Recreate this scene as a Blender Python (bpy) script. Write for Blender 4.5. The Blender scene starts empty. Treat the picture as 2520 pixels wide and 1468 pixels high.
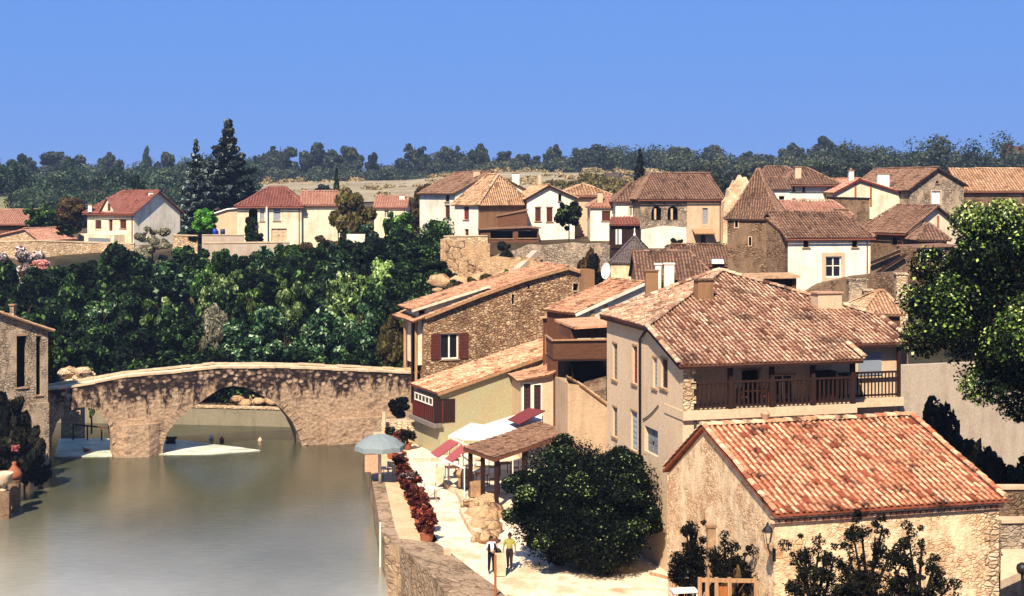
import bpy, bmesh, math, random
import numpy as np
from mathutils import Vector, noise
from mathutils.geometry import tessellate_polygon
V = Vector
# ---------------------------------------------------------------- camera, sky, sun, exposure
F, CZ, VH, UC = 3462.0, 20.0, 470.0, 1260.0      # focal length in picture units (2520 wide), eye height, horizon row, centre column
scn = bpy.context.scene
cam_d = bpy.data.cameras.new('camera'); cam = bpy.data.objects.new('camera', cam_d)
scn.collection.objects.link(cam); scn.camera = cam
cam.location = (0, 0, CZ); cam.rotation_euler = (math.radians(90), 0, 0)
cam_d.sensor_width = 36; cam_d.lens = 36*F/2520; cam_d.shift_y = -(734-VH)/2520
cam_d.clip_start = 0.5; cam_d.clip_end = 6000
SUN_EL, SUN_AZ = math.radians(47), math.radians(-15)    # sun behind the camera, azimuth measured from -Y towards -X when negative
sdir = V((math.sin(SUN_AZ)*math.cos(SUN_EL), -math.cos(SUN_AZ)*math.cos(SUN_EL), math.sin(SUN_EL)))
sun_d = bpy.data.lights.new('sun', 'SUN'); sun = bpy.data.objects.new('sun', sun_d)
scn.collection.objects.link(sun)
sun_d.energy = 5.0; sun_d.angle = math.radians(0.5); sun_d.color = (1.0, 0.92, 0.80)
sun.rotation_euler = sdir.to_track_quat('Z', 'Y').to_euler()
wd = bpy.data.worlds.new('World'); scn.world = wd; wd.use_nodes = True
nt = wd.node_tree; nt.nodes.clear()
wo = nt.nodes.new('ShaderNodeOutputWorld'); bg = nt.nodes.new('ShaderNodeBackground')
sky = nt.nodes.new('ShaderNodeTexSky'); sky.sky_type = 'NISHITA'; sky.sun_disc = False
sky.sun_elevation = SUN_EL; sky.sun_rotation = math.atan2(sdir.x, sdir.y)
mx = nt.nodes.new('ShaderNodeMix'); mx.data_type = 'RGBA'; mx.inputs[0].default_value = 0.93
mx.inputs[7].default_value = (.84, 2.08, 5.55, 1)
nt.links.new(sky.outputs[0], mx.inputs[6]); nt.links.new(mx.outputs[2], bg.inputs[0])
bg.inputs[1].default_value = 0.078; nt.links.new(bg.outputs[0], wo.inputs[0])
scn.view_settings.view_transform = 'Standard'; scn.view_settings.look = 'None'
scn.view_settings.exposure = 0.95; scn.view_settings.gamma = 1
scn.render.engine = 'CYCLES'
scn.cycles.max_bounces = 5; scn.cycles.diffuse_bounces = 2; scn.cycles.glossy_bounces = 2
scn.cycles.transmission_bounces = 3; scn.cycles.transparent_max_bounces = 4; scn.cycles.volume_bounces = 0
scn.cycles.use_denoising = True; scn.cycles.caustics_reflective = False; scn.cycles.caustics_refractive = False
C = scn.collection

# ---------------------------------------------------------------- picture <-> place
def P(u, v, Y): return V(((u-UC)/F*Y, Y, CZ-(v-VH)/F*Y))
def PX(u, Y): return V(((u-UC)/F*Y, Y))
def G(u, v, z=0.0):
    Y = F*(CZ-z)/(v-VH); return V(((u-UC)/F*Y, Y, z))
def ZV(v, Y): return CZ-(v-VH)/F*Y

# ---------------------------------------------------------------- materials
MATS = {}
def lin(c): return tuple((x/12.92 if x <= .04045 else ((x+.055)/1.055)**2.4) for x in (c[0]/255, c[1]/255, c[2]/255))+(1,)
class NT:
    def __init__(s, name):
        m = bpy.data.materials.new(name); m.use_nodes = True; s.m = m; s.t = m.node_tree
        s.b = s.t.nodes['Principled BSDF']; s.b.inputs['Specular IOR Level'].default_value = .15
        s.b.inputs['Roughness'].default_value = .85
        MATS[name] = m
    def n(s, typ, **k):
        x = s.t.nodes.new('ShaderNode'+typ)
        for a, b in k.items():
            if a.startswith('i_'): x.inputs[a[2:].replace('_', ' ')].default_value = b
            else: setattr(x, a, b)
        return x
    def l(s, a, b): s.t.links.new(a, b)
    def coord(s, scale=(1, 1, 1), kind='Object'):
        c = s.n('TexCoord'); mp = s.n('Mapping'); mp.inputs['Scale'].default_value = scale
        s.l(c.outputs[kind], mp.inputs[0]); return mp.outputs[0]
    def noise(s, co, scale, detail=4, rough=.6):
        x = s.n('TexNoise'); x.inputs['Scale'].default_value = scale; x.inputs['Detail'].default_value = detail
        x.inputs['Roughness'].default_value = rough; s.l(co, x.inputs['Vector']); return x.outputs[0]
    def ramp(s, fac, stops, interp='LINEAR'):
        r = s.n('ValToRGB'); cr = r.color_ramp; cr.interpolation = interp
        while len(cr.elements) > 1: cr.elements.remove(cr.elements[-1])
        cr.elements[0].position = stops[0][0]; cr.elements[0].color = stops[0][1]
        for p, c in stops[1:]:
            e = cr.elements.new(p); e.color = c
        s.l(fac, r.inputs[0]); return r.outputs[0]
    def mix(s, fac, a, b, mode='MIX'):
        x = s.n('Mix', data_type='RGBA', blend_type=mode)
        for sock, val in ((x.inputs[0], fac), (x.inputs[6], a), (x.inputs[7], b)):
            if isinstance(val, (int, float, tuple)): sock.default_value = val
            else: s.l(val, sock)
        return x.outputs[2]
    def bump(s, h, strength, dist=.05):
        b = s.n('Bump'); b.inputs['Strength'].default_value = strength; b.inputs['Distance'].default_value = dist
        s.l(h, b.inputs['Height']); s.l(b.outputs[0], s.b.inputs['Normal'])
    def out(s, col): s.l(col, s.b.inputs['Base Color']); return s.m
W1 = (1, 1, 1, 1); K0 = (0, 0, 0, 1)
def g(v): return (v, v, v, 1)
def mul(c, k): return (c[0]*k, c[1]*k, c[2]*k, 1)

def plaster(name, rgb, dirt=.5, stain=(110, 78, 50), rough=.9):
    s = NT(name); c = lin(rgb)
    co = s.coord((1, 1, 1)); st = s.coord((1.3, 1.3, .22))
    n1 = s.noise(co, .55, 6, .65); n2 = s.noise(st, 1.6, 5, .6); n3 = s.noise(co, 9, 3)
    f1 = s.ramp(n1, [(.46, K0), (.72, g(dirt))]); f2 = s.ramp(n2, [(.5, K0), (.75, g(dirt*.9))])
    a = s.mix(f1, c, s.mix(.55, c, lin(stain))); a = s.mix(f2, a, s.mix(.7, c, lin(stain)))
    f3 = s.ramp(n3, [(.3, g(.8)), (.7, g(1.06))]); a = s.mix(1.0, a, f3, 'MULTIPLY')
    s.bump(n3, .25, .03); s.b.inputs['Roughness'].default_value = rough
    return s.out(a)
def stone(name, cols, mortar, scale=3.0, patch=(70, 50, 36), patchf=.5, strength=.9, squash=1.7, dist=.09, cover=None):
    s = NT(name); co = s.coord((1, 1, squash))
    nz = s.n('TexNoise'); nz.inputs['Scale'].default_value = scale*1.2; s.l(co, nz.inputs['Vector'])
    wv = s.n('Mix', data_type='VECTOR'); wv.inputs[0].default_value = .12
    s.l(co, wv.inputs[4]); s.l(nz.outputs[1], wv.inputs[5])
    v = s.n('TexVoronoi'); v.inputs['Scale'].default_value = scale; s.l(wv.outputs[1], v.inputs['Vector'])
    e = s.n('TexVoronoi', feature='DISTANCE_TO_EDGE'); e.inputs['Scale'].default_value = scale; s.l(wv.outputs[1], e.inputs['Vector'])
    sep = s.n('SeparateColor'); s.l(v.outputs['Color'], sep.inputs[0])
    k = len(cols); col = s.ramp(sep.outputs[0], [(i/max(1, k-1), lin(c)) for i, c in enumerate(cols)])
    em = s.ramp(e.outputs['Distance'], [(.02, K0), (.09, W1)])
    a = s.mix(em, lin(mortar), col)
    n1 = s.noise(s.coord((1, 1, .7)), .5, 7, .68)
    a = s.mix(s.ramp(n1, [(.5, K0), (.68, g(patchf))]), a, lin(patch))
    n3 = s.noise(co, 6, 5, .7); a = s.mix(1.0, a, s.ramp(n3, [(.3, g(.55)), (.65, g(1.15))]), 'MULTIPLY')
    h = s.mix(.35, s.ramp(e.outputs['Distance'], [(0, K0), (.18, W1)]), n3)
    if cover:
        nc = s.noise(s.coord((1, 1, .8)), cover[2], 8, .72); fc = s.ramp(nc, [(cover[1]-.05, W1), (cover[1]+.05, K0)])
        pc = s.mix(1.0, lin(cover[0]), s.ramp(s.noise(s.coord((1.5, 1.5, .5)), 2.2, 7, .75), [(.32, g(.62)), (.6, g(1.08))]), 'MULTIPLY')
        a = s.mix(fc, a, pc); h = s.mix(fc, h, s.noise(co, 8, 4))
    s.bump(h, strength, dist)
    return s.out(a)
def tilemat(name, cols, moss=(48, 34, 26), mossf=.7, mscale=1.2):
    s = NT(name); at = s.n('Attribute', attribute_name='tint')
    a = s.ramp(at.outputs['Fac'], [(i/(len(cols)-1), lin(c)) for i, c in enumerate(cols)])
    co = s.coord(); n1 = s.noise(co, mscale, 7, .7); n2 = s.noise(co, 7, 4, .7)
    a = s.mix(s.ramp(n1, [(.52, K0), (.68, g(mossf))]), a, lin(moss))
    a = s.mix(1.0, a, s.ramp(n2, [(.32, g(.62)), (.62, g(1.12))]), 'MULTIPLY')
    s.bump(n2, .4, .03)
    return s.out(a)
def plain(name, rgb, rough=.6, spec=.25, metal=0, var=.25, sc=4, stretch=(1, 1, 1)):
    s = NT(name); n = s.noise(s.coord(stretch), sc, 4)
    s.b.inputs['Roughness'].default_value = rough; s.b.inputs['Specular IOR Level'].default_value = spec
    s.b.inputs['Metallic'].default_value = metal
    return s.out(s.mix(1.0, lin(rgb), s.ramp(n, [(.3, g(1-var)), (.7, g(1+var*.4))]), 'MULTIPLY'))
def wood(name, rgb, var=.55, sc=(14, 14, 1.0)):
    s = NT(name); n = s.noise(s.coord(sc), 1.0, 5, .7)
    s.bump(n, .3, .02)
    return s.out(s.mix(1.0, lin(rgb), s.ramp(n, [(.3, g(1-var)), (.7, g(1.15))]), 'MULTIPLY'))
def leafmat(name, cols, trans=.25):
    s = NT(name); at = s.n('Attribute', attribute_name='tint')
    a = s.ramp(at.outputs['Fac'], [(i/(len(cols)-1), lin(c)) for i, c in enumerate(cols)])
    oi = s.n('ObjectInfo'); hs = s.n('HueSaturation')
    mr = s.n('MapRange'); mr.inputs[3].default_value = .5; mr.inputs[4].default_value = 1.5
    s.l(oi.outputs['Random'], mr.inputs[0]); s.l(mr.outputs[0], hs.inputs['Value']); s.l(a, hs.inputs['Color'])
    s.b.inputs['Roughness'].default_value = .65; s.b.inputs['Specular IOR Level'].default_value = .08
    if trans:
        s.l(hs.outputs[0], s.b.inputs['Base Color'])
        tr = s.n('BsdfTranslucent'); s.l(hs.outputs[0], tr.inputs[0]); ms = s.n('MixShader'); ms.inputs[0].default_value = trans
        s.l(s.b.outputs[0], ms.inputs[1]); s.l(tr.outputs[0], ms.inputs[2])
        s.l(ms.outputs[0], s.t.nodes['Material Output'].inputs[0])
    return s.out(hs.outputs[0])

# ---------------------------------------------------------------- mesh collecting
class MB:
    def __init__(s): s.v = []; s.f = []; s.t = []; s.mi = []
    def add(s, vs, fs, tint=.5, mi=0):
        o = len(s.v); s.v += [tuple(p) for p in vs]
        for f in fs: s.f.append(tuple(i+o for i in f)); s.t.append(tint); s.mi.append(mi)
        return s
    def box(s, c, size, rz=0.0, tint=.5, mi=0, taper=1.0):
        x, y, z = size[0]/2, size[1]/2, size[2]/2; cs, sn = math.cos(rz), math.sin(rz); vs = []
        for dz in (-z, z):
            k = 1 if dz < 0 else taper
            for dx, dy in ((-x, -y), (x, -y), (x, y), (-x, y)):
                dx *= k; dy *= k
                vs.append((c[0]+dx*cs-dy*sn, c[1]+dx*sn+dy*cs, c[2]+dz))
        return s.add(vs, [(0, 3, 2, 1), (4, 5, 6, 7), (0, 1, 5, 4), (1, 2, 6, 5), (2, 3, 7, 6), (3, 0, 4, 7)], tint, mi)
    def bar(s, a, b, w, h=None, tint=.5, mi=0):
        a, b = V(a), V(b); h = h or w; d = (b-a); L = d.length
        if L < 1e-5: return s
        d /= L; up = V((0, 0, 1)) if abs(d.z) < .95 else V((1, 0, 0)); r = d.cross(up).normalized(); q = r.cross(d)
        vs = [p+r*i*w/2+q*j*h/2 for p in (a, b) for i, j in ((-1, -1), (1, -1), (1, 1), (-1, 1))]
        return s.add(vs, [(0, 1, 2, 3), (7, 6, 5, 4), (0, 4, 5, 1), (1, 5, 6, 2), (2, 6, 7, 3), (3, 7, 4, 0)], tint, mi)
    def tube(s, pts, rad, n=8, tint=.5, mi=0, cap=True):
        pts = [V(p) for p in pts]; rad = rad if isinstance(rad, (list, tuple)) else [rad]*len(pts); vs = []; fs = []
        r0 = None
        for i, p in enumerate(pts):
            d = (pts[min(i+1, len(pts)-1)]-pts[max(i-1, 0)]).normalized()
            if r0 is None: r0 = d.cross(V((0, 0, 1)) if abs(d.z) < .9 else V((1, 0, 0))).normalized()
            r0 = (r0-d*r0.dot(d)).normalized(); q = d.cross(r0)
            for k in range(n):
                a = 2*math.pi*k/n; vs.append(p+(r0*math.cos(a)+q*math.sin(a))*rad[i])
        for i in range(len(pts)-1):
            for k in range(n):
                fs.append((i*n+k, i*n+(k+1) % n, (i+1)*n+(k+1) % n, (i+1)*n+k))
        if cap: fs += [tuple(range(n))[::-1], tuple(range((len(pts)-1)*n, len(pts)*n))]
        return s.add(vs, fs, tint, mi)
    def lathe(s, c, prof, n=16, tint=.5, mi=0):
        vs = []; fs = []
        for r, z in prof:
            for k in range(n):
                a = 2*math.pi*k/n; vs.append((c[0]+r*math.cos(a), c[1]+r*math.sin(a), c[2]+z))
        for i in range(len(prof)-1):
            for k in range(n): fs.append((i*n+k, i*n+(k+1) % n, (i+1)*n+(k+1) % n, (i+1)*n+k))
        fs += [tuple(range(n))[::-1], tuple(range((len(prof)-1)*n, len(prof)*n))]
        return s.add(vs, fs, tint, mi)
    def slab(s, poly, th, tint=.5, mi=0, down=None):
        """closed slab under a planar polygon"""
        poly = [V(p) for p in poly]; n = len(poly); d = down or V((0, 0, -th))
        vs = poly+[p+d for p in poly]
        return s.add(vs, [tuple(range(n)), tuple(range(2*n-1, n-1, -1))]+[(i, i+n, (i+1) % n+n, (i+1) % n) for i in range(n)], tint, mi)
    def rock(s, c, r, seed=0, tint=.5, sq=(1, 1, 1), mi=0, sub=2):
        bm = bmesh.new(); bmesh.ops.create_icosphere(bm, subdivisions=sub, radius=1); o = len(s.v)
        for v in bm.verts:
            k = 1+.35*noise.noise(v.co*1.3+V((seed*3.1, seed, 0)))+.12*noise.noise(v.co*4+V((seed, 0, 0)))
            s.v.append((c[0]+v.co.x*r*k*sq[0], c[1]+v.co.y*r*k*sq[1], c[2]+v.co.z*r*k*sq[2]))
        for f in bm.faces: s.f.append(tuple(v.index+o for v in f.verts)); s.t.append(tint); s.mi.append(mi)
        bm.free(); return s
    def build(s, name, mats, parent=None, smooth=False, bevel=0):
        if not isinstance(mats, (list, tuple)): mats = [mats]
        off = V(parent_loc(parent)) if parent else None
        me = bpy.data.meshes.new(name)
        vs = s.v
        if off is None:      # a thing that is one mesh: origin at its foot
            a = np.array(vs, dtype=float); lo = a.min(0); hi = a.max(0)
            off = V(((lo[0]+hi[0])/2, (lo[1]+hi[1])/2, lo[2])); o_loc = off
        else: o_loc = None
        me.from_pydata([(p[0]-off.x, p[1]-off.y, p[2]-off.z) for p in vs], [], s.f)
        at = me.attributes.new('tint', 'FLOAT', 'FACE'); at.data.foreach_set('value', s.t)
        for m in mats: me.materials.append(MATS[m] if isinstance(m, str) else m)
        if len(mats) > 1: me.polygons.foreach_set('material_index', s.mi)
        if smooth: me.polygons.foreach_set('use_smooth', [True]*len(s.f))
        me.update()
        o = bpy.data.objects.new(name, me); C.objects.link(o)
        if parent: o.parent = parent; WL[o.name] = off.copy()
        else: o.location = o_loc
        return o
WL = {}
def parent_loc(p):
    if p.name in WL: return WL[p.name]
    return p.location
def tag(o, label=None, cat=None, group=None, kind=None):
    for k, x in (('label', label), ('category', cat), ('group', group), ('kind', kind)):
        if x: o[k] = x
    return o
def thing(name, label, cat, loc, group=None):
    o = bpy.data.objects.new(name, None); C.objects.link(o); o.location = loc; o.empty_display_size = .3
    return tag(o, label, cat, group)
def mesh_np(name, verts, quads, tint, mat, nper=4):
    me = bpy.data.meshes.new(name); nv = len(verts); nf = nv//nper
    me.vertices.add(nv); me.vertices.foreach_set('co', np.asarray(verts, dtype=np.float32).ravel())
    me.loops.add(nv); me.loops.foreach_set('vertex_index', np.arange(nv, dtype=np.int32))
    me.polygons.add(nf); me.polygons.foreach_set('loop_start', np.arange(0, nv, nper, dtype=np.int32))
    me.polygons.foreach_set('loop_total', np.full(nf, nper, dtype=np.int32))
    at = me.attributes.new('tint', 'FLOAT', 'FACE'); at.data.foreach_set('value', np.asarray(tint, dtype=np.float32))
    me.materials.append(MATS[mat]); me.update(); me.validate(); return me
# ---------------------------------------------------------------- material set
plaster('cream_render', (226, 206, 170), .7); plaster('white_render', (236, 222, 194), .6); plaster('beige_render', (204, 172, 136), .5)
plaster('pink_render', (208, 178, 142), .4, (140, 98, 68)); plaster('sand_render', (190, 158, 122), .6); plaster('green_render', (166, 156, 118), .4, (182, 122, 76))
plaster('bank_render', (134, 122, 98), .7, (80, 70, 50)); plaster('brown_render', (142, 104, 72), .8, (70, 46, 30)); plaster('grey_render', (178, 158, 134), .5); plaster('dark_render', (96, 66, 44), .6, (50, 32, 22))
stone('rubble', [(156, 112, 76), (206, 166, 122), (128, 88, 60), (228, 192, 148)], (104, 74, 52), 3.9, (80, 54, 36), .75, 1.0, 2.0)
stone('warm_stone', [(214, 172, 126), (236, 202, 158), (196, 148, 104), (226, 188, 142)], (190, 146, 104), 6.0, (160, 108, 70), .6, .8, 1.5, .05, ((228, 194, 150), .5, .7))
stone('brown_stone', [(116, 88, 64), (146, 114, 84), (92, 68, 50), (164, 134, 102)], (80, 60, 44), 4.2, (62, 46, 34), .7, .9, 1.6, .09, ((132, 104, 78), .5, .6))
stone('grey_stone', [(150, 130, 108), (180, 158, 130), (122, 102, 84), (196, 176, 146)], (112, 90, 70), 4.4, (84, 66, 50), .6, .9, 1.5, .09, ((176, 150, 120), .48, .6))
stone('pale_stone', [(206, 174, 134), (226, 198, 158), (182, 146, 106), (216, 188, 148)], (160, 126, 92), 3.2, (128, 92, 62), .6, .8, 1.8)
stone('cliff_stone', [(172, 132, 94), (204, 166, 122), (150, 110, 76), (214, 180, 138)], (120, 86, 58), 1.6, (84, 56, 38), .8, 1.0, 1.0, .2, ((200, 160, 116), .52, .45))
stone('rough_wall', [(156, 128, 98), (180, 150, 116), (136, 108, 80), (170, 140, 106)], (116, 90, 66), 2.2, (74, 56, 40), .85, .8, 1.8, .07, ((166, 138, 106), .47, .6)); plaster('quay_top', (206, 170, 128), .7, (130, 96, 64))
tilemat('tile_orange', [(138, 72, 46), (186, 114, 78), (208, 146, 106), (232, 186, 144), (168, 98, 66)], (40, 24, 18), 1.0, 1.3)
tilemat('tile_old', [(100, 62, 46), (142, 98, 74), (180, 138, 106), (214, 182, 146), (126, 84, 62)], (44, 28, 22), .85, .7)
tilemat('tile_rust', [(104, 64, 44), (150, 100, 70), (178, 126, 92), (200, 154, 116), (126, 82, 56)], (60, 38, 26), .8, .6)
tilemat('tile_brown', [(80, 56, 42), (110, 80, 60), (130, 96, 74), (146, 112, 88), (98, 70, 52)], (54, 38, 28), .7, .5)
tilemat('tile_tan', [(128, 90, 62), (164, 122, 88), (184, 144, 106), (202, 166, 128), (144, 104, 76)], (90, 60, 42), .7, .6)
tilemat('tile_red', [(108, 60, 48), (132, 80, 66), (148, 94, 78), (128, 74, 60), (160, 106, 90)], (84, 50, 42), .6, .5)
tilemat('tile_pinkred', [(146, 98, 76), (166, 118, 94), (180, 134, 108), (158, 108, 86), (192, 148, 122)], (122, 82, 62), .6, .5)
wood('wood_brown', (104, 64, 42)); wood('wood_dark', (50, 30, 24)); wood('wood_pale', (176, 132, 92)); wood('wood_shed', (110, 72, 50), .5, (2, 2, 12))
wood('wood_red', (104, 42, 34)); wood('wood_orange', (170, 100, 52)); wood('wood_grey', (130, 116, 104))
plain('shutter_brown', (88, 42, 32), .6, .2); plain('shutter_red', (128, 46, 34)); plain('shutter_grey', (150, 152, 150)); plain('shutter_dark', (62, 34, 32))
plain('paint_white', (226, 214, 192), .5, .3, 0, .12); plain('door_grey', (120, 122, 122)); plain('panel_grey', (128, 132, 138), .5, .3, 0, .06)
plain('iron', (34, 30, 28), .5, .4, .3); plain('zinc', (120, 116, 112), .45, .4, .5); plain('blue_plastic', (28, 56, 150), .4, .4); plain('slate_blue', (40, 52, 84), .4, .4)
plain('brick_pale', (206, 150, 116), .9, .1, 0, .35, 6); plain('fabric_grey', (122, 128, 124), .8, .1, 0, .06); plain('fabric_red', (150, 76, 72), .8, .1, 0, .08)
plain('fabric_deep_red', (116, 52, 50), .8, .1, 0, .08); plain('fabric_white', (222, 212, 194), .8, .1, 0, .04); plain('terracotta', (150, 84, 56), .8, .15)
plain('stone_pale_plain', (206, 176, 140), .9, .1, 0, .35, 3); plain('stone_cap', (198, 168, 132), .9, .1, 0, .3, 1.6); plain('stone_mid', (160, 124, 90), .9, .1, 0, .45, 2.2)
plain('skin', (150, 96, 70), .6, .2); plain('hair_dark', (28, 20, 18), .6, .2); plain('cloth_dark', (30, 24, 28), .8, .1); plain('cloth_white', (226, 212, 202), .8, .1)
plain('cloth_mustard', (150, 140, 66), .8, .1); plain('cloth_jeans', (44, 34, 36), .8, .1); plain('bag_dark', (24, 20, 22), .6, .2); plain('bark', (74, 54, 40), .9, .1, 0, .5, 3); plain('bark_dark', (34, 24, 18), .9, .1, 0, .4, 3); plain('soft_pink', (214, 130, 116), .8, .1)
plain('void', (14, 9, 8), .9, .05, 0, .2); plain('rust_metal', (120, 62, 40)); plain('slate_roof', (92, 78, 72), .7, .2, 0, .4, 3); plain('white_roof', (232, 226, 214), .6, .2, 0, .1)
s = NT('glass'); s.b.inputs['Base Color'].default_value = lin((30, 24, 24)); s.b.inputs['Roughness'].default_value = .08; s.b.inputs['Specular IOR Level'].default_value = .5
leafmat('leaf_dark', [(6, 11, 6), (12, 22, 10), (28, 48, 20), (92, 120, 60)], .15)
leafmat('leaf_green', [(9, 18, 7), (24, 46, 15), (66, 100, 36), (160, 182, 100)], .2)
leafmat('leaf_light', [(18, 30, 12), (62, 84, 36), (126, 148, 78), (206, 214, 150)])
leafmat('leaf_blue', [(8, 17, 10), (22, 44, 24), (70, 104, 60), (180, 198, 150)], .15)
leafmat('leaf_olive', [(50, 42, 20), (84, 72, 36), (116, 102, 56), (142, 128, 80)])
leafmat('leaf_grey', [(70, 66, 52), (116, 110, 84), (152, 142, 112), (182, 172, 140)])
leafmat('leaf_bright', [(40, 84, 18), (78, 140, 36), (110, 176, 60), (150, 204, 90)])
leafmat('leaf_far', [(22, 30, 28), (42, 52, 40), (66, 72, 52), (98, 96, 70)])
leafmat('leaf_fargreen', [(24, 38, 36), (44, 62, 48), (72, 88, 62), (110, 118, 84)])
leafmat('leaf_cedar', [(8, 12, 11), (16, 24, 22), (48, 60, 54), (160, 170, 156)])
leafmat('leaf_brown', [(52, 34, 22), (78, 56, 34), (98, 78, 46), (120, 98, 62)])
leafmat('leaf_near', [(4, 6, 3), (7, 10, 4), (14, 22, 8), (52, 76, 24), (146, 166, 74), (222, 224, 148)], .15)  # near-black and bright stops paint shaded and sunlit leaves
leafmat('leaf_hedge', [(4, 6, 3), (6, 10, 4), (10, 15, 6), (26, 40, 15), (130, 144, 84)], .08)  # near-black body with a bright end: shade and lit specks as colour
leafmat('leaf_blossom', [(30, 34, 26), (84, 76, 66), (184, 160, 150), (226, 204, 196)])
leafmat('petal_pink', [(190, 104, 88), (216, 140, 120), (228, 168, 150), (236, 190, 176)])
leafmat('leaf_redbrown', [(40, 14, 12), (78, 28, 22), (112, 48, 34), (158, 92, 62)], .1)
leafmat('leaf_shade', [(8, 10, 6), (16, 18, 10), (28, 26, 14), (48, 42, 24)], .1)
leafmat('straw', [(118, 100, 66), (150, 128, 86), (176, 152, 106), (196, 174, 128)], 0)

# ---------------------------------------------------------------- tiles
def poly_interval(poly, a0, du):
    """interval along s of the 2-D polygon at coordinate a"""
    xs = []
    n = len(poly)
    for i in range(n):
        (a, b), (c, d) = poly[i], poly[(i+1) % n]
        if (a-a0)*(c-a0) < 0: xs.append(b+(d-b)*(a0-a)/(c-a))
    return (min(xs), max(xs)) if len(xs) >= 2 else None
def tiles(mb, poly, spacing=.22, length=.42, seed=0, segs=4, th=.1, dark=.05, rr_=.27):
    """canal tiles laid in rows up a planar polygon whose first edge is the eave"""
    rnd = random.Random(seed); poly = [V(p) for p in poly]
    e = (poly[1]-poly[0]).normalized(); nrm = e.cross(poly[2]-poly[1] if (poly[2]-poly[1]).length > .01 else poly[3]-poly[1]).normalized()
    if nrm.z < 0: nrm = -nrm
    up = nrm.cross(e).normalized()
    if up.z < 0: up = -up
    q = [((p-poly[0]).dot(e), (p-poly[0]).dot(up)) for p in poly]
    mb.slab([p-nrm*.03 for p in poly], th, 0.0)
    amin, amax = min(p[0] for p in q), max(p[0] for p in q)
    nr = max(1, int(round((amax-amin)/spacing))); sp = (amax-amin)/nr; r = sp*rr_
    arc = [(math.cos(math.pi*k/segs), math.sin(math.pi*k/segs)) for k in range(segs+1)]
    for i in range(nr):
        a = amin+(i+.5)*sp; iv = poly_interval(q, a, 0)
        if not iv: continue
        s0, s1 = iv; s = s0-.04
        if s1-s0 < .1: continue
        rowt = rnd.uniform(-.08, .08); off = rnd.uniform(-.3, .3)*length
        first = True
        while s < s1-.02:
            L = length+(off if first else rnd.uniform(-.05, .05)); first = False
            L = max(.15, L); t1 = min(s+L, s1+.03); j = rnd.uniform(-.018, .018); jh = rnd.uniform(0, .018)
            t = min(1, max(.06, rnd.gauss(.52+rowt, .11)))
            if rnd.random() < dark: t = rnd.choice((.012, .03, .3))
            c0 = poly[0]+e*(a+j)+up*s; c1 = poly[0]+e*(a+j*.3)+up*t1
            c0 = c0+nrm*(.05*noise.noise(c0*.7)+.005); c1 = c1+nrm*(.05*noise.noise(c1*.7)+.005)
            vs = []
            for cc, rr, h in ((c0, r*1.12, .035+jh), (c1, r*.92, .008)):
                for cx, cy in arc: vs.append(cc+e*(cx*rr)+nrm*(cy*rr*1.0+h-.035))
            m = segs+1
            mb.add(vs, [(k, k+1, m+k+1, m+k) for k in range(segs)]+[tuple(range(m))[::-1]], t)
            s = t1
    return mb
def ridge_tiles(mb, a, b, r=.13, L=.42, seed=1, segs=5):
    a, b = V(a), V(b); d = b-a; n = max(1, int(d.length/L)); rnd = random.Random(seed); d.normalize()
    side = d.cross(V((0, 0, 1))).normalized(); up = side.cross(d); st = (b-a).length/n
    wz = lambda p: V((0, 0, .06*noise.noise(p*.5)))
    for i in range(n):
        t = min(1, max(0, rnd.gauss(.6, .22))); vs = []
        for s, rr, h in ((i*st, r*1.1, .05), ((i+1)*st+.04, r*.92, .02)):
            c = a+d*s; c = c+wz(c)
            for k in range(segs+1):
                an = math.pi*k/segs; vs.append(c+side*math.cos(an)*rr+up*(math.sin(an)*rr*.8+h-.03))
        m = segs+1
        mb.add(vs, [(k, k+1, m+k+1, m+k) for k in range(segs)]+[tuple(range(m))[::-1], tuple(range(m, 2*m))], t)

# ---------------------------------------------------------------- walls
class Plane:
    """vertical plane through plan points o, along unit vector e; n points outward"""
    def __init__(s, o, e, n): s.o = V((o[0], o[1], 0)); s.e = V((e[0], e[1], 0)).normalized(); s.n = V((n[0], n[1], 0)).normalized()
    def tz(s, u, v):
        r = V(((u-UC)/F, 1, -(v-VH)/F)); c = V((0, 0, CZ)); k = (s.o-V((0, 0, 0))).dot(s.n)/r.dot(s.n)
        p = c+r*k; return ((p-s.o).dot(s.e), p.z)
    def p(s, t, z, d=0.0): q = s.o+s.e*t+s.n*d; return V((q.x, q.y, z))
def wall(mb, pl, outer, holes=(), depth=.22, tint=.5):
    """outer, holes: lists of (t, z); holes are (t0, z0, t1, z1) with reveals going inwards"""
    rings = [[V((a, b, 0)) for a, b in outer]]; polys = []
    for h in holes:
        t0, z0, t1, z1 = h[:4]
        if len(h) > 4 and h[4] == 'arch':
            rr = (t1-t0)/2; k = min(rr*.9, (z1-z0)*.4); cx = (t0+t1)/2
            ring = [(t0, z0), (t1, z0)]+[(cx+rr*math.cos(math.pi*i/8), z1-k+k*math.sin(math.pi*i/8)) for i in range(9)]
        else: ring = [(t0, z0), (t1, z0), (t1, z1), (t0, z1)]
        polys.append(ring); rings.append([V((a, b, 0)) for a, b in ring][::-1])
    tri = tessellate_polygon(rings); flat = [p for r in rings for p in r]
    mb.add([pl.p(p.x, p.y) for p in flat], [tuple(t) for t in tri], tint)
    for ring in polys:
        n = len(ring); vs = [pl.p(a, b) for a, b in ring]+[pl.p(a, b, -depth) for a, b in ring]
        mb.add(vs, [(i, i+n, (i+1) % n+n, (i+1) % n) for i in range(n)], tint)
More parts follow.
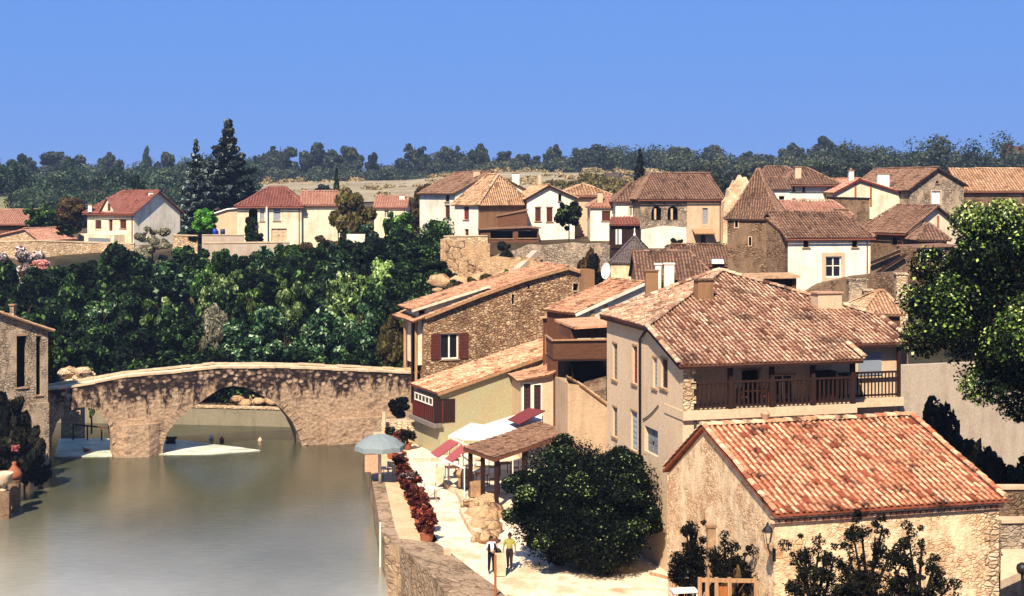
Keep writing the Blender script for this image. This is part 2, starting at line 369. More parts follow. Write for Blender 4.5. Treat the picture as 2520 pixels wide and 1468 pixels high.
def rect_box(mb, pl, t0, z0, t1, z1, d0, d1, tint=.5, mi=0):
    vs = [pl.p(t, z, d) for d in (d0, d1) for t, z in ((t0, z0), (t1, z0), (t1, z1), (t0, z1))]
    mb.add(vs, [(0, 3, 2, 1), (4, 5, 6, 7), (0, 1, 5, 4), (1, 2, 6, 5), (2, 3, 7, 6), (3, 0, 4, 7)], tint, mi)
def window(root, pl, w, depth=.22):
    """w: dict(t0,z0,t1,z1,style,col,...)"""
    t0, z0, t1, z1 = w['r']; st = w.get('style', 'glass'); col = w.get('col', 'shutter_brown'); fr = w.get('frame', 'paint_white')
    wd_ = t1-t0; ht = z1-z0
    if st in ('glass', 'open', 'cross'):
        m = MB(); rect_box(m, pl, t0-.02, z0-.02, t1+.02, z1+.02, -depth-.06, -depth+.0); win = m.build('window', 'glass', root)
        f = MB(); q = w.get('fw', .07)
        rect_box(f, pl, t0, z0, t0+q, z1, -depth+.003, -depth+.06); rect_box(f, pl, t1-q, z0, t1, z1, -depth+.003, -depth+.06)
        rect_box(f, pl, t0+q, z0, t1-q, z0+q, -depth+.003, -depth+.06); rect_box(f, pl, t0+q, z1-q, t1-q, z1, -depth+.003, -depth+.06)
        tm = (t0+t1)/2; nm = w.get('nm', 1)
        for i in range(nm):
            tc = t0+(t1-t0)*(i+1)/(nm+1); rect_box(f, pl, tc-q*.5, z0+q, tc+q*.5, z1-q, -depth+.003, -depth+.065)
        if w.get('bar'): zm = z0+ht*w['bar']; rect_box(f, pl, t0+q, zm-q*.4, t1-q, zm+q*.4, -depth+.003, -depth+.05)
        f.build('frame', fr, win)
        if st == 'open':
            for a, b in ((t0-wd_*.52, t0-.02), (t1+.02, t1+wd_*.52)):
                m = MB(); rect_box(m, pl, a, z0, b, z1, .01, .06)
                k = 8
                for i in range(k): rect_box(m, pl, a+.05, z0+ht*(i+.2)/k, b-.05, z0+ht*(i+.75)/k, .06, .085)
                m.build('shutter', col, root)
    elif st == 'shut':
        m = MB(); k = 2 if wd_ > .7 else 1
        for j in range(k):
            a = t0+wd_*j/k+.01; b = t0+wd_*(j+1)/k-.01
            rect_box(m, pl, a, z0, b, z1, -depth*.55-.04, -depth*.55); nn = 7
            for i in range(nn): rect_box(m, pl, a+.06, z0+ht*(i+.25)/nn, b-.06, z0+ht*(i+.8)/nn, -depth*.55, -depth*.55+.03)
        m.build('shutter', col, root)
    elif st == 'door':
        m = MB(); rect_box(m, pl, t0, z0, t1, z1, -depth-.05, -depth)
        k = 2
        for i in range(k):
            for j in range(3): rect_box(m, pl, t0+wd_*(i+.15)/k, z0+ht*(j+.1)/3, t0+wd_*(i+.85)/k, z0+ht*(j+.88)/3, -depth, -depth+.03)
        d = m.build('door', col, root)
        h = MB(); rect_box(h, pl, t0+wd_*.44, z0+ht*.45, t0+wd_*.5, z0+ht*.48, -depth+.03, -depth+.1); h.build('handle', 'iron', d)
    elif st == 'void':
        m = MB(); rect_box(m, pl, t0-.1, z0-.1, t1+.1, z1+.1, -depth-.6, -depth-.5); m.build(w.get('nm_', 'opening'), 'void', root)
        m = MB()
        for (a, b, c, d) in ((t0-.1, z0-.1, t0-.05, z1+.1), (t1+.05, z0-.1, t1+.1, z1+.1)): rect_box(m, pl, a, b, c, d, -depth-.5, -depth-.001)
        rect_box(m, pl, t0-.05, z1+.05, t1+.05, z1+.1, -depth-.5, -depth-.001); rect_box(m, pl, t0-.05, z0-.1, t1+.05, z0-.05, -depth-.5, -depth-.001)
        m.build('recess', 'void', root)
    if not w.get('sur') and 'shape' not in w and st != 'door':
        m = MB(); rect_box(m, pl, t0-.1, z0-.09, t1+.1, z0-.003, .002, .1); rect_box(m, pl, t0-.06, z1+.003, t1+.06, z1+.1, .002, .03); m.build('sill', 'stone_mid', root)
    if w.get('sur'):
        m = MB(); q = w.get('sq', .14); e = .035
        rect_box(m, pl, t0-q, z0-q, t0-.003, z1+q, .002, e); rect_box(m, pl, t1+.003, z0-q, t1+q, z1+q, .002, e)
        rect_box(m, pl, t0-.003, z1+.003, t1+.003, z1+q, .002, e-.004); rect_box(m, pl, t0-.003, z0-q, t1+.003, z0-.003, .002, e+.05)
        m.build('surround', w['sur'], root)
def do_walls(root, pls, shapes, wins, mats, depth):
    byk = {}
    for w in wins:
        k, u0, v0, u1, v1 = w[0]; pl = pls[k]; (a, za), (b, zb_) = pl.tz(u0, v0), pl.tz(u1, v1)
        r = (min(a, b), min(za, zb_), max(a, b), max(za, zb_)); d = dict(w[1]); d['r'] = r; byk.setdefault(k, []).append(d)
    for k, shp in shapes.items():
        m = MB(); hs = [tuple(d['r'])+((d['shape'],) if 'shape' in d else ()) for d in byk.get(k, [])]
        wall(m, pls[k], shp, hs, depth)
        m.build('wall', mats.get(k, mats['*']), root)
        for d in byk.get(k, []): window(root, pls[k], d, depth)
def chimney(root, x, y, z0, z1, w=.6, d=.5, rz=0, mat='beige_render', cap='stone_mid', pots=1):
    m = MB(); m.box((x, y, (z0+z1)/2), (w, d, z1-z0), rz, .5); c = m.build('chimney', mat, root)
    m = MB(); m.box((x, y, z1+.045), (w+.16, d+.16, .08), rz); cs, sn = math.cos(rz), math.sin(rz)
    for i in range(pots):
        o = (i-(pots-1)/2)*.3; m.lathe((x+o*cs, y+o*sn, z1+.085), [(.09, 0), (.11, .05), (.085, .22)], 8)
    m.build('cap', cap, c)
def pchim(root, u0, u1, vt, vb, Y, rz=0, mat='white_render', d=.55, pots=0):
    a, b = PX(u0, Y), PX(u1, Y); chimney(root, (a.x+b.x)/2, Y, ZV(vb, Y), ZV(vt, Y), b.x-a.x, d, rz, mat, 'stone_mid', pots)

# ---------------------------------------------------------------- houses
def prism(name, label, cat, A, B, top, zb, dep, wall_m='beige_render', roof_m='tile_brown', wins=(), over=.35, fo=.3, walls=None,
          th=.14, depth=.2, chims=(), spacing=.3, tl=.5, group=None, seed=3, roofs=None, verge=None, rstyle='tile', open_sides=''):
    """building whose front is a vertical plane over plan points A(u,Y)-B(u,Y) with a profile top[(u,v)...], extruded back"""
    a, b = PX(*A), PX(*B); e = (b-a).normalized(); bk = V((-e.y, e.x)); n = -bk
    root = thing(name, label, cat, ((a.x+b.x)/2, (a.y+b.y)/2, zb), group)
    pf = Plane(a, e, n); prof = [pf.tz(u, v) for u, v in top]
    t0, t1 = prof[0][0], prof[-1][0]
    pl = {'F': pf, 'L': Plane(a+e*t0, -bk, -e), 'R': Plane(a+e*t1, bk, e), 'B': Plane(a+bk*dep, e, bk)}
    shapes = {'F': [(t0, zb), (t1, zb)]+prof[::-1], 'B': [(t0, zb), (t1, zb)]+prof[::-1],
              'L': [(-dep, zb), (0, zb), (0, prof[0][1]), (-dep, prof[0][1])], 'R': [(0, zb), (dep, zb), (dep, prof[-1][1]), (0, prof[-1][1])]}
    for k in open_sides: shapes.pop(k, None)
    mats = {'*': wall_m}; mats.update(walls or {})
    do_walls(root, pl, shapes, wins, mats, depth)
    m = MB(); segs = []
    for i in range(len(prof)-1):
        (ta, za), (tb, z_b) = prof[i], prof[i+1]
        if roofs and i not in roofs: continue
        if abs(tb-ta) < .05: continue
        sl = (z_b-za)/(tb-ta)
        if i == 0: ta -= over; za -= over*sl
        if i == len(prof)-2: tb += over; z_b += over*sl
        segs.append((i, ta, za, tb, z_b))
    up = .13
    for i, ta, za, tb, z_b in segs:
        c = [pf.p(ta, za+up, fo), pf.p(tb, z_b+up, fo), pf.p(tb, z_b+up, -dep-fo), pf.p(ta, za+up, -dep-fo)]
        if abs(z_b-za) < .02 or rstyle != 'tile': m.slab(c, th, .5)
        elif z_b > za: tiles(m, [c[3], c[0], c[1], c[2]], spacing, tl, seed+i)
        else: tiles(m, [c[1], c[2], c[3], c[0]], spacing, tl, seed+i)
    if rstyle == 'tile':
        for i in range(1, len(prof)-1):
            if prof[i][1] >= max(prof[i-1][1], prof[i+1][1])-.01: ridge_tiles(m, pf.p(prof[i][0], prof[i][1]+up+.03, fo), pf.p(prof[i][0], prof[i][1]+up+.03, -dep-fo), seed=seed)
    m.build('roof', roof_m, root)
    if verge:
        m = MB()
        for i, ta, za, tb, z_b in segs: m.bar(pf.p(ta, za+up-.12, fo+.03), pf.p(tb, z_b+up-.12, fo+.03), .05, .2)
        m.build('fascia', verge, root)
    for c in chims: pchim(root, *c[:5], **(c[5] if len(c) > 5 else {}))
    return root, pl
def hip(name, label, cat, A, B, ve, zb, dep, rise, il=0, ir=0, wall_m='beige_render', roof_m='tile_brown', wins=(), over=.35, walls=None,
        depth=.2, chims=(), spacing=.3, tl=.5, group=None, seed=5, flare=0, rf=.5, finial=None):
    """building with its eave towards the camera: A, B front corners, ridge parallel to the front; il/ir: how far the ridge ends stop short (0 = gable)"""
    a, b = PX(*A), PX(*B); e = (b-a); W = e.length; e = e.normalized(); bk = V((-e.y, e.x)); n = -bk
    root = thing(name, label, cat, ((a.x+b.x)/2, (a.y+b.y)/2, zb), group)
    ze = ZV(ve, A[1])
    pl = {'F': Plane(a, e, n), 'L': Plane(a, -bk, -e), 'R': Plane(b, bk, e), 'B': Plane(a+bk*dep, e, bk)}
    zr = ze+rise; rd = dep*rf
    shapes = {'F': [(0, zb), (W, zb), (W, ze), (0, ze)], 'B': [(0, zb), (W, zb), (W, ze), (0, ze)],
              'L': [(-dep, zb), (0, zb), (0, ze)]+([(-rd, zr)] if il == 0 else [])+[(-dep, ze)],
              'R': [(0, zb), (dep, zb), (dep, ze)]+([(rd, zr)] if ir == 0 else [])+[(0, ze)]}
    mats = {'*': wall_m}; mats.update(walls or {})
    do_walls(root, pl, shapes, wins, mats, depth)
    pf = pl['F']; up = .13; o = over; sl = rise/rd; sb = rise/(dep-rd)
    def q(t, d, z): return pf.p(t, z+up, -d)
    ox, oy = o, o
    FL, FR = q(-ox, -oy, ze-o*sl), q(W+ox, -oy, ze-o*sl); BL, BR = q(-ox, dep+oy, ze-o*sb), q(W+ox, dep+oy, ze-o*sb)
    RL = q(il if il else -ox, rd, zr); RR = q(W-ir if ir else W+ox, rd, zr)
    m = MB()
    def face(e0, e1, *rest, sd=0):
        if not flare: tiles(m, [e0, e1]+list(rest), spacing, tl, seed+sd); return
        # concave skirt: break each slope into three bands
        l, r = e0, e1; tl_, tr_ = (rest[1] if len(rest) > 1 else rest[0]), rest[0]
        prev = (l, r)
        for k, (f, dz) in enumerate(((.22, -.11*flare), (.5, -.13*flare), (1, 0))):
            nl = l.lerp(tl_, f)+V((0, 0, dz*rise)); nr = r.lerp(tr_, f)+V((0, 0, dz*rise))
            if f == 1 and len(rest) == 1: tiles(m, [prev[0], prev[1], nr], spacing, tl, seed+sd+k)
            else: tiles(m, [prev[0], prev[1], nr, nl], spacing, tl, seed+sd+k)
            prev = (nl, nr)
    one = (RL-RR).length < .05
    if one: face(FL, FR, RL, sd=1); face(BR, BL, RL, sd=2)
    else: face(FL, FR, RR, RL, sd=1); face(BR, BL, RL, RR, sd=2)
    if il: face(BL, FL, RL, sd=3)
    if ir: face(FR, BR, RR, sd=4)
    k = V((0, 0, .04))
    if not one: ridge_tiles(m, RL+k, RR+k, seed=seed)
    def hl(x, y, s_):
        if not flare: ridge_tiles(m, x+k, y+k, seed=s_)
        else:
            p0 = x
            for f, dz in ((.22, -.11*flare), (.5, -.13*flare), (1, 0)):
                p1 = x.lerp(y, f)+V((0, 0, dz*rise)); ridge_tiles(m, p0+k, p1+k, seed=s_, r=.1); p0 = p1
    if il: hl(FL, RL, 1); hl(BL, RL, 2)
    if ir: hl(FR, RR, 3); hl(BR, RR, 4)
    m.build('roof', roof_m, root)
    if W > 4 and not flare:
        m = MB(); m.tube([FL+V((0, 0, -.16))+pl['F'].n*.06, FR+V((0, 0, -.16))+pl['F'].n*.06], .07, 6); m.tube([pf.p(W-.3, ze-.1, .1), pf.p(W-.3, zb, .1)], .05, 6); m.build('eave_shade_gutter', 'rust_metal', root)  # tube and downpipe added to draw the eave shadow as a dark line
    if finial:
        m = MB(); m.lathe((RL.x, RL.y, RL.z), finial[1], 8); m.build('finial', finial[0], root)
    for c in chims: pchim(root, *c[:5], **(c[5] if len(c) > 5 else {}))
    return root, pl

# ---------------------------------------------------------------- trees
def leaf_cloud(rng, lobes, n, size, flat=0.0, shape='quad'):
    """lobes: list of (centre, radii, weight, tintbias). returns vert array (4n) and tint"""
    w = np.array([l[2] for l in lobes], dtype=float); w /= w.sum(); idx = rng.choice(len(lobes), n, p=w)
    c = np.array([l[0] for l in lobes], dtype=float)[idx]; r = np.array([l[1] for l in lobes], dtype=float)[idx]; tb = np.array([l[3] for l in lobes])[idx]
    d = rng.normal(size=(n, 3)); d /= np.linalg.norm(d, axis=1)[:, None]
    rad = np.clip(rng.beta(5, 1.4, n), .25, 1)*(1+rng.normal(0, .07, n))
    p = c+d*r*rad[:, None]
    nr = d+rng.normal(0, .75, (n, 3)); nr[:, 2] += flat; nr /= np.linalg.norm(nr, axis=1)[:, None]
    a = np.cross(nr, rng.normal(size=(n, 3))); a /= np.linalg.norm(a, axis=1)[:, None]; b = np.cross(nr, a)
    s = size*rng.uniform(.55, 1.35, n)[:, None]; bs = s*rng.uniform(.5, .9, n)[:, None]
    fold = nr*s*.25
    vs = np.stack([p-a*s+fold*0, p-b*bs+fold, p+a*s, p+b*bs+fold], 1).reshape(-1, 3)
    t = np.clip(.4+tb+rng.normal(0, .26, n)+.1*d[:, 2], 0, 1)  # upward leaves get a lighter tint, painting light from above
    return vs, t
PROTO = {}
def crown_mesh(kind, seed, mat, n=4200, size=.17):
    key = (kind, seed, mat, n, size)
    if key in PROTO: return PROTO[key]
    rng = np.random.default_rng(seed*17+3); L = []
    if kind == 'round':                       # unit crown: radius 1 (x,y), centre at origin, z radius 1
        L.append(((0, 0, 0), (.6, .6, .62), 2.2, -.3))  # dark core tint puts the crown's inner shade into leaf colour
        for i in range(38):
            d = rng.normal(size=3); d /= np.linalg.norm(d); k = rng.uniform(.42, .92); rr = rng.uniform(.12, .33)
            L.append((d*k, (rr, rr, rr*rng.uniform(.7, 1)), rr*rr*9, rng.uniform(-.16, .16)))
    elif kind == 'tall':
        for i in range(26):
            z = rng.uniform(-.85, .85); k = (1-abs(z)**2.2)*.55; an = rng.uniform(0, 6.28); rr = rng.uniform(.2, .36)
            L.append(((math.cos(an)*k, math.sin(an)*k, z), (rr*1.1, rr*1.1, rr*.8), rr*rr*9, rng.uniform(-.18, .16)))
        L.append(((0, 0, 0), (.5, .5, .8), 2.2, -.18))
    elif kind == 'loose':
        for i in range(22):
            d = rng.normal(size=3); d /= np.linalg.norm(d); k = rng.uniform(.3, .95); rr = rng.uniform(.12, .27)
            L.append((d*k, (rr*1.2, rr*1.2, rr*.7), rr*rr*9, rng.uniform(-.16, .2)))
    elif kind == 'fir':
        for i in range(64):
            z = -1+2*(i/63.)**.9; w = max(.04, (1-(z+1)/2)**.85)*(.72+.28*rng.random()); an = rng.uniform(0, 6.28)
            for k in (0, 1):
                x = w*(.35+.45*k); L.append(((math.cos(an)*x, math.sin(an)*x, z-.05*k), (.17*w+.06, .17*w+.06, .03), .5*w+.12, .22*k-.18))
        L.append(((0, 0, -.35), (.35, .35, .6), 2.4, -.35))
    elif kind == 'cedar':
        NTI = 15
        for i in range(NTI):
            f = i/(NTI-1); z = -.95+1.9*f; w = max(.03, (1-f)**.9); nb = 7 if f < .8 else 4; a0 = rng.uniform(0, 6.28)
            for b_ in range(nb):
                an = a0+6.28*b_/nb+rng.uniform(-.3, .3); wl = w*rng.uniform(.55, 1.12); dz = rng.uniform(-.035, .035)
                for k in range(4):
                    x = wl*(.2+.24*k); rr = .03+.16*w*(1-.15*k)
                    L.append(((math.cos(an)*x, math.sin(an)*x, z+dz-.02*k+.012*k*k), (rr, rr, .018), .35+w, .34*(k > 1)-.2+rng.uniform(-.1, .12)))  # outer pads tinted lighter: lit bough tips put into the leaf colour
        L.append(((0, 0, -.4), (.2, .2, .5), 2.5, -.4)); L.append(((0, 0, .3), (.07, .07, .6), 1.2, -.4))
    vs, t = leaf_cloud(rng, L, n, size, flat=(1.2 if kind in ('fir', 'cedar') else .3))
    me = mesh_np('crown', vs, None, t, mat); PROTO[key] = me; return me
def trunk_mesh(seed):
    key = ('trunk', seed)
    if key in PROTO: return PROTO[key]
    rnd = random.Random(seed); m = MB()
    m.tube([(0, 0, -.06), (.01, 0, .3), (-.015, .01, .6), (.01, .0, .92)], [.045, .034, .026, .012], 8)
    for i in range(7):
        z = rnd.uniform(.35, .75); a = rnd.uniform(0, 6.28); l = rnd.uniform(.2, .36)
        m.tube([(0, 0, z), (math.cos(a)*l*.5, math.sin(a)*l*.5, z+l*.45), (math.cos(a)*l, math.sin(a)*l, z+l*.75)], [.016, .01, .005], 6)
    me = bpy.data.meshes.new('trunk'); me.from_pydata(m.v, [], m.f); me.materials.append(MATS['bark']); me.update(); PROTO[key] = me; return me
def tree(name, label, x, y, z0, z1, r, kind='round', mat='leaf_green', seed=1, n=11000, size=.085, low=.25, group=None, cat='tree', ry=None):
    """tree from ground z0 to top z1, crown radius r; low: share of the height below the crown"""
    H = z1-z0; root = thing(name, label, cat, (x, y, z0), group)
    cr = bpy.data.objects.new('crown', crown_mesh(kind, seed % 5, mat, n, size)); C.objects.link(cr); cr.parent = root
    cb = z0+H*low; cz = (cb+z1)/2-z0; rz = (z1-cb)/2
    cr.location = (0, 0, cz); cr.scale = (r, ry or r, rz); 
    if kind in ('round', 'tall', 'loose'): cr.scale = (r*.95, (ry or r)*.95, rz*.95)
    cr.rotation_euler = (0, 0, seed*1.7)
    tk = bpy.data.objects.new('trunk', trunk_mesh(seed % 4)); C.objects.link(tk); tk.parent = root
    tk.scale = (max(r, H*.35)*1.0, max(r, H*.35)*1.0, H*.93)
    return root
# ---------------------------------------------------------------- terrain
COLS = [(-900, [(0, 1), (100, 2), (130, 2.5), (145, 4.2), (158, 7.5), (175, 13), (220, 13.5), (300, 15.5), (450, 19), (700, 26), (1000, 28), (4000, 5)]),
        (-35, [(0, 1), (60, 1), (100, 2), (118, .8), (130, 2), (145, 4.2), (158, 7.5), (166, 11.5), (172, 13), (220, 13.5), (300, 16.5), (380, 20.0), (450, 22), (700, 26.5), (1000, 28), (4000, 5)]),
        (-14, [(0, -3), (112, -1), (118, .8), (130, 2), (145, 4.2), (158, 7.5), (166, 11.5), (172, 13), (220, 13.5), (300, 17), (380, 21.5), (450, 23.5), (700, 27), (1000, 29), (4000, 5)]),
        (-8, [(0, 1.6), (103, 1.6), (112, 3), (125, 6), (138, 9.5), (146, 14.6), (172, 14.6), (220, 15.2), (300, 18), (380, 22.5), (450, 24), (700, 27), (1000, 29), (4000, 5)]),
        (3, [(0, 1.6), (100, 1.6), (112, 5), (125, 7), (137, 9.0), (141, 12), (146, 14.6), (172, 15), (220, 16), (300, 19), (450, 24.5), (700, 28), (1000, 29), (4000, 5)]),
        (15, [(0, 1.6), (60, 1.6), (85, 2), (100, 5), (112, 8), (125, 10), (140, 12.2), (146, 14.6), (172, 16), (300, 20), (450, 24), (700, 28), (1000, 29), (4000, 5)]),
        (45, [(0, 2), (60, 2.4), (85, 6), (100, 9), (120, 13), (140, 17), (160, 18), (250, 20), (450, 24.5), (700, 28.5), (1000, 29), (4000, 5)]),
        (900, [(0, 2), (60, 2.4), (85, 6), (100, 9), (120, 13), (140, 17), (160, 18), (250, 20), (450, 25), (700, 29), (1000, 30), (4000, 5)])]
CX = [c[0] for c in COLS]
def zcol(i, y):
    k = COLS[i][1]; return float(np.interp(y, [a for a, b in k], [b for a, b in k]))
QUAY = [PX(985, 128), PX(960, 112), PX(893, 105), PX(912, 90), PX(937, 75), PX(950, 72.5), PX(960, 69), PX(985, 60), PX(1010, 50), PX(1080, 30), PX(1300, 5), PX(1300, -60)]
LB = [PX(-60, -60), V((-36, 5)), V((-38, 60)), V((-35.5, 88)), V((-33.5, 100)), V((-36, 118)), V((-44, 119.5))]
RIVER = [(p.x+2.3, p.y) for p in QUAY]+[(-40, -60), (-38, 60), (-36.5, 88), (-34.5, 99), (-44, 119), (-200, 121), (-200, 127), (-60, 124.5), (-24, 120.5)]
def in_river(x, y):
    c = False; n = len(RIVER)
    for i in range(n):
        x1, y1 = RIVER[i]; x2, y2 = RIVER[(i+1) % n]
        if (y1 > y) != (y2 > y) and x < (x2-x1)*(y-y1)/(y2-y1)+x1: c = not c
    return c
def gz(x, y, hills=True):
    i = max(0, min(len(CX)-2, int(np.searchsorted(CX, x))-1)); f = min(1, max(0, (x-CX[i])/(CX[i+1]-CX[i])))
    z = zcol(i, y)*(1-f)+zcol(i+1, y)*f
    if hills and y > 230:
        k = min(1, (y-230)/250); z += k*(2.6*noise.noise(V((x/170, y/230, 0)))+5.0*noise.noise(V((x/420+7, y/600, 3))))
    return z
xs = sorted(set([-2500, -1600, -1000, -700]+list(range(-560, 561, 20))+[-60+2*i for i in range(60)]+[700, 1000, 1600, 2500]))
ys = [-60, -20, 0, 20, 40, 50]+[54+2*i for i in range(62)]+[180+10*i for i in range(60)]+[800, 900, 1000, 1300, 1800, 2500, 4000]
m = MB(); nx = len(xs)
for y in ys:
    for x in xs:
        z = gz(x, y)
        if y < 130 and in_river(x, y): z = -2.5
        elif y < 106 and x > -14 and x < 12: z -= .35
        m.v.append((x, y, z+(.12*noise.noise(V((x*.3, y*.3, 0))) if y > 106 else 0)))
for j in range(len(ys)-1):
    for i in range(nx-1):
        m.f.append((j*nx+i, j*nx+i+1, (j+1)*nx+i+1, (j+1)*nx+i)); m.t.append(.5); m.mi.append(0)
s = NT('ground_m'); co = s.coord(); n1 = s.noise(co, .03, 6, .65); n2 = s.noise(co, .35, 6, .7)
a = s.ramp(n1, [(.42, lin((52, 46, 30))), (.52, lin((98, 78, 52))), (.6, lin((66, 52, 34)))])
a = s.mix(1.0, a, s.ramp(n2, [(.3, g(.4)), (.65, g(1.1))]), 'MULTIPLY'); s.bump(n2, .5, .4); s.out(a)
o = m.build('ground', 'ground_m', smooth=True); tag(o, kind='structure')
# draped fields on the far slope
def drape(name, poly, mat, dz=.25, step=6, kind='structure'):
    X0, X1 = min(p[0] for p in poly), max(p[0] for p in poly); Y0, Y1 = min(p[1] for p in poly), max(p[1] for p in poly); m = MB()
    nx_ = int((X1-X0)/step)+1; ny_ = int((Y1-Y0)/step)+1
    def ins(x, y):
        c = False
        for i in range(len(poly)):
            x1, y1 = poly[i]; x2, y2 = poly[(i+1) % len(poly)]
            if (y1 > y) != (y2 > y) and x < (x2-x1)*(y-y1)/(y2-y1)+x1: c = not c
        return c
    for j in range(ny_):
        for i in range(nx_):
            x, y = X0+i*step, Y0+j*step
            if ins(x+step/2, y+step/2):
                m.add([(a, b, gz(a, b)+dz) for a, b in ((x, y), (x+step, y), (x+step, y+step), (x, y+step))], [(0, 1, 2, 3)])
    o = m.build(name, mat, smooth=True); tag(o, kind=kind); return o
s = NT('field_tan'); co = s.coord((1, 2.4, 1)); n1 = s.noise(co, .05, 6, .7); n2 = s.noise(co, .5, 6, .75)
a = s.ramp(n1, [(.4, lin((140, 124, 92))), (.6, lin((170, 152, 118)))]); s.out(s.mix(1.0, a, s.ramp(n2, [(.3, g(.45)), (.62, g(1.05))]), 'MULTIPLY'))
s = NT('field_green'); co = s.coord(); n1 = s.noise(co, .06, 6, .7); n2 = s.noise(co, .6, 6, .75)
a = s.ramp(n1, [(.4, lin((104, 104, 62))), (.6, lin((132, 124, 78)))]); s.out(s.mix(1.0, a, s.ramp(n2, [(.3, g(.7)), (.62, g(1.05))]), 'MULTIPLY'))
def pxl(l): return [tuple(PX(u, Y)) for u, Y in l]
drape('dry_field', pxl([(560, 300), (1120, 300), (1420, 300), (1480, 420), (1300, 455), (1000, 480), (660, 480), (600, 380)]), 'field_tan')
drape('meadow', pxl([(-300, 240), (190, 240), (180, 345), (-300, 345)]), 'field_green')

# ---------------------------------------------------------------- water
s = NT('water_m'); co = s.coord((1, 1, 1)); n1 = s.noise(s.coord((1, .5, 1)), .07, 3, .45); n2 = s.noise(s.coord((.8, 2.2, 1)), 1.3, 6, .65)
gp_ = s.n('NewGeometry'); sy = s.n('SeparateXYZ'); s.l(gp_.outputs['Position'], sy.inputs[0]); my = s.n('MapRange'); my.inputs[1].default_value = 62; my.inputs[2].default_value = 112; my.inputs[3].default_value = .22; my.inputs[4].default_value = -.2  # silt tone; pale sky sheen near and dark reflections by the bridge painted in
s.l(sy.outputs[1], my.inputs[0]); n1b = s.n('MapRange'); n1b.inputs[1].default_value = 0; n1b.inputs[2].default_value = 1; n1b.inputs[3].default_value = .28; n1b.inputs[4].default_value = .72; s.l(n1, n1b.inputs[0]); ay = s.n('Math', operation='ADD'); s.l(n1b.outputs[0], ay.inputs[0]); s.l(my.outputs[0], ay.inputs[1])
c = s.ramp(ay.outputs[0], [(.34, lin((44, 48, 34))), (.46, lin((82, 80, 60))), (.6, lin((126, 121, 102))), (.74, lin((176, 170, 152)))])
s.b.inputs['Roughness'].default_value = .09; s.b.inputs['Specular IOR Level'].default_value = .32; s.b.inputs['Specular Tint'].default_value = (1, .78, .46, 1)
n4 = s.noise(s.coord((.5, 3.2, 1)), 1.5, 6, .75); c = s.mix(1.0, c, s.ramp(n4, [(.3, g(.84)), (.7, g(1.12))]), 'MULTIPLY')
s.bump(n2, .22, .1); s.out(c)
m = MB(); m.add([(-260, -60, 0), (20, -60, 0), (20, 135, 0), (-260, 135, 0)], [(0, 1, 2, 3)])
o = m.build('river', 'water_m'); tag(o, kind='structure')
# weir aprons: pale wet slabs just under the arches
s = NT('weir_m'); n1 = s.noise(s.coord((1, 2, 1)), .5, 5, .6)
s.b.inputs['Roughness'].default_value = .3; s.out(s.ramp(n1, [(.35, lin((160, 160, 134))), (.6, lin((216, 214, 186)))]))
m = MB()
def gp(u, v, z=.06): p = G(u, v, z); return (p.x, p.y, p.z)
m.slab([gp(134, 1124), gp(277, 1122), gp(292, 1078), gp(146, 1080)], .3)
m.slab([gp(382, 1118), gp(520, 1117), gp(640, 1108), gp(590, 1101), (gp(520, 1093)), gp(440, 1083), gp(392, 1084)], .3)
o = m.build('weir', 'weir_m'); tag(o, kind='structure')

# ---------------------------------------------------------------- right-bank quay and path
EDGE = [(893, 105), (912, 90), (937, 75), (947, 72.6)]
m = MB(); pe = [PX(*q) for q in EDGE]; inner = [p+V((.75, .1)) for p in pe]
for i in range(len(pe)-1):
    a, b, c, d = pe[i], pe[i+1], inner[i+1], inner[i]
    m.slab([(a.x, a.y, 2.0), (b.x, b.y, 2.0), (c.x, c.y, 2.0), (d.x, d.y, 2.0)], 4.2)
o = m.build('quay_wall', 'rough_wall'); tag(o, 'long straight stone quay wall along the river below the flower bushes', 'wall')
s = NT('path_m'); co = s.coord(); n1 = s.noise(co, .35, 6, .65); n2 = s.noise(co, 6, 4)
a = s.ramp(n1, [(.38, lin((190, 160, 122))), (.52, lin((222, 202, 170))), (.66, lin((176, 142, 104)))])
s.bump(n2, .2, .02); s.out(s.mix(1.0, a, s.ramp(n2, [(.3, g(.85)), (.6, g(1.05))]), 'MULTIPLY'))
plain('terrace_ground', (176, 140, 100), .9, .1, 0, .5, 1.3)
m = MB(); lip = inner
west = [(p.x+1.95, p.y) for p in lip]+[tuple(PX(1045, 70)), tuple(PX(1120, 65.5)), tuple(PX(1215, 61)), tuple(PX(1340, 52)), tuple(PX(1500, 40))]
east = [tuple(PX(1080, 106)), tuple(PX(1300, 98)), tuple(PX(1500, 88)), tuple(PX(1560, 78)), tuple(PX(1650, 70)), tuple(PX(1800, 62)), tuple(PX(2000, 54)), tuple(PX(2150, 46)), tuple(PX(2300, 36))]
n = min(len(west), len(east))
for i in range(n-1):
    a, b, c, d = west[i], west[i+1], east[i+1], east[i]
    m.add([(a[0], a[1], 1.96), (b[0], b[1], 1.96), (c[0], c[1], 1.96), (d[0], d[1], 1.96)], [(0, 1, 2, 3)])
o = m.build('path', 'path_m'); tag(o, kind='structure')

m = MB(); fr_ = [V((p.x, p.y)) for p in lip]; to_ = [V((p.x+1.97, p.y)) for p in lip]+[]
to_[-1] = PX(1045, 70.3)
for i in range(len(fr_)-1): m.add([(fr_[i].x, fr_[i].y, 1.985), (fr_[i+1].x, fr_[i+1].y, 1.985), (to_[i+1].x, to_[i+1].y, 1.985), (to_[i].x, to_[i].y, 1.985)], [(0, 1, 2, 3)])
o = m.build('pavement', 'quay_top'); tag(o, kind='structure')
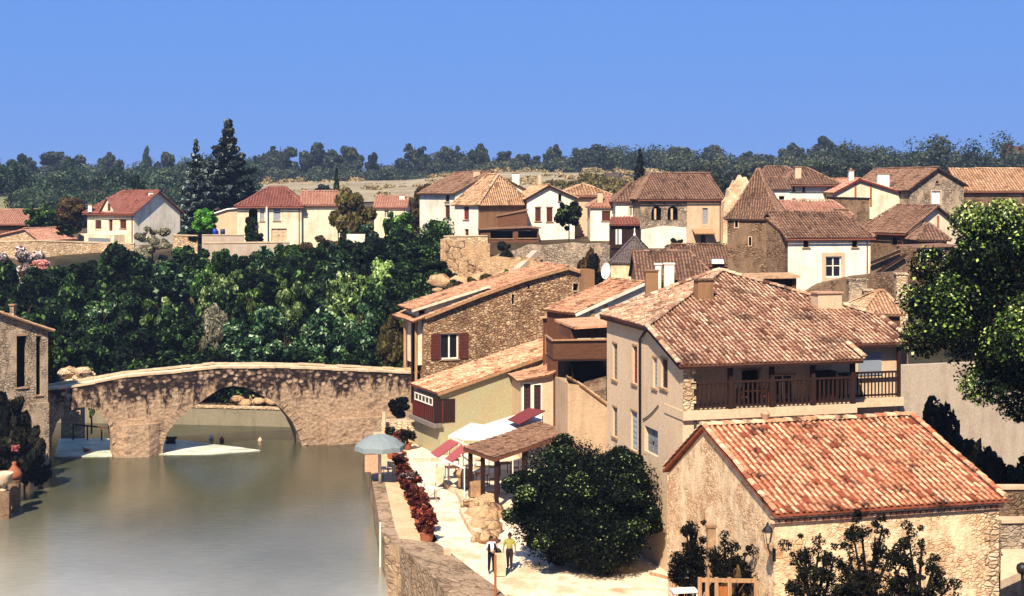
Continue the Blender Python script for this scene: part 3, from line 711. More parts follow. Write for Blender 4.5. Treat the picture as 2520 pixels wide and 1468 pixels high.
# curved wall in the foreground, its broad top sloping up from the quay
def strip(m, L, R, zs, zb):
    """closed wall strip between two plan lines with top heights zs (left, right)"""
    n = len(L); vs = []
    for i in range(n):
        zl, zr = zs[i]; vs += [(L[i].x, L[i].y, zl), (R[i].x, R[i].y, zr), (L[i].x+.25, L[i].y, zb), (R[i].x, R[i].y, zb)]
    fs = []
    for i in range(n-1):
        a, b = i*4, (i+1)*4
        fs += [(a, b, b+1, a+1), (a+2, b+2, b, a), (a+1, b+1, b+3, a+3)]
    fs += [(0, 1, 3, 2), ((n-1)*4+2, (n-1)*4+3, (n-1)*4+1, (n-1)*4)]
    m.add(vs, fs)
def plane_pt(u, v, z): p = G(u, v, z); return V((p.x, p.y))
Lz = [2.75, 2.8, 2.9, 3.0, 3.05, 3.1, 3.1]
LP = [plane_pt(u, v, z) for (u, v), z in zip([(946, 1336), (982, 1342), (1010, 1368), (1060, 1412), (1104, 1468), (1160, 1560), (1240, 1700)], Lz)]
RP = [plane_pt(u, v, z) for (u, v), z in zip([(985, 1326), (1075, 1336), (1105, 1358), (1170, 1408), (1215, 1440), (1300, 1520), (1400, 1660)], [2.75, 2.6, 2.55, 2.5, 2.5, 2.5, 2.5])]
m = MB(); strip(m, LP, RP, [(a, b) for a, b in zip(Lz, [2.75, 2.6, 2.55, 2.5, 2.5, 2.5, 2.5])], -2.5)
o = m.build('river_wall', 'rough_wall', smooth=False); tag(o, 'broad topped stone wall curving away in the foreground beside the water', 'wall')

# ---------------------------------------------------------------- the bridge
a0 = V((-34.1, 104)); be = V((.94, .34)); bn = V((.34, -.94)); bp = Plane(a0, be, bn); TH = 2.9
s = NT('bridge_stone'); co = s.coord((1, 1, 1.4)); v = s.n('TexVoronoi'); v.inputs['Scale'].default_value = 3.0
nz = s.n('TexNoise'); nz.inputs['Scale'].default_value = 2.5; s.l(co, nz.inputs[0]); wv = s.n('Mix', data_type='VECTOR'); wv.inputs[0].default_value = .22
s.l(co, wv.inputs[4]); s.l(nz.outputs[1], wv.inputs[5]); s.l(wv.outputs[1], v.inputs['Vector'])
sep = s.n('SeparateColor'); s.l(v.outputs['Color'], sep.inputs[0])
base = s.ramp(s.noise(co, .8, 7, .7), [(.35, lin((150, 120, 92))), (.5, lin((178, 146, 114))), (.65, lin((126, 100, 78)))])
cob = s.ramp(sep.outputs[0], [(0, lin((48, 36, 34))), (.35, lin((84, 64, 52))), (.65, lin((134, 104, 80))), (1, lin((190, 158, 128)))])
cob = s.mix(s.ramp(v.outputs['Distance'], [(.3, K0), (.6, W1)]), cob, lin((40, 30, 28)))
gz_ = s.n('NewGeometry'); sx = s.n('SeparateXYZ'); s.l(gz_.outputs['Position'], sx.inputs[0])
mr = s.n('MapRange'); mr.inputs[1].default_value = 1.6; mr.inputs[2].default_value = 6.4; s.l(sx.outputs[2], mr.inputs[0])
nb = s.noise(s.coord((1.6, 1.6, .6)), .9, 7, .72); nm_ = s.n('Math', operation='MULTIPLY'); nm_.inputs[1].default_value = 1.9; s.l(nb, nm_.inputs[0]); ad = s.n('Math', operation='ADD'); s.l(mr.outputs[0], ad.inputs[0]); s.l(nm_.outputs[0], ad.inputs[1])
sub_ = s.n('Math', operation='SUBTRACT'); sub_.inputs[1].default_value = 1.0; s.l(ad.outputs[0], sub_.inputs[0])
a = s.mix(s.ramp(sub_.outputs[0], [(.4, K0), (.6, W1)]), base, cob)
n3 = s.noise(co, 5, 6, .75); a = s.mix(1.0, a, s.ramp(n3, [(.3, g(.5)), (.62, g(1.12))]), 'MULTIPLY')
s.bump(s.mix(.5, v.outputs['Distance'], n3), 1.0, .12); s.out(a)
def bt(u, v): return bp.tz(u, v)
top = [(120, 957), (180, 950), (235, 941), (313, 926), (419, 917), (540, 904), (640, 903), (751, 905), (880, 911), (1028, 920)]
small = [(277, 1135), (276, 1095), (270, 1052), (256, 1028), (236, 1010), (212, 1002), (188, 1004), (162, 1016), (140, 1040), (128, 1075), (127, 1135)]
main = [(745, 1150), (743, 1098), (735, 1072), (719, 1038), (695, 1008), (665, 984), (630, 966), (600, 953), (572, 950), (545, 955), (510, 977), (469, 1007), (435, 1035), (411, 1065), (402, 1095), (399, 1150)]
tp = [bt(*q) for q in top]; sm = [bt(*q) for q in small]; mn = [bt(*q) for q in main]
tp[0] = (tp[0][0]-2.5, tp[0][1]-.3); tp[-1] = (tp[-1][0]+1.5, tp[-1][1]-.05)
zb = -2.2
outer = [(tp[0][0], zb), (sm[-1][0], zb)]+[q for q in sm[::-1] if q[1] > -1.5]+[(sm[0][0], zb), (mn[-1][0], zb)]+[q for q in mn[::-1] if q[1] > -1.5]+[(mn[0][0], zb), (tp[-1][0], zb)]
PH = .14; PW = .38                                   # parapet height and width
body = outer+[(t, z-PH) for t, z in tp[::-1]]
def extrude(m, pl, poly, d0, d1, tint=.5):
    n = len(poly); tri = tessellate_polygon([[V((a, b, 0)) for a, b in poly]])
    m.add([pl.p(a, b, d0) for a, b in poly], [tuple(t) for t in tri], tint); m.add([pl.p(a, b, d1) for a, b in poly], [tuple(t) for t in tri], tint)
    vs = [pl.p(a, b, d0) for a, b in poly]+[pl.p(a, b, d1) for a, b in poly]
    m.add(vs, [(i, i+n, (i+1) % n+n, (i+1) % n) for i in range(n)], tint)
root = thing('stone_bridge', 'old humpbacked stone bridge with one large and one small arch across the river', 'bridge', (a0.x+13, a0.y+5, 0))
m = MB(); extrude(m, bp, body, 0, -TH)
# arch rings slightly proud of the face
for arch in (sm, mn):
    arch = [q for q in arch if q[1] > -.2]; cx = sum(q[0] for q in arch)/len(arch); cz = -.5
    fine = []
    for i in range(len(arch)-1):
        k_ = max(1, int(((arch[i][0]-arch[i+1][0])**2+(arch[i][1]-arch[i+1][1])**2)**.5/.34))
        for j in range(k_): fine.append((arch[i][0]+(arch[i+1][0]-arch[i][0])*j/k_, arch[i][1]+(arch[i+1][1]-arch[i][1])*j/k_))
    fine.append(arch[-1]); rnd = random.Random(3)
    def outp(t, z, k):
        d = V((t-cx, z-cz)); d.normalize(); return (t+d.x*k, z+d.y*k)
    for i in range(len(fine)-1):
        f0, f1 = fine[i], fine[i+1]; e_ = .05; f0, f1 = (f0[0]+(f1[0]-f0[0])*e_, f0[1]+(f1[1]-f0[1])*e_), (f1[0]-(f1[0]-f0[0])*e_, f1[1]-(f1[1]-f0[1])*e_); k_ = rnd.uniform(.45, .68); q = [f0, f1, outp(*f1, k_), outp(*f0, k_)]; h_ = rnd.uniform(.04, .12)
        vs = [bp.p(a, b, h_) for a, b in q]+[bp.p(a, b, .001) for a, b in q]
        m.add(vs, [(0, 1, 2, 3)]+[(k, k+4, (k+1) % 4+4, (k+1) % 4) for k in range(4)])
# pier foot (cutwater) and abutment ledges
pt0, pt1 = sm[0][0], mn[-1][0]
def cut(t0_, t1_, z0_, z1_, d, ch=.9):
    pts = [(t0_, 0.0), (t0_+ch, d), (t1_-ch, d), (t1_, 0.0)]; n = 4
    vs = [bp.p(t, z0_, q) for t, q in pts]+[bp.p(t+(-.1 if i > 1 else .1), z1_, q*.72) for i, (t, q) in enumerate(pts)]
    m.add(vs, [(4, 5, 6, 7)]+[(i, i+1, i+5, i+4) for i in range(3)])
cut(pt0+.05, pt1-.05, zb, 2.4, .75)
t8, z8 = bt(803, 1032); t9, _ = bt(950, 1032); m.add([], []); rect_box(m, bp, t8, zb, t9+1.5, z8, .002, .55)
m.build('masonry', 'bridge_stone', root)
for d0, nm in ((0.0, 0), (-TH+PW, 1)):
    m = MB(); poly = [(t, z-PH+.001) for t, z in tp]+[(t, z-.1) for t, z in tp[::-1]]; extrude(m, bp, poly, d0, d0-PW); m.build('parapet', 'bridge_stone', root)
    m = MB(); rnd = random.Random(4+nm)
    for i in range(len(tp)-1):
        (ta, za), (tb, z_b) = tp[i], tp[i+1]; k = max(1, int((tb-ta)/.9))
        for j in range(k):
            t0_, t1_ = ta+(tb-ta)*j/k, ta+(tb-ta)*(j+1)/k-.02; q0, q1 = za+(z_b-za)*j/k, za+(z_b-za)*(j+1)/k; dz = rnd.uniform(-.03, .03); w = rnd.uniform(0, .05)
            vs = [bp.p(t, z+dz+h, d) for h in (-.1, .04) for (t, z, d) in ((t0_, q0, d0+.05+w), (t1_, q1, d0+.05+w), (t1_, q1, d0-PW-.05), (t0_, q0, d0-PW-.05))]
            m.add(vs, [(0, 3, 2, 1), (4, 5, 6, 7), (0, 1, 5, 4), (1, 2, 6, 5), (2, 3, 7, 6), (3, 0, 4, 7)], rnd.random())
    m.build('coping', 'stone_cap', root)
m = MB(); k = [bp.p(t, z-PH+.01, -PW-.01) for t, z in tp]; k2 = [bp.p(t, z-PH+.01, -TH+PW+.01) for t, z in tp]; n = len(k)
m.add(k+k2, [(i, i+1, n+i+1, n+i) for i in range(n-1)]); m.build('roadway', 'path_m', root)

# ---------------------------------------------------------------- walls along the far river bank and the slopes
def long_wall(name, label, pts, zt, zb, th, mat, cap=None, cat='wall', capm='stone_cap', rough=0):
    """pts: plan points; zt list of top heights"""
    root = thing(name, label, cat, (pts[0].x, pts[0].y, zb)); m = MB(); rnd = random.Random(len(label))
    P2 = []; Z2 = []
    for i in range(len(pts)-1):
        L = (pts[i+1]-pts[i]).length; k = max(1, int(L/1.2)) if rough else 1
        for j in range(k):
            P2.append(pts[i].lerp(pts[i+1], j/k)); Z2.append(zt[i]+(zt[i+1]-zt[i])*j/k+(rnd.uniform(-rough, rough)))
    P2.append(pts[-1]); Z2.append(zt[-1])
    for i in range(len(P2)-1):
        a, b = P2[i], P2[i+1]; e = (b-a).normalized(); nn = V((-e.y, e.x))
        if nn.y < 0: nn = -nn
        c, d = b+nn*th, a+nn*th
        vs = [(a.x, a.y, Z2[i]), (b.x, b.y, Z2[i+1]), (c.x, c.y, Z2[i+1]), (d.x, d.y, Z2[i])]+[(p.x, p.y, zb) for p in (a, b, c, d)]
        m.add(vs, [(0, 1, 2, 3), (4, 7, 6, 5), (0, 4, 5, 1), (2, 6, 7, 3)]+([(0, 3, 7, 4)] if i == 0 else [])+([(1, 5, 6, 2)] if i == len(P2)-2 else []))
    m.build('wall_body', mat, root)
    if cap:
        m = MB()
        for i in range(len(pts)-1):
            a, b = pts[i], pts[i+1]; e = (b-a).normalized(); nn = V((-e.y, e.x)); nn = -nn if nn.y < 0 else nn
            a_, b_ = a-nn*.08, b-nn*.08; c, d = b+nn*(th+.08), a+nn*(th+.08)
            m.slab([(a_.x, a_.y, zt[i]+cap), (b_.x, b_.y, zt[i+1]+cap), (c.x, c.y, zt[i+1]+cap), (d.x, d.y, zt[i]+cap)], cap-.004)
        m.build('coping', capm, root)
    return root
long_wall('river_embankment', 'pale rendered embankment wall seen through the large bridge arch', [V((-48, 121.8)), V((-30, 120.6)), V((-20, 119.2)), V((-10.5, 118))], [1.5, 1.5, 1.45, 1.4], -2, .8, 'bank_render', .12, capm='pale_stone')
# rocks over the embankment behind the arch
m = MB(); rnd = random.Random(8)
for i in range(30): m.rock((-24+rnd.uniform(0, 9), 121.5+rnd.uniform(.2, 2), 1.5+rnd.uniform(0, 1.0)), rnd.uniform(.3, .7), i, rnd.random(), (1.2, 1, .7))
o = m.build('boulder_bank', 'cliff_stone', smooth=True); tag(o, 'heap of pale boulders on the embankment seen through the large arch', 'rocks', kind='stuff')
long_wall('garden_wall', 'rough pale stone terrace wall below the white gabled house at left', [PX(-40, 168), PX(88, 168), PX(205, 170), PX(330, 170.5)], [ZV(598, 168), ZV(594, 168), ZV(598, 170), ZV(602, 170.5)], 6, .6, 'pale_stone', .15, rough=.12)
long_wall('garden_wall', 'short pale stone wall between the flowering tree and the hipped red roofed house', [PX(425, 168), PX(486, 168)], [ZV(580, 168), ZV(582, 168)], 8, .5, 'pale_stone', .12)
long_wall('terrace_wall', 'upper rendered terrace wall in front of the blue barrels', [PX(497, 166), PX(599, 166.5)], [ZV(580, 166), ZV(580, 166.5)], 9, .4, 'grey_render', .1)
long_wall('terrace_wall', 'long lower terrace wall under the hipped red roofed house', [PX(500, 162), PX(712, 163)], [ZV(600, 162), ZV(598, 163)], 6, .5, 'grey_render', .14)
# terrace wall and rock face under the right-hand houses
long_wall('retaining_wall', 'high pale stone retaining wall under the hillside houses right of the trees', [PX(1084, 140), PX(1128, 138.6), PX(1206, 138.8)], [ZV(588, 140), ZV(594, 138.6), ZV(600, 138.8)], 6, 1, 'cliff_stone', 0, rough=.16)
long_wall('retaining_wall', 'lower ochre wall stepping down under the shrub ledge', [PX(1130, 136.8), PX(1212, 135.6), PX(1330, 134.5)], [ZV(640, 136.8), ZV(634, 135.6), ZV(640, 134.5)], 5, 1.2, 'cliff_stone', 0, rough=.2)
long_wall('garden_parapet', 'pale coping wall along the terrace edge by the corner house', [PX(1092, 142.5), PX(1200, 141.5)], [ZV(583, 142.5), ZV(582, 141.5)], 12, .4, 'pale_stone', .1)
long_wall('retaining_wall', 'grey brown retaining wall below the dark round tree', [PX(1200, 140), PX(1300, 139.5), PX(1440, 138.5), PX(1500, 138)], [ZV(634, 140), ZV(604, 139.5), ZV(600, 138.5), ZV(606, 138)], 6, 1, 'grey_stone', 0, rough=.15)
m = MB(); rnd = random.Random(21)
for i in range(24):
    u = rnd.uniform(1075, 1300); v = rnd.uniform(672, 750)+(1190-u)*.12; Y = 135.5-(v-670)*.07-rnd.random()*1.2; p = P(u, v, Y)
    m.rock(p, rnd.uniform(.3, .85), i, rnd.random(), (1.3, .8, .8), sub=3)
o = m.build('rock_outcrop', 'cliff_stone', smooth=True); tag(o, 'tumbled ochre rocks between the wooded bank and the stone house', 'rocks', kind='stuff')
m = MB(); m.bar(P(1268, 672, 134), P(1318, 622, 136), .75, .5); o = m.build('stone_ramp', 'grey_render'); tag(o, 'slanting concrete slab leaning on the rock above the stone house', 'ramp')
# ================================================================ LEFT HILLSIDE
GL = dict(style='glass'); SH = dict(style='shut'); VD = dict(style='void')
def S(**k): return k
# white house with a red roof and a gable dormer
root, pl = hip('gabled_house', 'cream house with red roof, pointed front gable and two brown shuttered windows', 'house', (215, 184), (330, 178.5), 522, 12.0, 7.5, 2.6, .01*0+2.4, 0,
    wall_m='cream_render', roof_m='tile_red', over=.45, spacing=.35, tl=.6, walls={'R': 'white_render'}, wins=[
    (('F', 234, 542, 250, 564), S(style='shut', col='shutter_brown', sur='cream_render')), (('F', 295, 541, 311, 563), S(style='shut', col='shutter_brown')),
    (('F', 267, 541, 277, 569), S(style='door', col='shutter_brown')), (('R', 352, 574, 362, 590), S(style='glass'))])
a = pl['F'].tz(250, 523); b = pl['F'].tz(287, 523); c = pl['F'].tz(267.5, 488)
m = MB(); pf = pl['F']
w0 = pf.tz(266.5, 520); w1 = pf.tz(274, 501)
vs = [(a[0], a[1]), (b[0], b[1]), (c[0], c[1])]
wall(m, Plane(pf.o+pf.n*.12, pf.e, pf.n), vs, [(w0[0], w0[1], w1[0], w1[1])], .12); dm = m.build('dormer', 'cream_render', root)
m = MB(); rect_box(m, pf, w0[0], w0[1], w1[0], w1[1], 0, .04); m.build('shutter', 'shutter_brown', dm)
m = MB()
for x0, z0, x1, z1 in ((a[0]-.3, a[1]-.3, c[0], c[1]), (b[0]+.3, b[1]-.3, c[0], c[1])):
    q = [pf.p(x0, z0+.15, .4), pf.p(x1, z1+.15, .4), pf.p(x1, z1+.15, -3.2), pf.p(x0, z0+.15, -1.6)]; m.slab(q, .14, .4)
m.build('dormer_roof', 'tile_red', root)
pchim(root, 218, 227, 505, 522, 183, mat='white_render', d=.5); pchim(root, 367, 379, 474, 492, 181.5, mat='white_render', d=.6)
m = MB(); rect_box(m, pl['F'], .4, 12.0, 7.6, ZV(577, 180), .003, 1.7); m.build('porch', 'cream_render', root)
m = MB(); a = Plane(pl['F'].o+pl['F'].n*1.71, pl['F'].e, pl['F'].n); t0_, z0_ = a.tz(213, 597); t1_, z1_ = a.tz(271, 587)
rect_box(m, a, t0_+.4, z0_, t1_, z1_, .0, .03); m.build('garage_door', 'door_grey', root)
# roofs at the left edge
hip('long_shed', 'long low tile roofed shed at the left edge behind the dark trees', 'shed', (-60, 190), (73, 190), 549, 13, 6, 1.6, 0, 0, wall_m='dark_render', roof_m='tile_pinkred', over=.5)
prism('tiled_cottage', 'low cottage with orange tiled gable roof at the left edge by the stone wall', 'house', (-60, 176), (92, 173), [(-50, 592), (63, 566), (96, 592)], 12, 7, 'pale_stone', 'tile_pinkred', spacing=.34, over=.3)
# hipped red-roof house
root, pl = hip('hipped_house', 'cream hillside house with broad hipped red roof and dark arched loggia', 'house', (584, 171), (742, 171.6), 508, 12.2, 9, 2.25, 3.5, 2.4, wall_m='cream_render', roof_m='tile_red', over=.35, rf=.5,
    wins=[(('F', 612, 512, 634, 556), S(style='void', shape='arch')), (('F', 640, 511, 651, 545), S(style='shut', col='shutter_grey')), (('F', 673, 513, 690, 544), S(style='shut', col='shutter_grey')), (('F', 668, 563, 706, 594), S(style='door', col='beige_render'))], spacing=.34)
t0_, z0_ = pl['F'].tz(655, 597); t1_, z1_ = pl['F'].tz(659, 509); m = MB(); rect_box(m, pl['F'], t0_, z0_, t1_, z1_, .003, .5); m.build('pilaster', 'white_render', root)
hip('east_wing', 'plain cream lower wing at the right end of the hipped house', 'house', (743, 172.2), (838, 172.8), 505, 12.2, 7, 1.55, 0, 0, wall_m='cream_render', roof_m='tile_pinkred', over=.25, spacing=.34)
prism('white_roof_shed', 'small shed with a white sheet roof left of the hipped red roof', 'shed', (527, 175), (583, 175), [(529, 526), (560, 516), (584, 514)], 12.5, 5, 'beige_render', 'white_roof', rstyle='flat', over=.2)
for i, (u, c_, nm, lb) in enumerate(((529, 'blue_plastic', 'barrel', 'bright blue plastic barrel on the terrace wall by the green tree'), (548, 'slate_blue', 'barrel', 'dark slate blue barrel right of the bright blue one'))):
    p = P(u, 580, 168.5); m = MB(); m.lathe(p, [(.2, 0), (.27, .03), (.3, .25), (.29, .45), (.31, .48), (.29, .52), (.28, .72), (.26, .76), (.1, .78)], 14); tag(m.build(nm, c_, smooth=True), lb, 'barrel', 'barrels on the terrace wall')
# houses further right
root, pl = hip('small_house', 'small cream house with flat pink tiled roof behind the round brown tree', 'house', (921, 197), (1000, 197), 511, 12.5, 7, 1.45, 0, 0, wall_m='cream_render', roof_m='tile_pinkred', over=.2, spacing=.36,
    wins=[(('F', 946, 518, 957, 537), S(style='glass', fw=.1))], chims=[(983, 996, 481, 495, 199.5, S(mat='white_render'))])
m = MB(); m.box(P(877, 587, 157)+V((0, 0, 0)), (2.0, 1.2, .9)); tag(m.build('garden_hut', 'white_render'), 'small white walled hut half hidden among the dark hillside trees', 'hut')

# ================================================================ RIGHT HILLSIDE, back rows
# tall house with bare gable behind the annex
root, pl = prism('tall_house', 'tall cream house with high bare gable and two chimneys at the edge of the trees', 'house', (1120, 153.5), (1312, 159), [(1120, 476), (1209, 427), (1308, 476)], 14, 8, 'white_render', 'tile_brown', fo=.2, over=.4,
    walls={'L': 'white_render'}, wins=[(('L', 1096, 481, 1106, 497), S(style='shut', col='shutter_brown')), (('L', 1095, 506, 1107, 536), S(style='shut', col='shutter_brown'))],
    chims=[(1165, 1182, 421, 446, 157, S(mat='beige_render')), (1260, 1278, 427, 456, 158, S(mat='white_render'))], spacing=.32)
root, pl = hip('corner_house', 'cream corner house with hipped tile roof, red shutters and a side coloured brown for its shade', 'house', (1119, 150.5), (1177, 147.5), 502, 14, 7.2, 3.0, 1.2, 1.0, wall_m='white_render', roof_m='tile_tan', over=.3, walls={'R': 'brown_render'},  # right wall takes a darker brown render in place of shade
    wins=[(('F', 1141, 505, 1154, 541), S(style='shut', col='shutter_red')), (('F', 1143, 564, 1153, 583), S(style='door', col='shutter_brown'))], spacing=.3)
prism('lean_to_shed', 'low brown tiled lean-to shed with dark open front below the corner house', 'shed', (1182, 146.5), (1330, 147), [(1182, 566), (1300, 561), (1326, 563)], 14.5, 3.5, 'wood_shed', 'tile_brown', rstyle='flat', over=.2, fo=.3,
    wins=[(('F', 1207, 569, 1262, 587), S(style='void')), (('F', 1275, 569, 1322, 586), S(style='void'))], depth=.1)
prism('plank_shed', 'brown boarded shed wall with slanting top beside the white gabled house', 'shed', (1181, 149), (1298, 149.6), [(1181, 541), (1297, 519)], 14.5, 3.5, 'wood_shed', 'tile_brown', rstyle='flat', over=.1, fo=.15)
# white gable house and hip roof behind
root, pl = prism('white_gable_house', 'white gabled house with two brown shuttered windows behind the dark round tree', 'house', (1297, 151), (1416, 152), [(1297, 489), (1350, 459), (1414, 487)], 14.6, 8, 'white_render', 'tile_tan', over=.4, fo=.25, verge='wood_dark',
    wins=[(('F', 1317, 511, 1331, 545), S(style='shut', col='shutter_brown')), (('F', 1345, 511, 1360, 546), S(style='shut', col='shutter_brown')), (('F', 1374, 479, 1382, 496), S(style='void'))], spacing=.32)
m = MB(); a, b = P(1328, 466, 156), P(1328, 432, 156); m.box((a.x, a.y, (a.z+b.z)/2-.4), (.28, .28, b.z-a.z+.8)); m.build('chimney', 'beige_render', root)
root, pl = hip('hip_roof_house', 'beige house with pale hipped roof right behind the white gable', 'house', (1380, 156.5), (1500, 156.8), 482, 14.8, 8, 1.25, 3.0, 2.6, wall_m='beige_render', roof_m='tile_tan', over=.35, spacing=.34)
a = P(1430, 462, 159); m = MB(); m.tube([a, a+V((0, 0, 2.0))], .035, 5); m.bar(a+V((-.5, 0, 1.8)), a+V((.5, 0, 1.8)), .03); m.build('antenna', 'iron', root)
root, pl = hip('low_white_house', 'small low white house with one brown shutter and a pinkish roof', 'house', (1453, 149), (1519, 149), 511, 14.4, 6, 1.0, 1.4, 0, wall_m='white_render', roof_m='tile_pinkred', over=.25,
    wins=[(('F', 1481, 520, 1502, 544), S(style='shut', col='shutter_brown'))], chims=[(1470, 1483, 474, 500, 150.2, S(mat='beige_render', d=.5))], spacing=.32)
# white house with veranda, arched stone house
root, pl = hip('veranda_house', 'narrow white house with small window above a dark glazed veranda', 'house', (1515, 145), (1575, 145), 497, 11, 7.6, 1.9, 1.9, 0, wall_m='white_render', roof_m='tile_brown', over=.3,
    wins=[(('F', 1549, 508, 1563, 534), S(style='glass', sur='beige_render', fw=.1, nm=1))], spacing=.3)
vr = Plane(PX(1500, 142.6), (1, 0), (0, -1)); t0_, z0_ = vr.tz(1503, 608); t1_, z1_ = vr.tz(1574, 553)
m = MB(); q = [vr.p(t0_-.2, z1_, .3), vr.p(t1_, z1_, .3), vr.p(t1_, z1_+.75, -2.3), vr.p(t0_+.2, z1_+.75, -2.3)]; tiles(m, q, .3, .5, 4); m.build('veranda_roof', 'tile_red', root)
m = MB(); rect_box(m, vr, t0_, z0_-1, t1_, z1_-.02, -2.2, -.06); vb = m.build('veranda', 'wood_dark', root)
m = MB()
for i in range(5): tt = t0_+(t1_-t0_)*i/4; rect_box(m, vr, tt-.06, z0_, tt+.06, z1_-.03, -.055, .05)
rect_box(m, vr, t0_-.05, z0_-.15, t1_+.05, z0_+.1, -.05, .07); m.build('post', 'wood_dark', root)
m = MB(); rect_box(m, vr, t0_+.5, z0_+.25, t0_+1.1, z1_-.5, -.05, .02); m.build('window', 'paint_white', root)
root, pl = hip('arched_window_house', 'long stone house with two dark arched windows and mossy brown tile roof', 'house', (1575, 143), (1778, 145), 489, 10.8, 9, 2.5, 2.6, 0, wall_m='grey_stone', roof_m='tile_brown', over=.35, spacing=.28,
    wins=[(('F', 1603, 508, 1628, 543), S(style='void', shape='arch', sur=None)), (('F', 1643, 508, 1669, 542), S(style='void', shape='arch')), (('F', 1729, 513, 1741, 551), S(style='shut', col='shutter_grey', sur='beige_render', sq=.25)),
          (('F', 1724, 577, 1737, 612), S(style='door', col='shutter_brown', sur='white_render'))])
pf = pl['F']
for (u0, v0, u1, v1, mat, d) in ((1577, 612, 1689, 560, 'white_render', .04), (1690, 612, 1777, 489, 'beige_render', .05)):
    t0_, z0_ = pf.tz(u0, v0); t1_, z1_ = pf.tz(u1, v1); m = MB(); hs = []
    for (a_, b_, c_, d_) in ((1729, 551, 1741, 513), (1724, 612, 1737, 577)):
        h0, h1 = pf.tz(a_, b_), pf.tz(c_, d_)
        if mat == 'beige_render': hs.append((h0[0]-.02, max(h0[1]-.02, z0_+.05), h1[0]+.02, h1[1]+.02))
    wall(m, Plane(pf.o+pf.n*d, pf.e, pf.n), [(t0_, z0_), (t1_, z0_), (t1_, z1_-.03), ((t0_+t1_)/2, z1_+(.2 if d < .05 else -.03)), (t0_, z1_-.2)], hs, d-.002); m.build('render_patch', mat, root)
for (u0, u1) in ((1611, 1616), (1652, 1657)):
    t0_, z0_ = pf.tz(u0, 541); t1_, z1_ = pf.tz(u1, 514); m = MB(); rect_box(m, pf, t0_, z0_, t1_, z1_, -.19, -.14); m.build('shutter', 'beige_render', root)
t0_, z0_ = pf.tz(1702, 574); t1_, z1_ = pf.tz(1753, 569); m = MB(); m.slab([pf.p(t0_, z0_, 1.0), pf.p(t1_, z0_, 1.0), pf.p(t1_, z1_+.25, .06), pf.p(t0_, z1_+.25, .06)], .1); m.build('awning', 'wood_pale', root)
# ruined gable
m = MB(); pr = Plane(PX(1778, 141.5), (1, .12), (.12, -1)); outl = [pr.tz(*q) for q in ((1779, 612), (1846, 612), (1846, 452), (1836, 436), (1828, 440), (1822, 431), (1814, 446), (1808, 444), (1800, 462), (1793, 466), (1790, 486), (1781, 498))]
extrude(m, pr, outl, 0, -.9); o = m.build('ruined_gable', 'warm_stone'); tag(o, 'crumbling pale gable wall left of the pointed tower roof', 'ruin')
# houses right of the tower
root, pl = hip('white_corner_house', 'bright white house with overhanging mossy roof behind the pointed tower', 'house', (1942, 152), (2054, 152), 452, 17, 8, 1.6, 1.5, 2.2, wall_m='white_render', roof_m='tile_brown', over=.6,
    wins=[(('F', 1951, 457, 1956, 470), S(style='void')), (('F', 1975, 459, 1981, 472), S(style='void')), (('F', 1950, 490, 1957, 501), S(style='shut')), (('F', 1973, 491, 1982, 501), S(style='shut')), (('F', 2035, 466, 2041, 495), S(style='shut', col='wood_orange'))],
    chims=[(1955, 1970, 412, 445, 153.5, S(mat='beige_render', d=.9))], spacing=.3)
root, pl = hip('low_tiled_house', 'small low house with black square window right beside the tower roof', 'house', (1901, 148), (1943, 148), 467, 17, 6, 1.1, 0, 0, wall_m='white_render', roof_m='tile_brown', over=.25,
    wins=[(('F', 1917, 484, 1930, 499), S(style='void'))], spacing=.3)
hip('mossy_roof_house', 'mossy brown roof rising behind the tower tip', 'house', (1880, 158), (1990, 158), 440, 17, 7, 1.25, .8, 2, wall_m='brown_stone', roof_m='tile_brown', over=.3, spacing=.32)
root, pl = prism('cream_gable_house', 'wide cream gabled house with timber posts and white double chimney', 'house', (2055, 149), (2237, 150), [(2056, 474), (2114, 443), (2228, 479)], 17, 8, 'cream_render', 'tile_pinkred', over=.3, fo=.25, verge='wood_red',
    chims=[(2088, 2100, 421, 450, 150.5, S(mat='white_render', pots=1)), (2158, 2187, 429, 462, 151, S(mat='white_render', pots=0))], spacing=.32)
pf = pl['F']
for u, vt in ((2105, 447), (2143, 453)):
    m = MB(); t, z = pf.tz(u, vt); _, zb_ = pf.tz(u, 508); rect_box(m, pf, t-.1, zb_, t+.1, z, .004, .08); m.build('timber', 'wood_orange', root)
prism('stone_outhouse', 'low stone outhouse with dark timber top in front of the cream gable', 'shed', (2056, 146), (2142, 146), [(2056, 488), (2140, 490)], 15, 4, 'brown_stone', 'wood_dark', rstyle='flat', over=.1, fo=.12)
root, pl = prism('stone_gable_house', 'tall grey stone gabled house with one white window at upper right', 'house', (2240, 148), (2372, 150), [(2240, 466), (2306, 416), (2372, 455)], 15, 12, 'grey_stone', 'tile_brown', over=.4, fo=.25, verge='wood_dark', spacing=.3,
    wins=[(('F', 2293, 471, 2314, 503), S(style='shut', col='white_roof', sur='beige_render')), (('F', 2303, 446, 2310, 452), S(style='void'))])
m = MB(); p = P(2240, 470, 150.5); m.lathe(p, [(.5, 0), (.5, .85), (.42, .95), (.1, 1.0)], 14); tag(m.build('water_tank', 'paint_white', smooth=True), 'white round tank between the cream and grey stone gables', 'tank')
hip('long_roofed_house', 'long low brown roof reaching the right edge beyond the stone gable', 'house', (2372, 152), (2640, 152), 470, 17, 9, 2.3, 0, 0, wall_m='brown_stone', roof_m='tile_tan', over=.3, spacing=.32)
root, pl = prism('hilltop_house', 'small white house with red window on the ridge of the long roof at right', 'house', (2452, 168), (2522, 168), [(2452, 422), (2522, 416)], 17, 6, 'beige_render', 'tile_pinkred', over=.4, rstyle='flat',
    wins=[(('F', 2463, 424, 2475, 440), S(style='void')), (('F', 2497, 424, 2508, 440), S(style='shut', col='shutter_red'))])
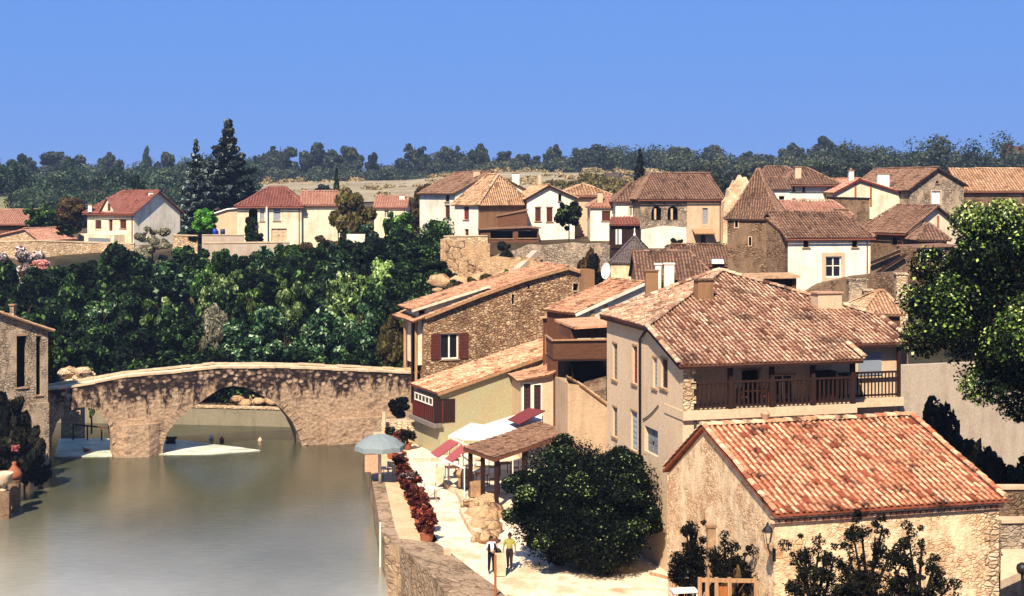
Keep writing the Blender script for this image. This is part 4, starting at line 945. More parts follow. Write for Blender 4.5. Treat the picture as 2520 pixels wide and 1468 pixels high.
m = MB(); t0_, z0_ = pl['F'].tz(2479, 445); t1_, z1_ = pl['F'].tz(2492, 420); rect_box(m, pl['F'], t0_, z0_, t1_, z1_, .003, .1); m.build('render_patch', 'white_render', root)
# middle rows right
root, pl = hip('timber_gable_house', 'brown tiled house with cream timbered gable facing right beside the leafy tree', 'house', (2120, 133), (2229, 128), 568, 13, 7.4, 2.25, .9, 0, wall_m='brown_stone', roof_m='tile_brown', over=.4, spacing=.28,
    walls={'R': 'cream_render'}, wins=[(('F', 2194, 583, 2208, 604), S(style='void', shape='arch'))])
pr = pl['R']
for t in (2.1, 4.0): m = MB(); rect_box(m, pr, t-.08, 13, t+.08, ZV(568, 128)+1.3, .004, .09); m.build('timber', 'wood_orange', root)
m = MB(); rect_box(m, pr, .2, ZV(583, 129), 4.5, ZV(583, 129)+.16, .095, .16); m.build('timber', 'wood_orange', root)
hip('pink_tiled_house', 'low house with pinkish tile roof behind the stone tower house', 'house', (1902, 128), (2092, 128), 532, 12, 7, 1.2, .6, .8, wall_m='brown_stone', roof_m='tile_pinkred', over=.3, spacing=.3,
    chims=[(2055, 2087, 516, 560, 122.5, S(mat='brown_render', d=.6, pots=0))])
hip('small_tiled_house', 'tiny tiled outbuilding between the timbered gable and the leafy tree', 'shed', (2266, 124), (2330, 124), 590, 12, 4, 1.2, .9, .9, wall_m='dark_render', roof_m='tile_brown', over=.3, spacing=.28)
prism('open_barn', 'dark open barn with white sill under the leafy tree', 'barn', (2240, 119), (2340, 119), [(2238, 612), (2345, 607)], 9, 4, 'brown_stone', 'tile_brown', rstyle='flat', over=.2, wins=[(('F', 2269, 616, 2320, 638), S(style='void', sur='white_render', sq=.2))])

# ================================================================ TOWER AND ITS HOUSE
TW = [(PX(1788, 113)), (PX(1897, 111))]
root, pl = hip('pointed_tower', 'square stone tower with steep pointed tile roof and weather vane', 'tower', (1790, 112.5), (1918, 111), 531, 8, 4.2, 3.75, 2.07, 2.07, wall_m='brown_stone', roof_m='tile_brown', over=.22, spacing=.2, tl=.4, flare=.75,
    wins=[(('F', 1809, 541, 1816, 560), S(style='void', sur='beige_render', sq=.08)), (('F', 1843, 584, 1849, 605), S(style='void', sur='beige_render', sq=.06))], finial=('iron', [(.16, -.1), (.1, .15), (.03, .3), (.02, 1.0), (.001, 1.15)]))
a = pl['F']; cpt = a.o+a.e*2.07-a.n*2.1; zt = ZV(531, 112.5)+3.75
m = MB(); m.bar(V((cpt.x-.3, cpt.y, zt+.95)), V((cpt.x+.3, cpt.y, zt+.95)), .035); m.bar(V((cpt.x, cpt.y-.25, zt+.75)), V((cpt.x, cpt.y+.25, zt+.75)), .035); m.add([(cpt.x+.1, cpt.y, zt+1.0), (cpt.x+.45, cpt.y, zt+1.05), (cpt.x+.4, cpt.y+.02, zt+1.25), (cpt.x+.1, cpt.y+.02, zt+1.15)], [(0, 1, 2, 3)]); m.build('weather_vane', 'iron', root)
root, pl = hip('cross_window_house', 'white fronted house with four pane stone cross window beside the stone tower', 'house', (1939, 107), (2142, 108.2), 586, 8, 7.5, 1.75, 0, .7, wall_m='white_render', roof_m='tile_brown', over=.28, spacing=.24, tl=.45,
    walls={'L': 'brown_stone'}, wins=[(('F', 1977, 593, 1991, 609), S(style='void')), (('F', 2097, 593, 2111, 609), S(style='void')), (('F', 2032, 632, 2071, 683), S(style='glass', fw=.09, nm=1, bar=.55, sur='beige_render', sq=.3, frame='white_render'))])
prism('tower_annex', 'brown stone gable filling the gap between tower and white front', 'house', (1885, 109.5), (1940, 107.3), [(1886, 540), (1940, 588)], 8, 5, 'brown_stone', 'tile_brown', over=0, fo=.1, spacing=.25)
prism('porch_shed', 'shallow brown lean-to roof over a black opening below the stone tower', 'shed', (1836, 103.5), (1958, 103.5), [(1834, 684), (1960, 682)], 8, 3, 'dark_render', 'tile_tan', rstyle='flat', over=.15, fo=.5, th=.2, wins=[(('F', 1850, 688, 1950, 714), S(style='void'))], depth=.1)
# ruins right of the white front
long_wall('ruined_wall', 'long reddish brown rubble wall above the big tiled roof', [PX(1975, 99), PX(2060, 99.5), PX(2150, 100), PX(2235, 101)], [ZV(722, 99), ZV(686, 99.5), ZV(678, 100), ZV(668, 101)], 6, .6, 'brown_stone', rough=.14)
m = MB(); prf = Plane(PX(2140, 108), (1, 0), (0, -1)); outl = [prf.tz(*q) for q in ((2141, 700), (2250, 700), (2256, 610), (2230, 604), (2200, 622), (2172, 632), (2143, 655))]
extrude(m, prf, outl, 0, -.6); o = m.build('ruined_wall', 'brown_stone'); tag(o, 'ragged ruined house wall with fallen beams beside the white front', 'wall')
for k_, (a_, b_, lb) in enumerate((((2143, 648), (2216, 618), 'upper charred beam slanting across the ruined wall'), ((2158, 672), (2228, 628), 'lower charred beam slanting across the ruined wall'))):
    m = MB(); m.bar(P(a_[0], a_[1], 107.6), P(b_[0], b_[1], 107.6), .2); tag(m.build('fallen_beam', 'wood_dark'), lb, 'beam', 'charred beams on the ruin')
for (u0, u1, vt, vb, Y, mt, lb) in ((2086, 2130, 690, 745, 97.5, 'grey_stone', 'broad stump of masonry pier against the rubble wall'), (2124, 2146, 716, 752, 96, 'pale_stone', 'pale stone pier in front of the rubble wall'), (2203, 2230, 676, 720, 98, 'pale_stone', 'thin pale chimney stump next to the leafy tree')):
    a, b = PX(u0, Y), PX(u1, Y); m = MB(); zt = ZV(vt, Y); zb_ = ZV(vb, Y)-2.5
    m.box(((a.x+b.x)/2, Y, (zt+zb_)/2), (b.x-a.x, .7, zt-zb_)); m.box(((a.x+b.x)/2, Y, zt+.06), (b.x-a.x+.15, .85, .11)); tag(m.build('masonry_pier', mt), lb, 'pier')
hip('peaked_outbuilding', 'small orange tiled outbuilding left of the leafy tree trunk line', 'shed', (2124, 92), (2215, 92), 773, 6, 5, 1.15, 1.6, .4, wall_m='dark_render', roof_m='tile_tan', over=.3, spacing=.24)

# ================================================================ MIDDLE: small pyramid roof and low brown roofs
root, pl = hip('pyramid_roof_hut', 'small stone hut with pointed pyramid roof and white finial', 'hut', (1503, 117), (1606, 116.2), 645, 8, 3.5, 2.0, 1.74, 1.74, wall_m='warm_stone', roof_m='slate_roof', over=.15, spacing=.2, tl=.35, flare=.15, finial=('paint_white', [(.14, -.1), (.1, .12), (.05, .3), (.06, .55), (.001, .7)]))
root, pl = hip('low_brown_house', 'low brown roof with white skylight in front of the stone tower', 'house', (1632, 113), (1800, 113), 652, 8, 6, 1.35, 1.0, 0, wall_m='brown_render', roof_m='tile_brown', over=.2, spacing=.24)
a = P(1767, 646, 112.6); m = MB(); m.slab([P(1752, 651, 112.3)+V((0, 0, .12)), P(1782, 651, 112.3)+V((0, 0, .12)), P(1780, 642, 113.4)+V((0, 0, .12)), P(1752, 642, 113.4)+V((0, 0, .12))], .08); m.build('skylight', 'paint_white', root)
root, pl = hip('lower_brown_house', 'brown roofed house just behind the top of the big tiled roof', 'house', (1570, 103.5), (1760, 103.5), 690, 7, 6, 1.85, 0, 1.5, wall_m='brown_render', roof_m='tile_brown', over=.2, spacing=.24)
for (u0, u1, vt, vb, Y, mt, lb) in ((1612, 1626, 652, 690, 101.5, 'white_render', 'thin whitewashed pier beside the brown roof'), (1634, 1658, 651, 692, 101.8, 'white_render', 'wide whitewashed pier beside the brown roof'), (1588, 1619, 668, 728, 92, 'brown_render', 'dark brown chimney stack left of the big roof peak')):
    a, b = PX(u0, Y), PX(u1, Y); m = MB(); zt = ZV(vt, Y); zb_ = ZV(vb, Y)-1.5
    m.box(((a.x+b.x)/2, Y, (zt+zb_)/2), (b.x-a.x, .6, zt-zb_)); m.box(((a.x+b.x)/2, Y, zt+.05), (b.x-a.x+.14, .74, .09)); tag(m.build('chimney_stack', mt), lb, 'chimney')

# ================================================================ STONE HOUSE BY THE BRIDGE
root, pl = prism('stone_house', 'tall rubble stone house with white window and brown shutters by the bridge', 'house', (1043, 112.5), (1424, 117), [(1043, 783), (1180, 729), (1290, 690), (1396, 661), (1424, 670)], 3, 6, 'rubble', 'tile_rust', over=.0, fo=.3, spacing=.24, verge='wood_pale',
    wins=[(('F', 1084, 822, 1129, 884), S(style='open', fw=.12, nm=1, col='shutter_brown')), (('F', 1259, 725, 1266, 749), S(style='void', shape='arch', sur='pale_stone', sq=.08)), (('F', 1410, 699, 1423, 716), S(style='void', sur='pale_stone', sq=.1)), (('F', 1298, 700, 1304, 712), S(style='void'))], depth=.25)
pf = pl['F']; m = MB(); t0_, z0_ = pf.tz(1043, 783); t1_, z1_ = pf.tz(1014, 795); c = [pf.p(t1_, z1_+.13, .3), pf.p(t0_, z0_+.13, .3), pf.p(t0_, z0_+.13, -6.2), pf.p(t1_, z1_+.13, -6.2)]
tiles(m, [c[3], c[0], c[1], c[2]], .24, .45, 7); m.build('eave', 'tile_rust', root)
m = MB(); tq, zq = pf.tz(1029, 795); m.box(pf.p(tq, 3+(zq-3)/2, -.6), (.2, .2, zq-3)); m.box(pf.p(tq, 3+(zq-3)/2, -4), (.2, .2, zq-3)); m.build('gallery_post', 'wood_pale', root)
m = MB(); t2, _ = pf.tz(1042, 800); m.box(pf.p(t2-.12, 3+(zq-3)/2, -2.5), (.1, 4.5, zq-3), .0); m.build('gallery_screen', 'wood_dark', root)
a = pf.tz(1405, 700); m = MB(); q0 = pf.tz(1424, 672); q1 = pf.tz(1462, 672); rect_box(m, pf, q0[0]+.005, 6, q1[0], q0[1]+.25, -1.5, .1); m.build('chimney_breast', 'brown_render', root)
prism('upper_gallery_house', 'narrow tan roofed upper gallery with pale fascia behind the stone house', 'house', (1028, 112.9), (1190, 114.6), [(1028, 760), (1186, 710)], 6, 4, 'cream_render', 'tile_rust', over=.6, fo=.4, spacing=.24, verge='cream_render',
    wins=[(('F', 1031, 765, 1046, 779), S(style='void'))])

# ================================================================ ANNEX WITH GREEN WALL AND GLAZED BAY
root, pl = prism('green_wall_annex', 'pale green walled annex with orange tile roof and wooden glazed balcony', 'house', (1082, 96), (1400, 100.2), [(1082, 968), (1356, 872), (1400, 858)], 2, 4.8, 'green_render', 'tile_orange', over=.25, fo=.25, spacing=.22, tl=.42, verge='wood_pale', open_sides='')
pf, pL = pl['F'], pl['L']
tt, zz = pf.tz(1119, 965); zs = pf.tz(1100, 1040)[1]
m = MB(); rect_box(m, pf, -.05, zs, tt, zz-.45, .004, .05); rect_box(m, pL, -4.2, zs, .04, pf.tz(1082, 975)[1]-.1, .004, .35); bay = m.build('balcony_box', 'wood_dark', root)
zt_ = pf.tz(1082, 980)[1]
m = MB()
for i in range(5):
    a_ = -3.6+.66*i; rect_box(m, pL, a_, zs+1.25, a_+.56, zt_-.1, .36, .385)
m.build('window', 'glass', bay)
m = MB()
for i in range(6): a_ = -3.66+.66*i; rect_box(m, pL, a_, zs+1.2, a_+.08, zt_-.05, .387, .43)
rect_box(m, pL, -3.66, zs+1.14, -.28, zs+1.22, .387, .44); rect_box(m, pL, -3.66, zt_-.1, -.28, zt_-.02, .387, .44); m.build('window_frame', 'paint_white', bay)
m = MB()
for i in range(12): a_ = -4.1+.35*i; rect_box(m, pL, a_, zs+.05, a_+.09, zs+1.1, .352, .41)
rect_box(m, pf, .15, zs+.05, .24, zz-.55, .055, .1); m.build('railing', 'wood_red', bay)
m = MB(); rect_box(m, pL, -4.4, zs-.3, .25, zs-.02, -.1, .55); m.build('sill', 'wood_grey', root)
m = MB(); p = pf.p(1.0, 0, -.35); m.box((p.x-.35, p.y+.2, (2+zs)/2-.2), (1.1, .9, zs-2-.3)); m.build('column', 'brown_render', root)

# small house K: pale hut with brown shutters in front of the green wall
root, pl = prism('shuttered_hut', 'small pale hut with brown roof and tall dark shutters against the green wall', 'house', (1282, 95.0), (1400, 95.6), [(1282, 938), (1350, 925), (1402, 895)], 2, 3.4, 'beige_render', 'tile_rust', over=.3, fo=.35, spacing=.22,
    wins=[(('F', 1289, 945, 1306, 1020), S(style='shut', col='shutter_dark', sur='paint_white', sq=.1)), (('F', 1314, 948, 1331, 1028), S(style='shut', col='shutter_dark', sur='paint_white', sq=.1)), (('F', 1372, 938, 1390, 982), S(style='shut', col='wood_grey', sur='white_render', sq=.1))])
# house N with boards and cream gable
root, pl = prism('cream_verge_house', 'brown roofed house with white verge, cream gable and boarded side behind the balcony', 'house', (1421, 93), (1690, 98), [(1421, 772), (1581, 700), (1690, 768)], 4, 3.6, 'cream_render', 'tile_rust', over=.3, fo=.2, spacing=.22, verge='white_render', walls={'L': 'wood_brown'},
    wins=[(('F', 1466, 790, 1478, 812), S(style='void')), (('L', 1384, 785, 1398, 826), S(style='door', col='wood_red'))])
pf = pl['F']
for u, vt in ((1457, 764), (1491, 750)):
    m = MB(); t, z = pf.tz(u, vt); rect_box(m, pf, t-.13, z-4, t+.13, z, .004, .07); m.build('timber', 'wood_pale', root)
# boarded back gallery to the left of N
prism('boarded_gallery', 'dark boarded gallery with red door left of the cream gable', 'house', (1336, 98.5), (1428, 97), [(1336, 783), (1428, 780)], 4, 3.5, 'wood_brown', 'tile_tan', rstyle='flat', over=.1, wins=[(('F', 1383, 792, 1403, 826), S(style='door', col='wood_red')), (('F', 1345, 830, 1366, 870), S(style='void', sur='wood_orange', sq=.1))])
# wooden balcony at the left of the big house
Yb = 84; root = thing('wooden_balcony', 'big brown boarded balcony on brackets left of the peach house', 'balcony', P(1430, 887, Yb))
pb = Plane(PX(1362, Yb), (1, .12), (.12, -1)); t1_, zt_ = pb.tz(1494, 836); t0_, zb_ = pb.tz(1362, 885)
m = MB(); vs = [pb.p(t0_-.1, zt_, .25), pb.p(t1_, zt_, .25), pb.p(t1_, zb_, 0), pb.p(t0_, zb_, 0)]; m.slab(vs, .1, down=V((-pb.n.x*.12, -pb.n.y*.12, 0)))
vs = [pb.p(t0_-.1, zt_, .25), pb.p(t0_, zb_, 0), pb.p(t0_, zb_, -2.6), pb.p(t0_-.1, zt_, -2.6)]; m.slab(vs, .1, down=V((.1, 0, 0))); m.build('board_panel', 'wood_shed', root)
m = MB(); rect_box(m, pb, t0_, zb_-.12, t1_, zb_-.004, -2.6, .0); m.build('floor', 'wood_dark', root)
m = MB(); m.bar(pb.p(t0_-.15, zt_+.03, .3), pb.p(t1_, zt_+.03, .3), .14, .08); m.bar(pb.p(t0_-.1, zt_+.03, -2.6), pb.p(t0_-.1, zt_+.03, .3), .14, .08); m.build('handrail', 'wood_pale', root)
m = MB(); m.tube([pb.p(t0_+.9, zb_-.14, -.3), pb.p(t0_+1.2, zb_-.5, -.6), pb.p(t0_+1.35, zb_-1.3, -.9)], .06, 6); m.build('bracket', 'wood_dark', root)
prism('balcony_roof_shelter', 'small tile lean-to roof over the boarded balcony', 'roof', (1400, 86.3), (1500, 86.8), [(1404, 806), (1500, 800)], ZV(835, 86), 3, 'wood_brown', 'tile_orange', over=.05, fo=1.2, rstyle='flat')
# black block painted as the balcony's shade and sandy wall M
root, pl = prism('sandy_outbuilding', 'sandy rendered outbuilding with slanting tiled top under the wooden balcony', 'house', (1397, 80), (1500, 80.5), [(1397, 944), (1425, 948), (1500, 1004)], 2, 3.0, 'sand_render', 'tile_tan', over=.1, fo=.12, spacing=.22, roofs=[1])
prism('shade_block', 'black block painted as the shade beneath the wooden balcony', 'house', (1400, 86.5), (1500, 87), [(1400, 889), (1500, 889)], 2, 3, 'void', 'wood_dark', rstyle='flat', over=0, fo=.0)
m = MB(); m.slab([P(1413, 962, 83.4), P(1492, 985, 80.9), P(1492, 926, 84.5), P(1440, 940, 85)], .15); tag(m.build('stone_lean_to', 'brown_stone'), 'rough stone slope roofing the gap beside the peach house', 'roof')
# satellite dish
p = P(1491, 667, 112); root = thing('satellite_dish', 'white oval satellite dish on a short mast beside the pyramid roof', 'satellite dish', p-V((0, 0, 1.6)))
m = MB(); nr = 6; seg = 20; fw_ = V((-.55, -.8, .2)).normalized(); sd = fw_.cross(V((0, 0, 1))).normalized(); uu = sd.cross(fw_)
for i in range(nr+1):
    for k in range(seg):
        a = 2*math.pi*k/seg; r = i/nr; m.v.append(tuple(p+sd*math.cos(a)*r*.42+uu*math.sin(a)*r*.66-fw_*(.16*(1-r*r))))
for i in range(nr):
    for k in range(seg): m.f.append((i*seg+k, i*seg+(k+1) % seg, (i+1)*seg+(k+1) % seg, (i+1)*seg+k)); m.t.append(.5); m.mi.append(0)
m.build('dish', 'paint_white', root, smooth=True)
m = MB(); m.tube([p-fw_*.2, p-fw_*.4+V((0, 0, -.3)), p-fw_*.4+V((0, 0, -1.6))], .04, 6); m.bar(p-uu*.6, p+fw_*.55, .03); m.build('mast', 'zinc', root)
m = MB(); a = P(1493, 668, 118); m.tube([a-V((0, 0, 3)), a+V((0, 0, 2.4))], [.09, .06], 8); m.bar(a+V((-.3, 0, 2.1)), a+V((.3, 0, 2.1)), .06); tag(m.build('utility_pole', 'wood_grey'), 'thin grey utility pole rising beside the glazed veranda', 'pole')
# ================================================================ BIG PEACH HOUSE
O0 = V((7.62, 64.0)); E = V((.966, .259)); U = V((-.259, .966)); ZE, SL = 12.09, .319
def q2(a, s): return O0+E*a+U*s
def Q(a, s, z=None, up=0.0):
    p = q2(a, s); return V((p.x, p.y, (ZE+SL*s if z is None else z)+up))
ZA = ZE+SL*11.1
root = thing('peach_house', 'large peach rendered house with big hipped tile roof and shaded wooden gallery', 'house', (q2(5, 5).x, q2(5, 5).y, 1.5))
APX = Q(6.9, 11.1, ZA); m = MB()
tiles(m, [Q(0, 0), Q(9.33, 0), Q(9.33, 1.65), Q(12.75, 1.65), Q(12.9, 4.6), APX, Q(0, 4.2)], .232, .42, 11, dark=.07, rr_=.215)
ZL = ZE+SL*4.2; sl2 = (ZA-ZL)/6.9
tiles(m, [Q(0, 11.45, ZL), Q(0, 4.2, ZL), APX, Q(6.9, 11.45, ZA)], .232, .42, 12, dark=.05, rr_=.27)
tiles(m, [Q(12.9, 4.6), Q(12.9, 11.45, ZE+SL*4.6), Q(6.9, 11.45, ZA), APX], .205, .42, 13)
for a_, b_, s_ in ((Q(0, 4.2), APX, 1), (Q(12.9, 4.6), APX, 2), (Q(0, 0), Q(0, 4.2), 3), (Q(9.33, 0), Q(9.33, 1.6), 4), (Q(12.75, 1.65), Q(12.9, 4.6), 5), (Q(0.1, 11.4, ZL), Q(6.9, 11.4, ZA), 6)):
    ridge_tiles(m, a_+V((0, 0, .07)), b_+V((0, 0, .07)), .14, .4, s_)
m.build('roof', 'tile_old', root)
m = MB()     # dark eave boards and gutter line
m.bar(Q(.05, .08, up=-.2), Q(9.3, .08, up=-.2), .1, .12); m.bar(Q(.08, .1, up=-.2), Q(.08, 4.2, up=-.2), .08, .14); m.bar(Q(.08, 4.2, ZL-.2), Q(.08, 11.4, ZL-.2), .1, .14); m.bar(Q(9.4, 1.7, up=-.2), Q(12.7, 1.7, up=-.2), .1, .12)
for i in range(30): m.bar(Q(.25+.3*i, .15, up=-.18), Q(.25+.3*i, 2.4, up=-.18), .07, .09)
m.build('eave_board', 'wood_dark', root)
WL0 = .38; plL = Plane(q2(WL0, 0), -U, -E); plF = Plane(q2(0, .55), E, -U)      # left wall (t = -s), lower front wall (t = a)
plBk = Plane(q2(0, 1.95), E, -U)
def zr(s): return ZE+SL*s
zt4 = ZL-.05
ZFL = ZV(1012, 64.6)                  # gallery floor
wl = [(('L', 1508, 845, 1519, 937), S(style='shut', col='wood_grey')), (('L', 1557, 851, 1568, 947), S(style='shut', col='shutter_red', nm=0)),
      (('L', 1607, 880, 1617, 957), S(style='shut', col='shutter_grey')), (('L', 1627, 882, 1643, 959), S(style='shut', col='shutter_dark')),
      (('L', 1508, 1001, 1519, 1078), S(style='shut', col='wood_grey')), (('L', 1553, 1010, 1568, 1112), S(style='shut', col='shutter_grey')),
      (('L', 1586, 1047, 1619, 1126), S(style='door', col='door_grey'))]
shL = [(-11.3, 1.5), (-.55, 1.5), (-.55, zr(.55)-.12), (-4.2, zt4-.07), (-11.3, zt4-.07)]
do_walls(root, {'L': plL}, {'L': shL}, wl, {'*': 'pink_render'}, .2)
m = MB(); A1 = 12.35
wall(m, plF, [(WL0, 1.5), (9.0, 1.5), (9.0, ZFL), (WL0, ZFL)]); m.build('front_wall', 'pink_render', root); m = MB()
p1 = Plane(q2(9.0, .55), U, E); wall(m, p1, [(0, 1.5), (1.6, 1.5), (1.6, ZFL), (0, ZFL)])
p2 = Plane(q2(9.0, 2.15), E, -U); wall(m, p2, [(0, 1.5), (A1-9.0, 1.5), (A1-9.0, ZFL), (0, ZFL)])     # wing lower
p3 = Plane(q2(A1, 2.15), U, E); wall(m, p3, [(0, 1.5), (9.2, 1.5), (9.2, zr(4)-.2), (2.0, zr(4)-.2), (0, zr(2.15)-.15)])
p4 = Plane(q2(A1, 11.3), -E, U); wall(m, p4, [(0, 1.5), (A1-WL0, 1.5), (A1-WL0, ZL-.1), (A1-6.9, ZA-.15), (0, zr(4)-.2)])
m.build('wall', 'pink_render', root)
# gallery back wall with openings (dark render)
bw = [(('B', 1826, 912, 1870, 1000), S(style='void')), (('B', 1905, 925, 1955, 1000), S(style='glass', fw=.05))]
do_walls(root, {'B': plBk}, {'B': [(WL0+.02, ZFL), (9.6, ZFL), (9.6, zr(1.95)-.16), (WL0+.02, zr(1.95)-.16)]}, bw, {'*': 'beige_render'}, .25)
m = MB(); p5 = Plane(q2(9.61, 2.25), E, -U); wall(m, p5, [(0, ZFL), (2.7, ZFL), (2.7, zr(2.2)-.16), (0, zr(2.2)-.16)]); m.build('wing_wall', 'beige_render', root)
m = MB(); a_, z_ = p5.tz(2112, 925); b_, z2_ = p5.tz(2168, 868); rect_box(m, p5, a_, z_, b_, z2_, .004, .05); m.build('panel', 'panel_grey', root)
# gallery floor and fascia
m = MB(); f = [Q(WL0-.05, .35, ZFL), Q(9.15, .35, ZFL), Q(9.15, 1.75, ZFL), Q(A1+.1, 1.75, ZFL), Q(A1+.1, 2.8, ZFL), Q(WL0-.05, 2.8, ZFL)]; m.slab([p+V((0, 0, .004)) for p in f], .42); m.build('gallery_floor', 'pink_render', root)
# corner pillar of quoins
m = MB(); rnd = random.Random(2); z = ZFL+.01; i = 0
while z < zr(.6)-.35:
    w_ = .62 if i % 2 else .5; m.box(Q(WL0+w_/2, .75, z+.16), (w_, .6, .31), math.atan2(E.y, E.x), .4+.3*rnd.random()); z += .33; i += 1
m.build('pillar', 'pale_stone', root)
# posts, rail, balusters
rz = math.atan2(E.y, E.x)
def along(u, s):       # a coordinate on line s seen at column u
    k = (u-UC)/F; p = q2(0, s); return (k*p.y-p.x)/(E.x-k*E.y)
for u in (1797, 1899, 2000, 2098):
    a_ = along(u, .5); m = MB(); m.box(Q(a_, .5, (ZFL+zr(.5))/2-.08), (.2, .2, zr(.5)-ZFL-.16), rz); m.build('gallery_post', 'wood_dark', root)
a_ = along(2212, 1.9); m = MB(); m.box(Q(a_, 1.9, (ZFL+zr(1.9))/2-.1), (.14, .14, zr(1.9)-ZFL-.2), rz); m.build('gallery_post', 'wood_dark', root)
RH = 1.25; a0_, a1_ = along(1700, .5), along(2098, .5); a2_ = along(2209, 1.9)
m = MB(); m.bar(Q(a0_, .5, ZFL+RH), Q(a1_, .5, ZFL+RH), .12, .09); m.bar(Q(a0_, .5, ZFL+.14), Q(a1_, .5, ZFL+.14), .09, .09)
m.bar(Q(a1_, .5, ZFL+RH), Q(a1_+.02, 1.9, ZFL+RH), .1, .09); m.bar(Q(a1_, 1.9, ZFL+RH), Q(a2_, 1.9, ZFL+RH), .12, .09); m.bar(Q(a1_, 1.9, ZFL+.14), Q(a2_, 1.9, ZFL+.14), .09, .09); rail = m.build('railing', 'wood_dark', root)
n = 36
for i in range(n):
    a_ = a0_+(a1_-a0_)*(i+.5)/n
    m = MB(); m.box(Q(a_, .5, ZFL+.14+(RH-.14)/2), (.085, .05, RH-.2), rz); m.build('baluster', 'wood_dark', rail)
for i in range(17):
    a_ = a1_+(a2_-a1_)*(i+.5)/17
    m = MB(); m.box(Q(a_, 1.9, ZFL+.14+(RH-.14)/2), (.05, .05, RH-.2), rz); m.build('baluster', 'wood_dark', rail)
# drain pipes and cable
m = MB(); a_ = plL.tz(1580, 1100)[0]; m.tube([plL.p(a_+.6, ZL-.35, .06), plL.p(a_, ZL-.8, .12), plL.p(a_, 2, .12)], .06, 8); m.build('drainpipe', 'iron', root, smooth=True)
m = MB(); a_ = plF.tz(1710, 1100)[0]-.02; m.tube([plF.p(a_, ZFL-.45, .08), plF.p(a_, 2, .08)], .06, 8); m.build('drainpipe', 'iron', root, smooth=True)
m = MB(); c0, c1 = plL.tz(1584, 1033), plL.tz(1622, 998); m.tube([plL.p(c0[0]+(c1[0]-c0[0])*t, c0[1]+(c1[1]-c0[1])*(t+.35*t*(t-1)), .05) for t in (0, .25, .5, .75, 1)], .03, 6); m.build('cable', 'iron', root)
m = MB(); c0 = plF.tz(2008, 1028); m.lathe(plF.p(c0[0], c0[1], .14), [(.05, -.1), (.14, -.02), (.14, .06), (.04, .12)], 10); m.build('wall_lamp', 'iron', root)
# chimneys
p = q2(*(4.35, 7.55)); chimney(root, p.x, p.y, zr(7.0)-.2, ZV(690, p.y), .85, .6, rz, 'brown_render', 'brown_stone', 0)
p = q2(10.6, 6.2); chimney(root, p.x, p.y, ZE+SL*5.6-.5, ZV(722, p.y), 1.35, .8, rz, 'beige_render', 'tile_old', 0)
# furniture on the gallery
def table(name, label, c, w, d, h, mat, rz=0, cat='table', group=None, legm=None):
    t = thing(name, label, cat, c, group); m = MB(); m.box((c[0], c[1], c[2]+h-.02), (w, d, .04), rz); m.build('tabletop', mat, t); cs, sn = math.cos(rz), math.sin(rz)
    for i, j in ((-1, -1), (1, -1), (1, 1), (-1, 1)):
        x, y = i*(w/2-.06), j*(d/2-.06); m = MB(); m.box((c[0]+x*cs-y*sn, c[1]+x*sn+y*cs, c[2]+(h-.04)/2), (.05, .05, h-.04), rz); m.build('leg', legm or mat, t)
    return t
def chair(name, label, c, rz=0, mat='wood_dark', group=None, seatm=None):
    t = thing(name, label, 'chair', c, group); cs, sn = math.cos(rz), math.sin(rz)
    def w(x, y, z): return (c[0]+x*cs-y*sn, c[1]+x*sn+y*cs, c[2]+z)
    m = MB(); m.box(w(0, 0, .45), (.44, .42, .05), rz); m.build('seat', seatm or mat, t)
    m = MB(); m.box(w(0, .2, .7), (.44, .04, .36), rz); m.build('backrest', seatm or mat, t)
    for i, j, h in ((-1, -1, .43), (1, -1, .43), (1, 1, .88), (-1, 1, .88)):
        m = MB(); m.box(w(i*.19, j*.19, h/2), (.04, .04, h), rz); m.build('leg', mat, t)
    return t
c = Q(along(1850, 1.2), 1.2, ZFL+.01); table('gallery_table', 'dark wooden table on the shaded gallery of the peach house', c, 1.3, .8, .76, 'wood_brown', rz)
for u, r_, lb in ((1828, 1.4, 'wooden chair left of the table on the gallery'), (1878, -1.6, 'wooden chair right of the table on the gallery')):
    chair('gallery_chair', lb, Q(along(u, 1.1), 1.1, ZFL+.01), rz+r_, 'wood_brown', 'chairs on the gallery')
c = Q(along(2030, 1.45), 1.45, ZFL+.01); m = MB(); m.box(c+V((0, 0, .7)), (.9, .5, 1.4), rz); m.box(c+V((0, 0, 1.43)), (1.0, .6, .06), rz); m.box(c+V((-.22, -.26, .7)), (.38, .03, 1.2), rz); m.box(c+V((.22, -.26, .7)), (.38, .03, 1.2), rz)
tag(m.build('cupboard', 'wood_dark'), 'tall dark wooden cupboard standing on the gallery', 'cupboard')

# ================================================================ FRONT STONE BUILDING
O1 = V((8.94, 48.0)); ZE1 = 9.0; ZR1 = 11.0; LEN = 8.95; RS = 6.2; BS = 10.2; ZB1 = 8.5
def q3(a, s): return O1+E*a+U*s
def R3(a, s, z): p = q3(a, s); return V((p.x, p.y, z))
root = thing('front_building', 'low pale stone outbuilding with orange canal tile roof in the right foreground', 'house', (q3(4, 4).x, q3(4, 4).y, 1.8))
m = MB(); tiles(m, [R3(-.05, -.15, ZE1+.02), R3(LEN+.1, -.15, ZE1+.02), R3(LEN+.1, RS, ZR1), R3(-.05, RS, ZR1)], .24, .44, 31, segs=5, dark=.1, rr_=.235)
tiles(m, [R3(LEN+.1, BS+.2, ZB1), R3(-.05, BS+.2, ZB1), R3(-.05, RS, ZR1), R3(LEN+.1, RS, ZR1)], .2, .42, 32)
ridge_tiles(m, R3(-.1, RS, ZR1+.05), R3(LEN+.15, RS, ZR1+.05), .14, .42, 4); ridge_tiles(m, R3(.02, -.1, ZE1+.1), R3(.02, RS, ZR1+.08), .11, .42, 5); ridge_tiles(m, R3(LEN, -.1, ZE1+.1), R3(LEN, RS, ZR1+.08), .11, .42, 6)
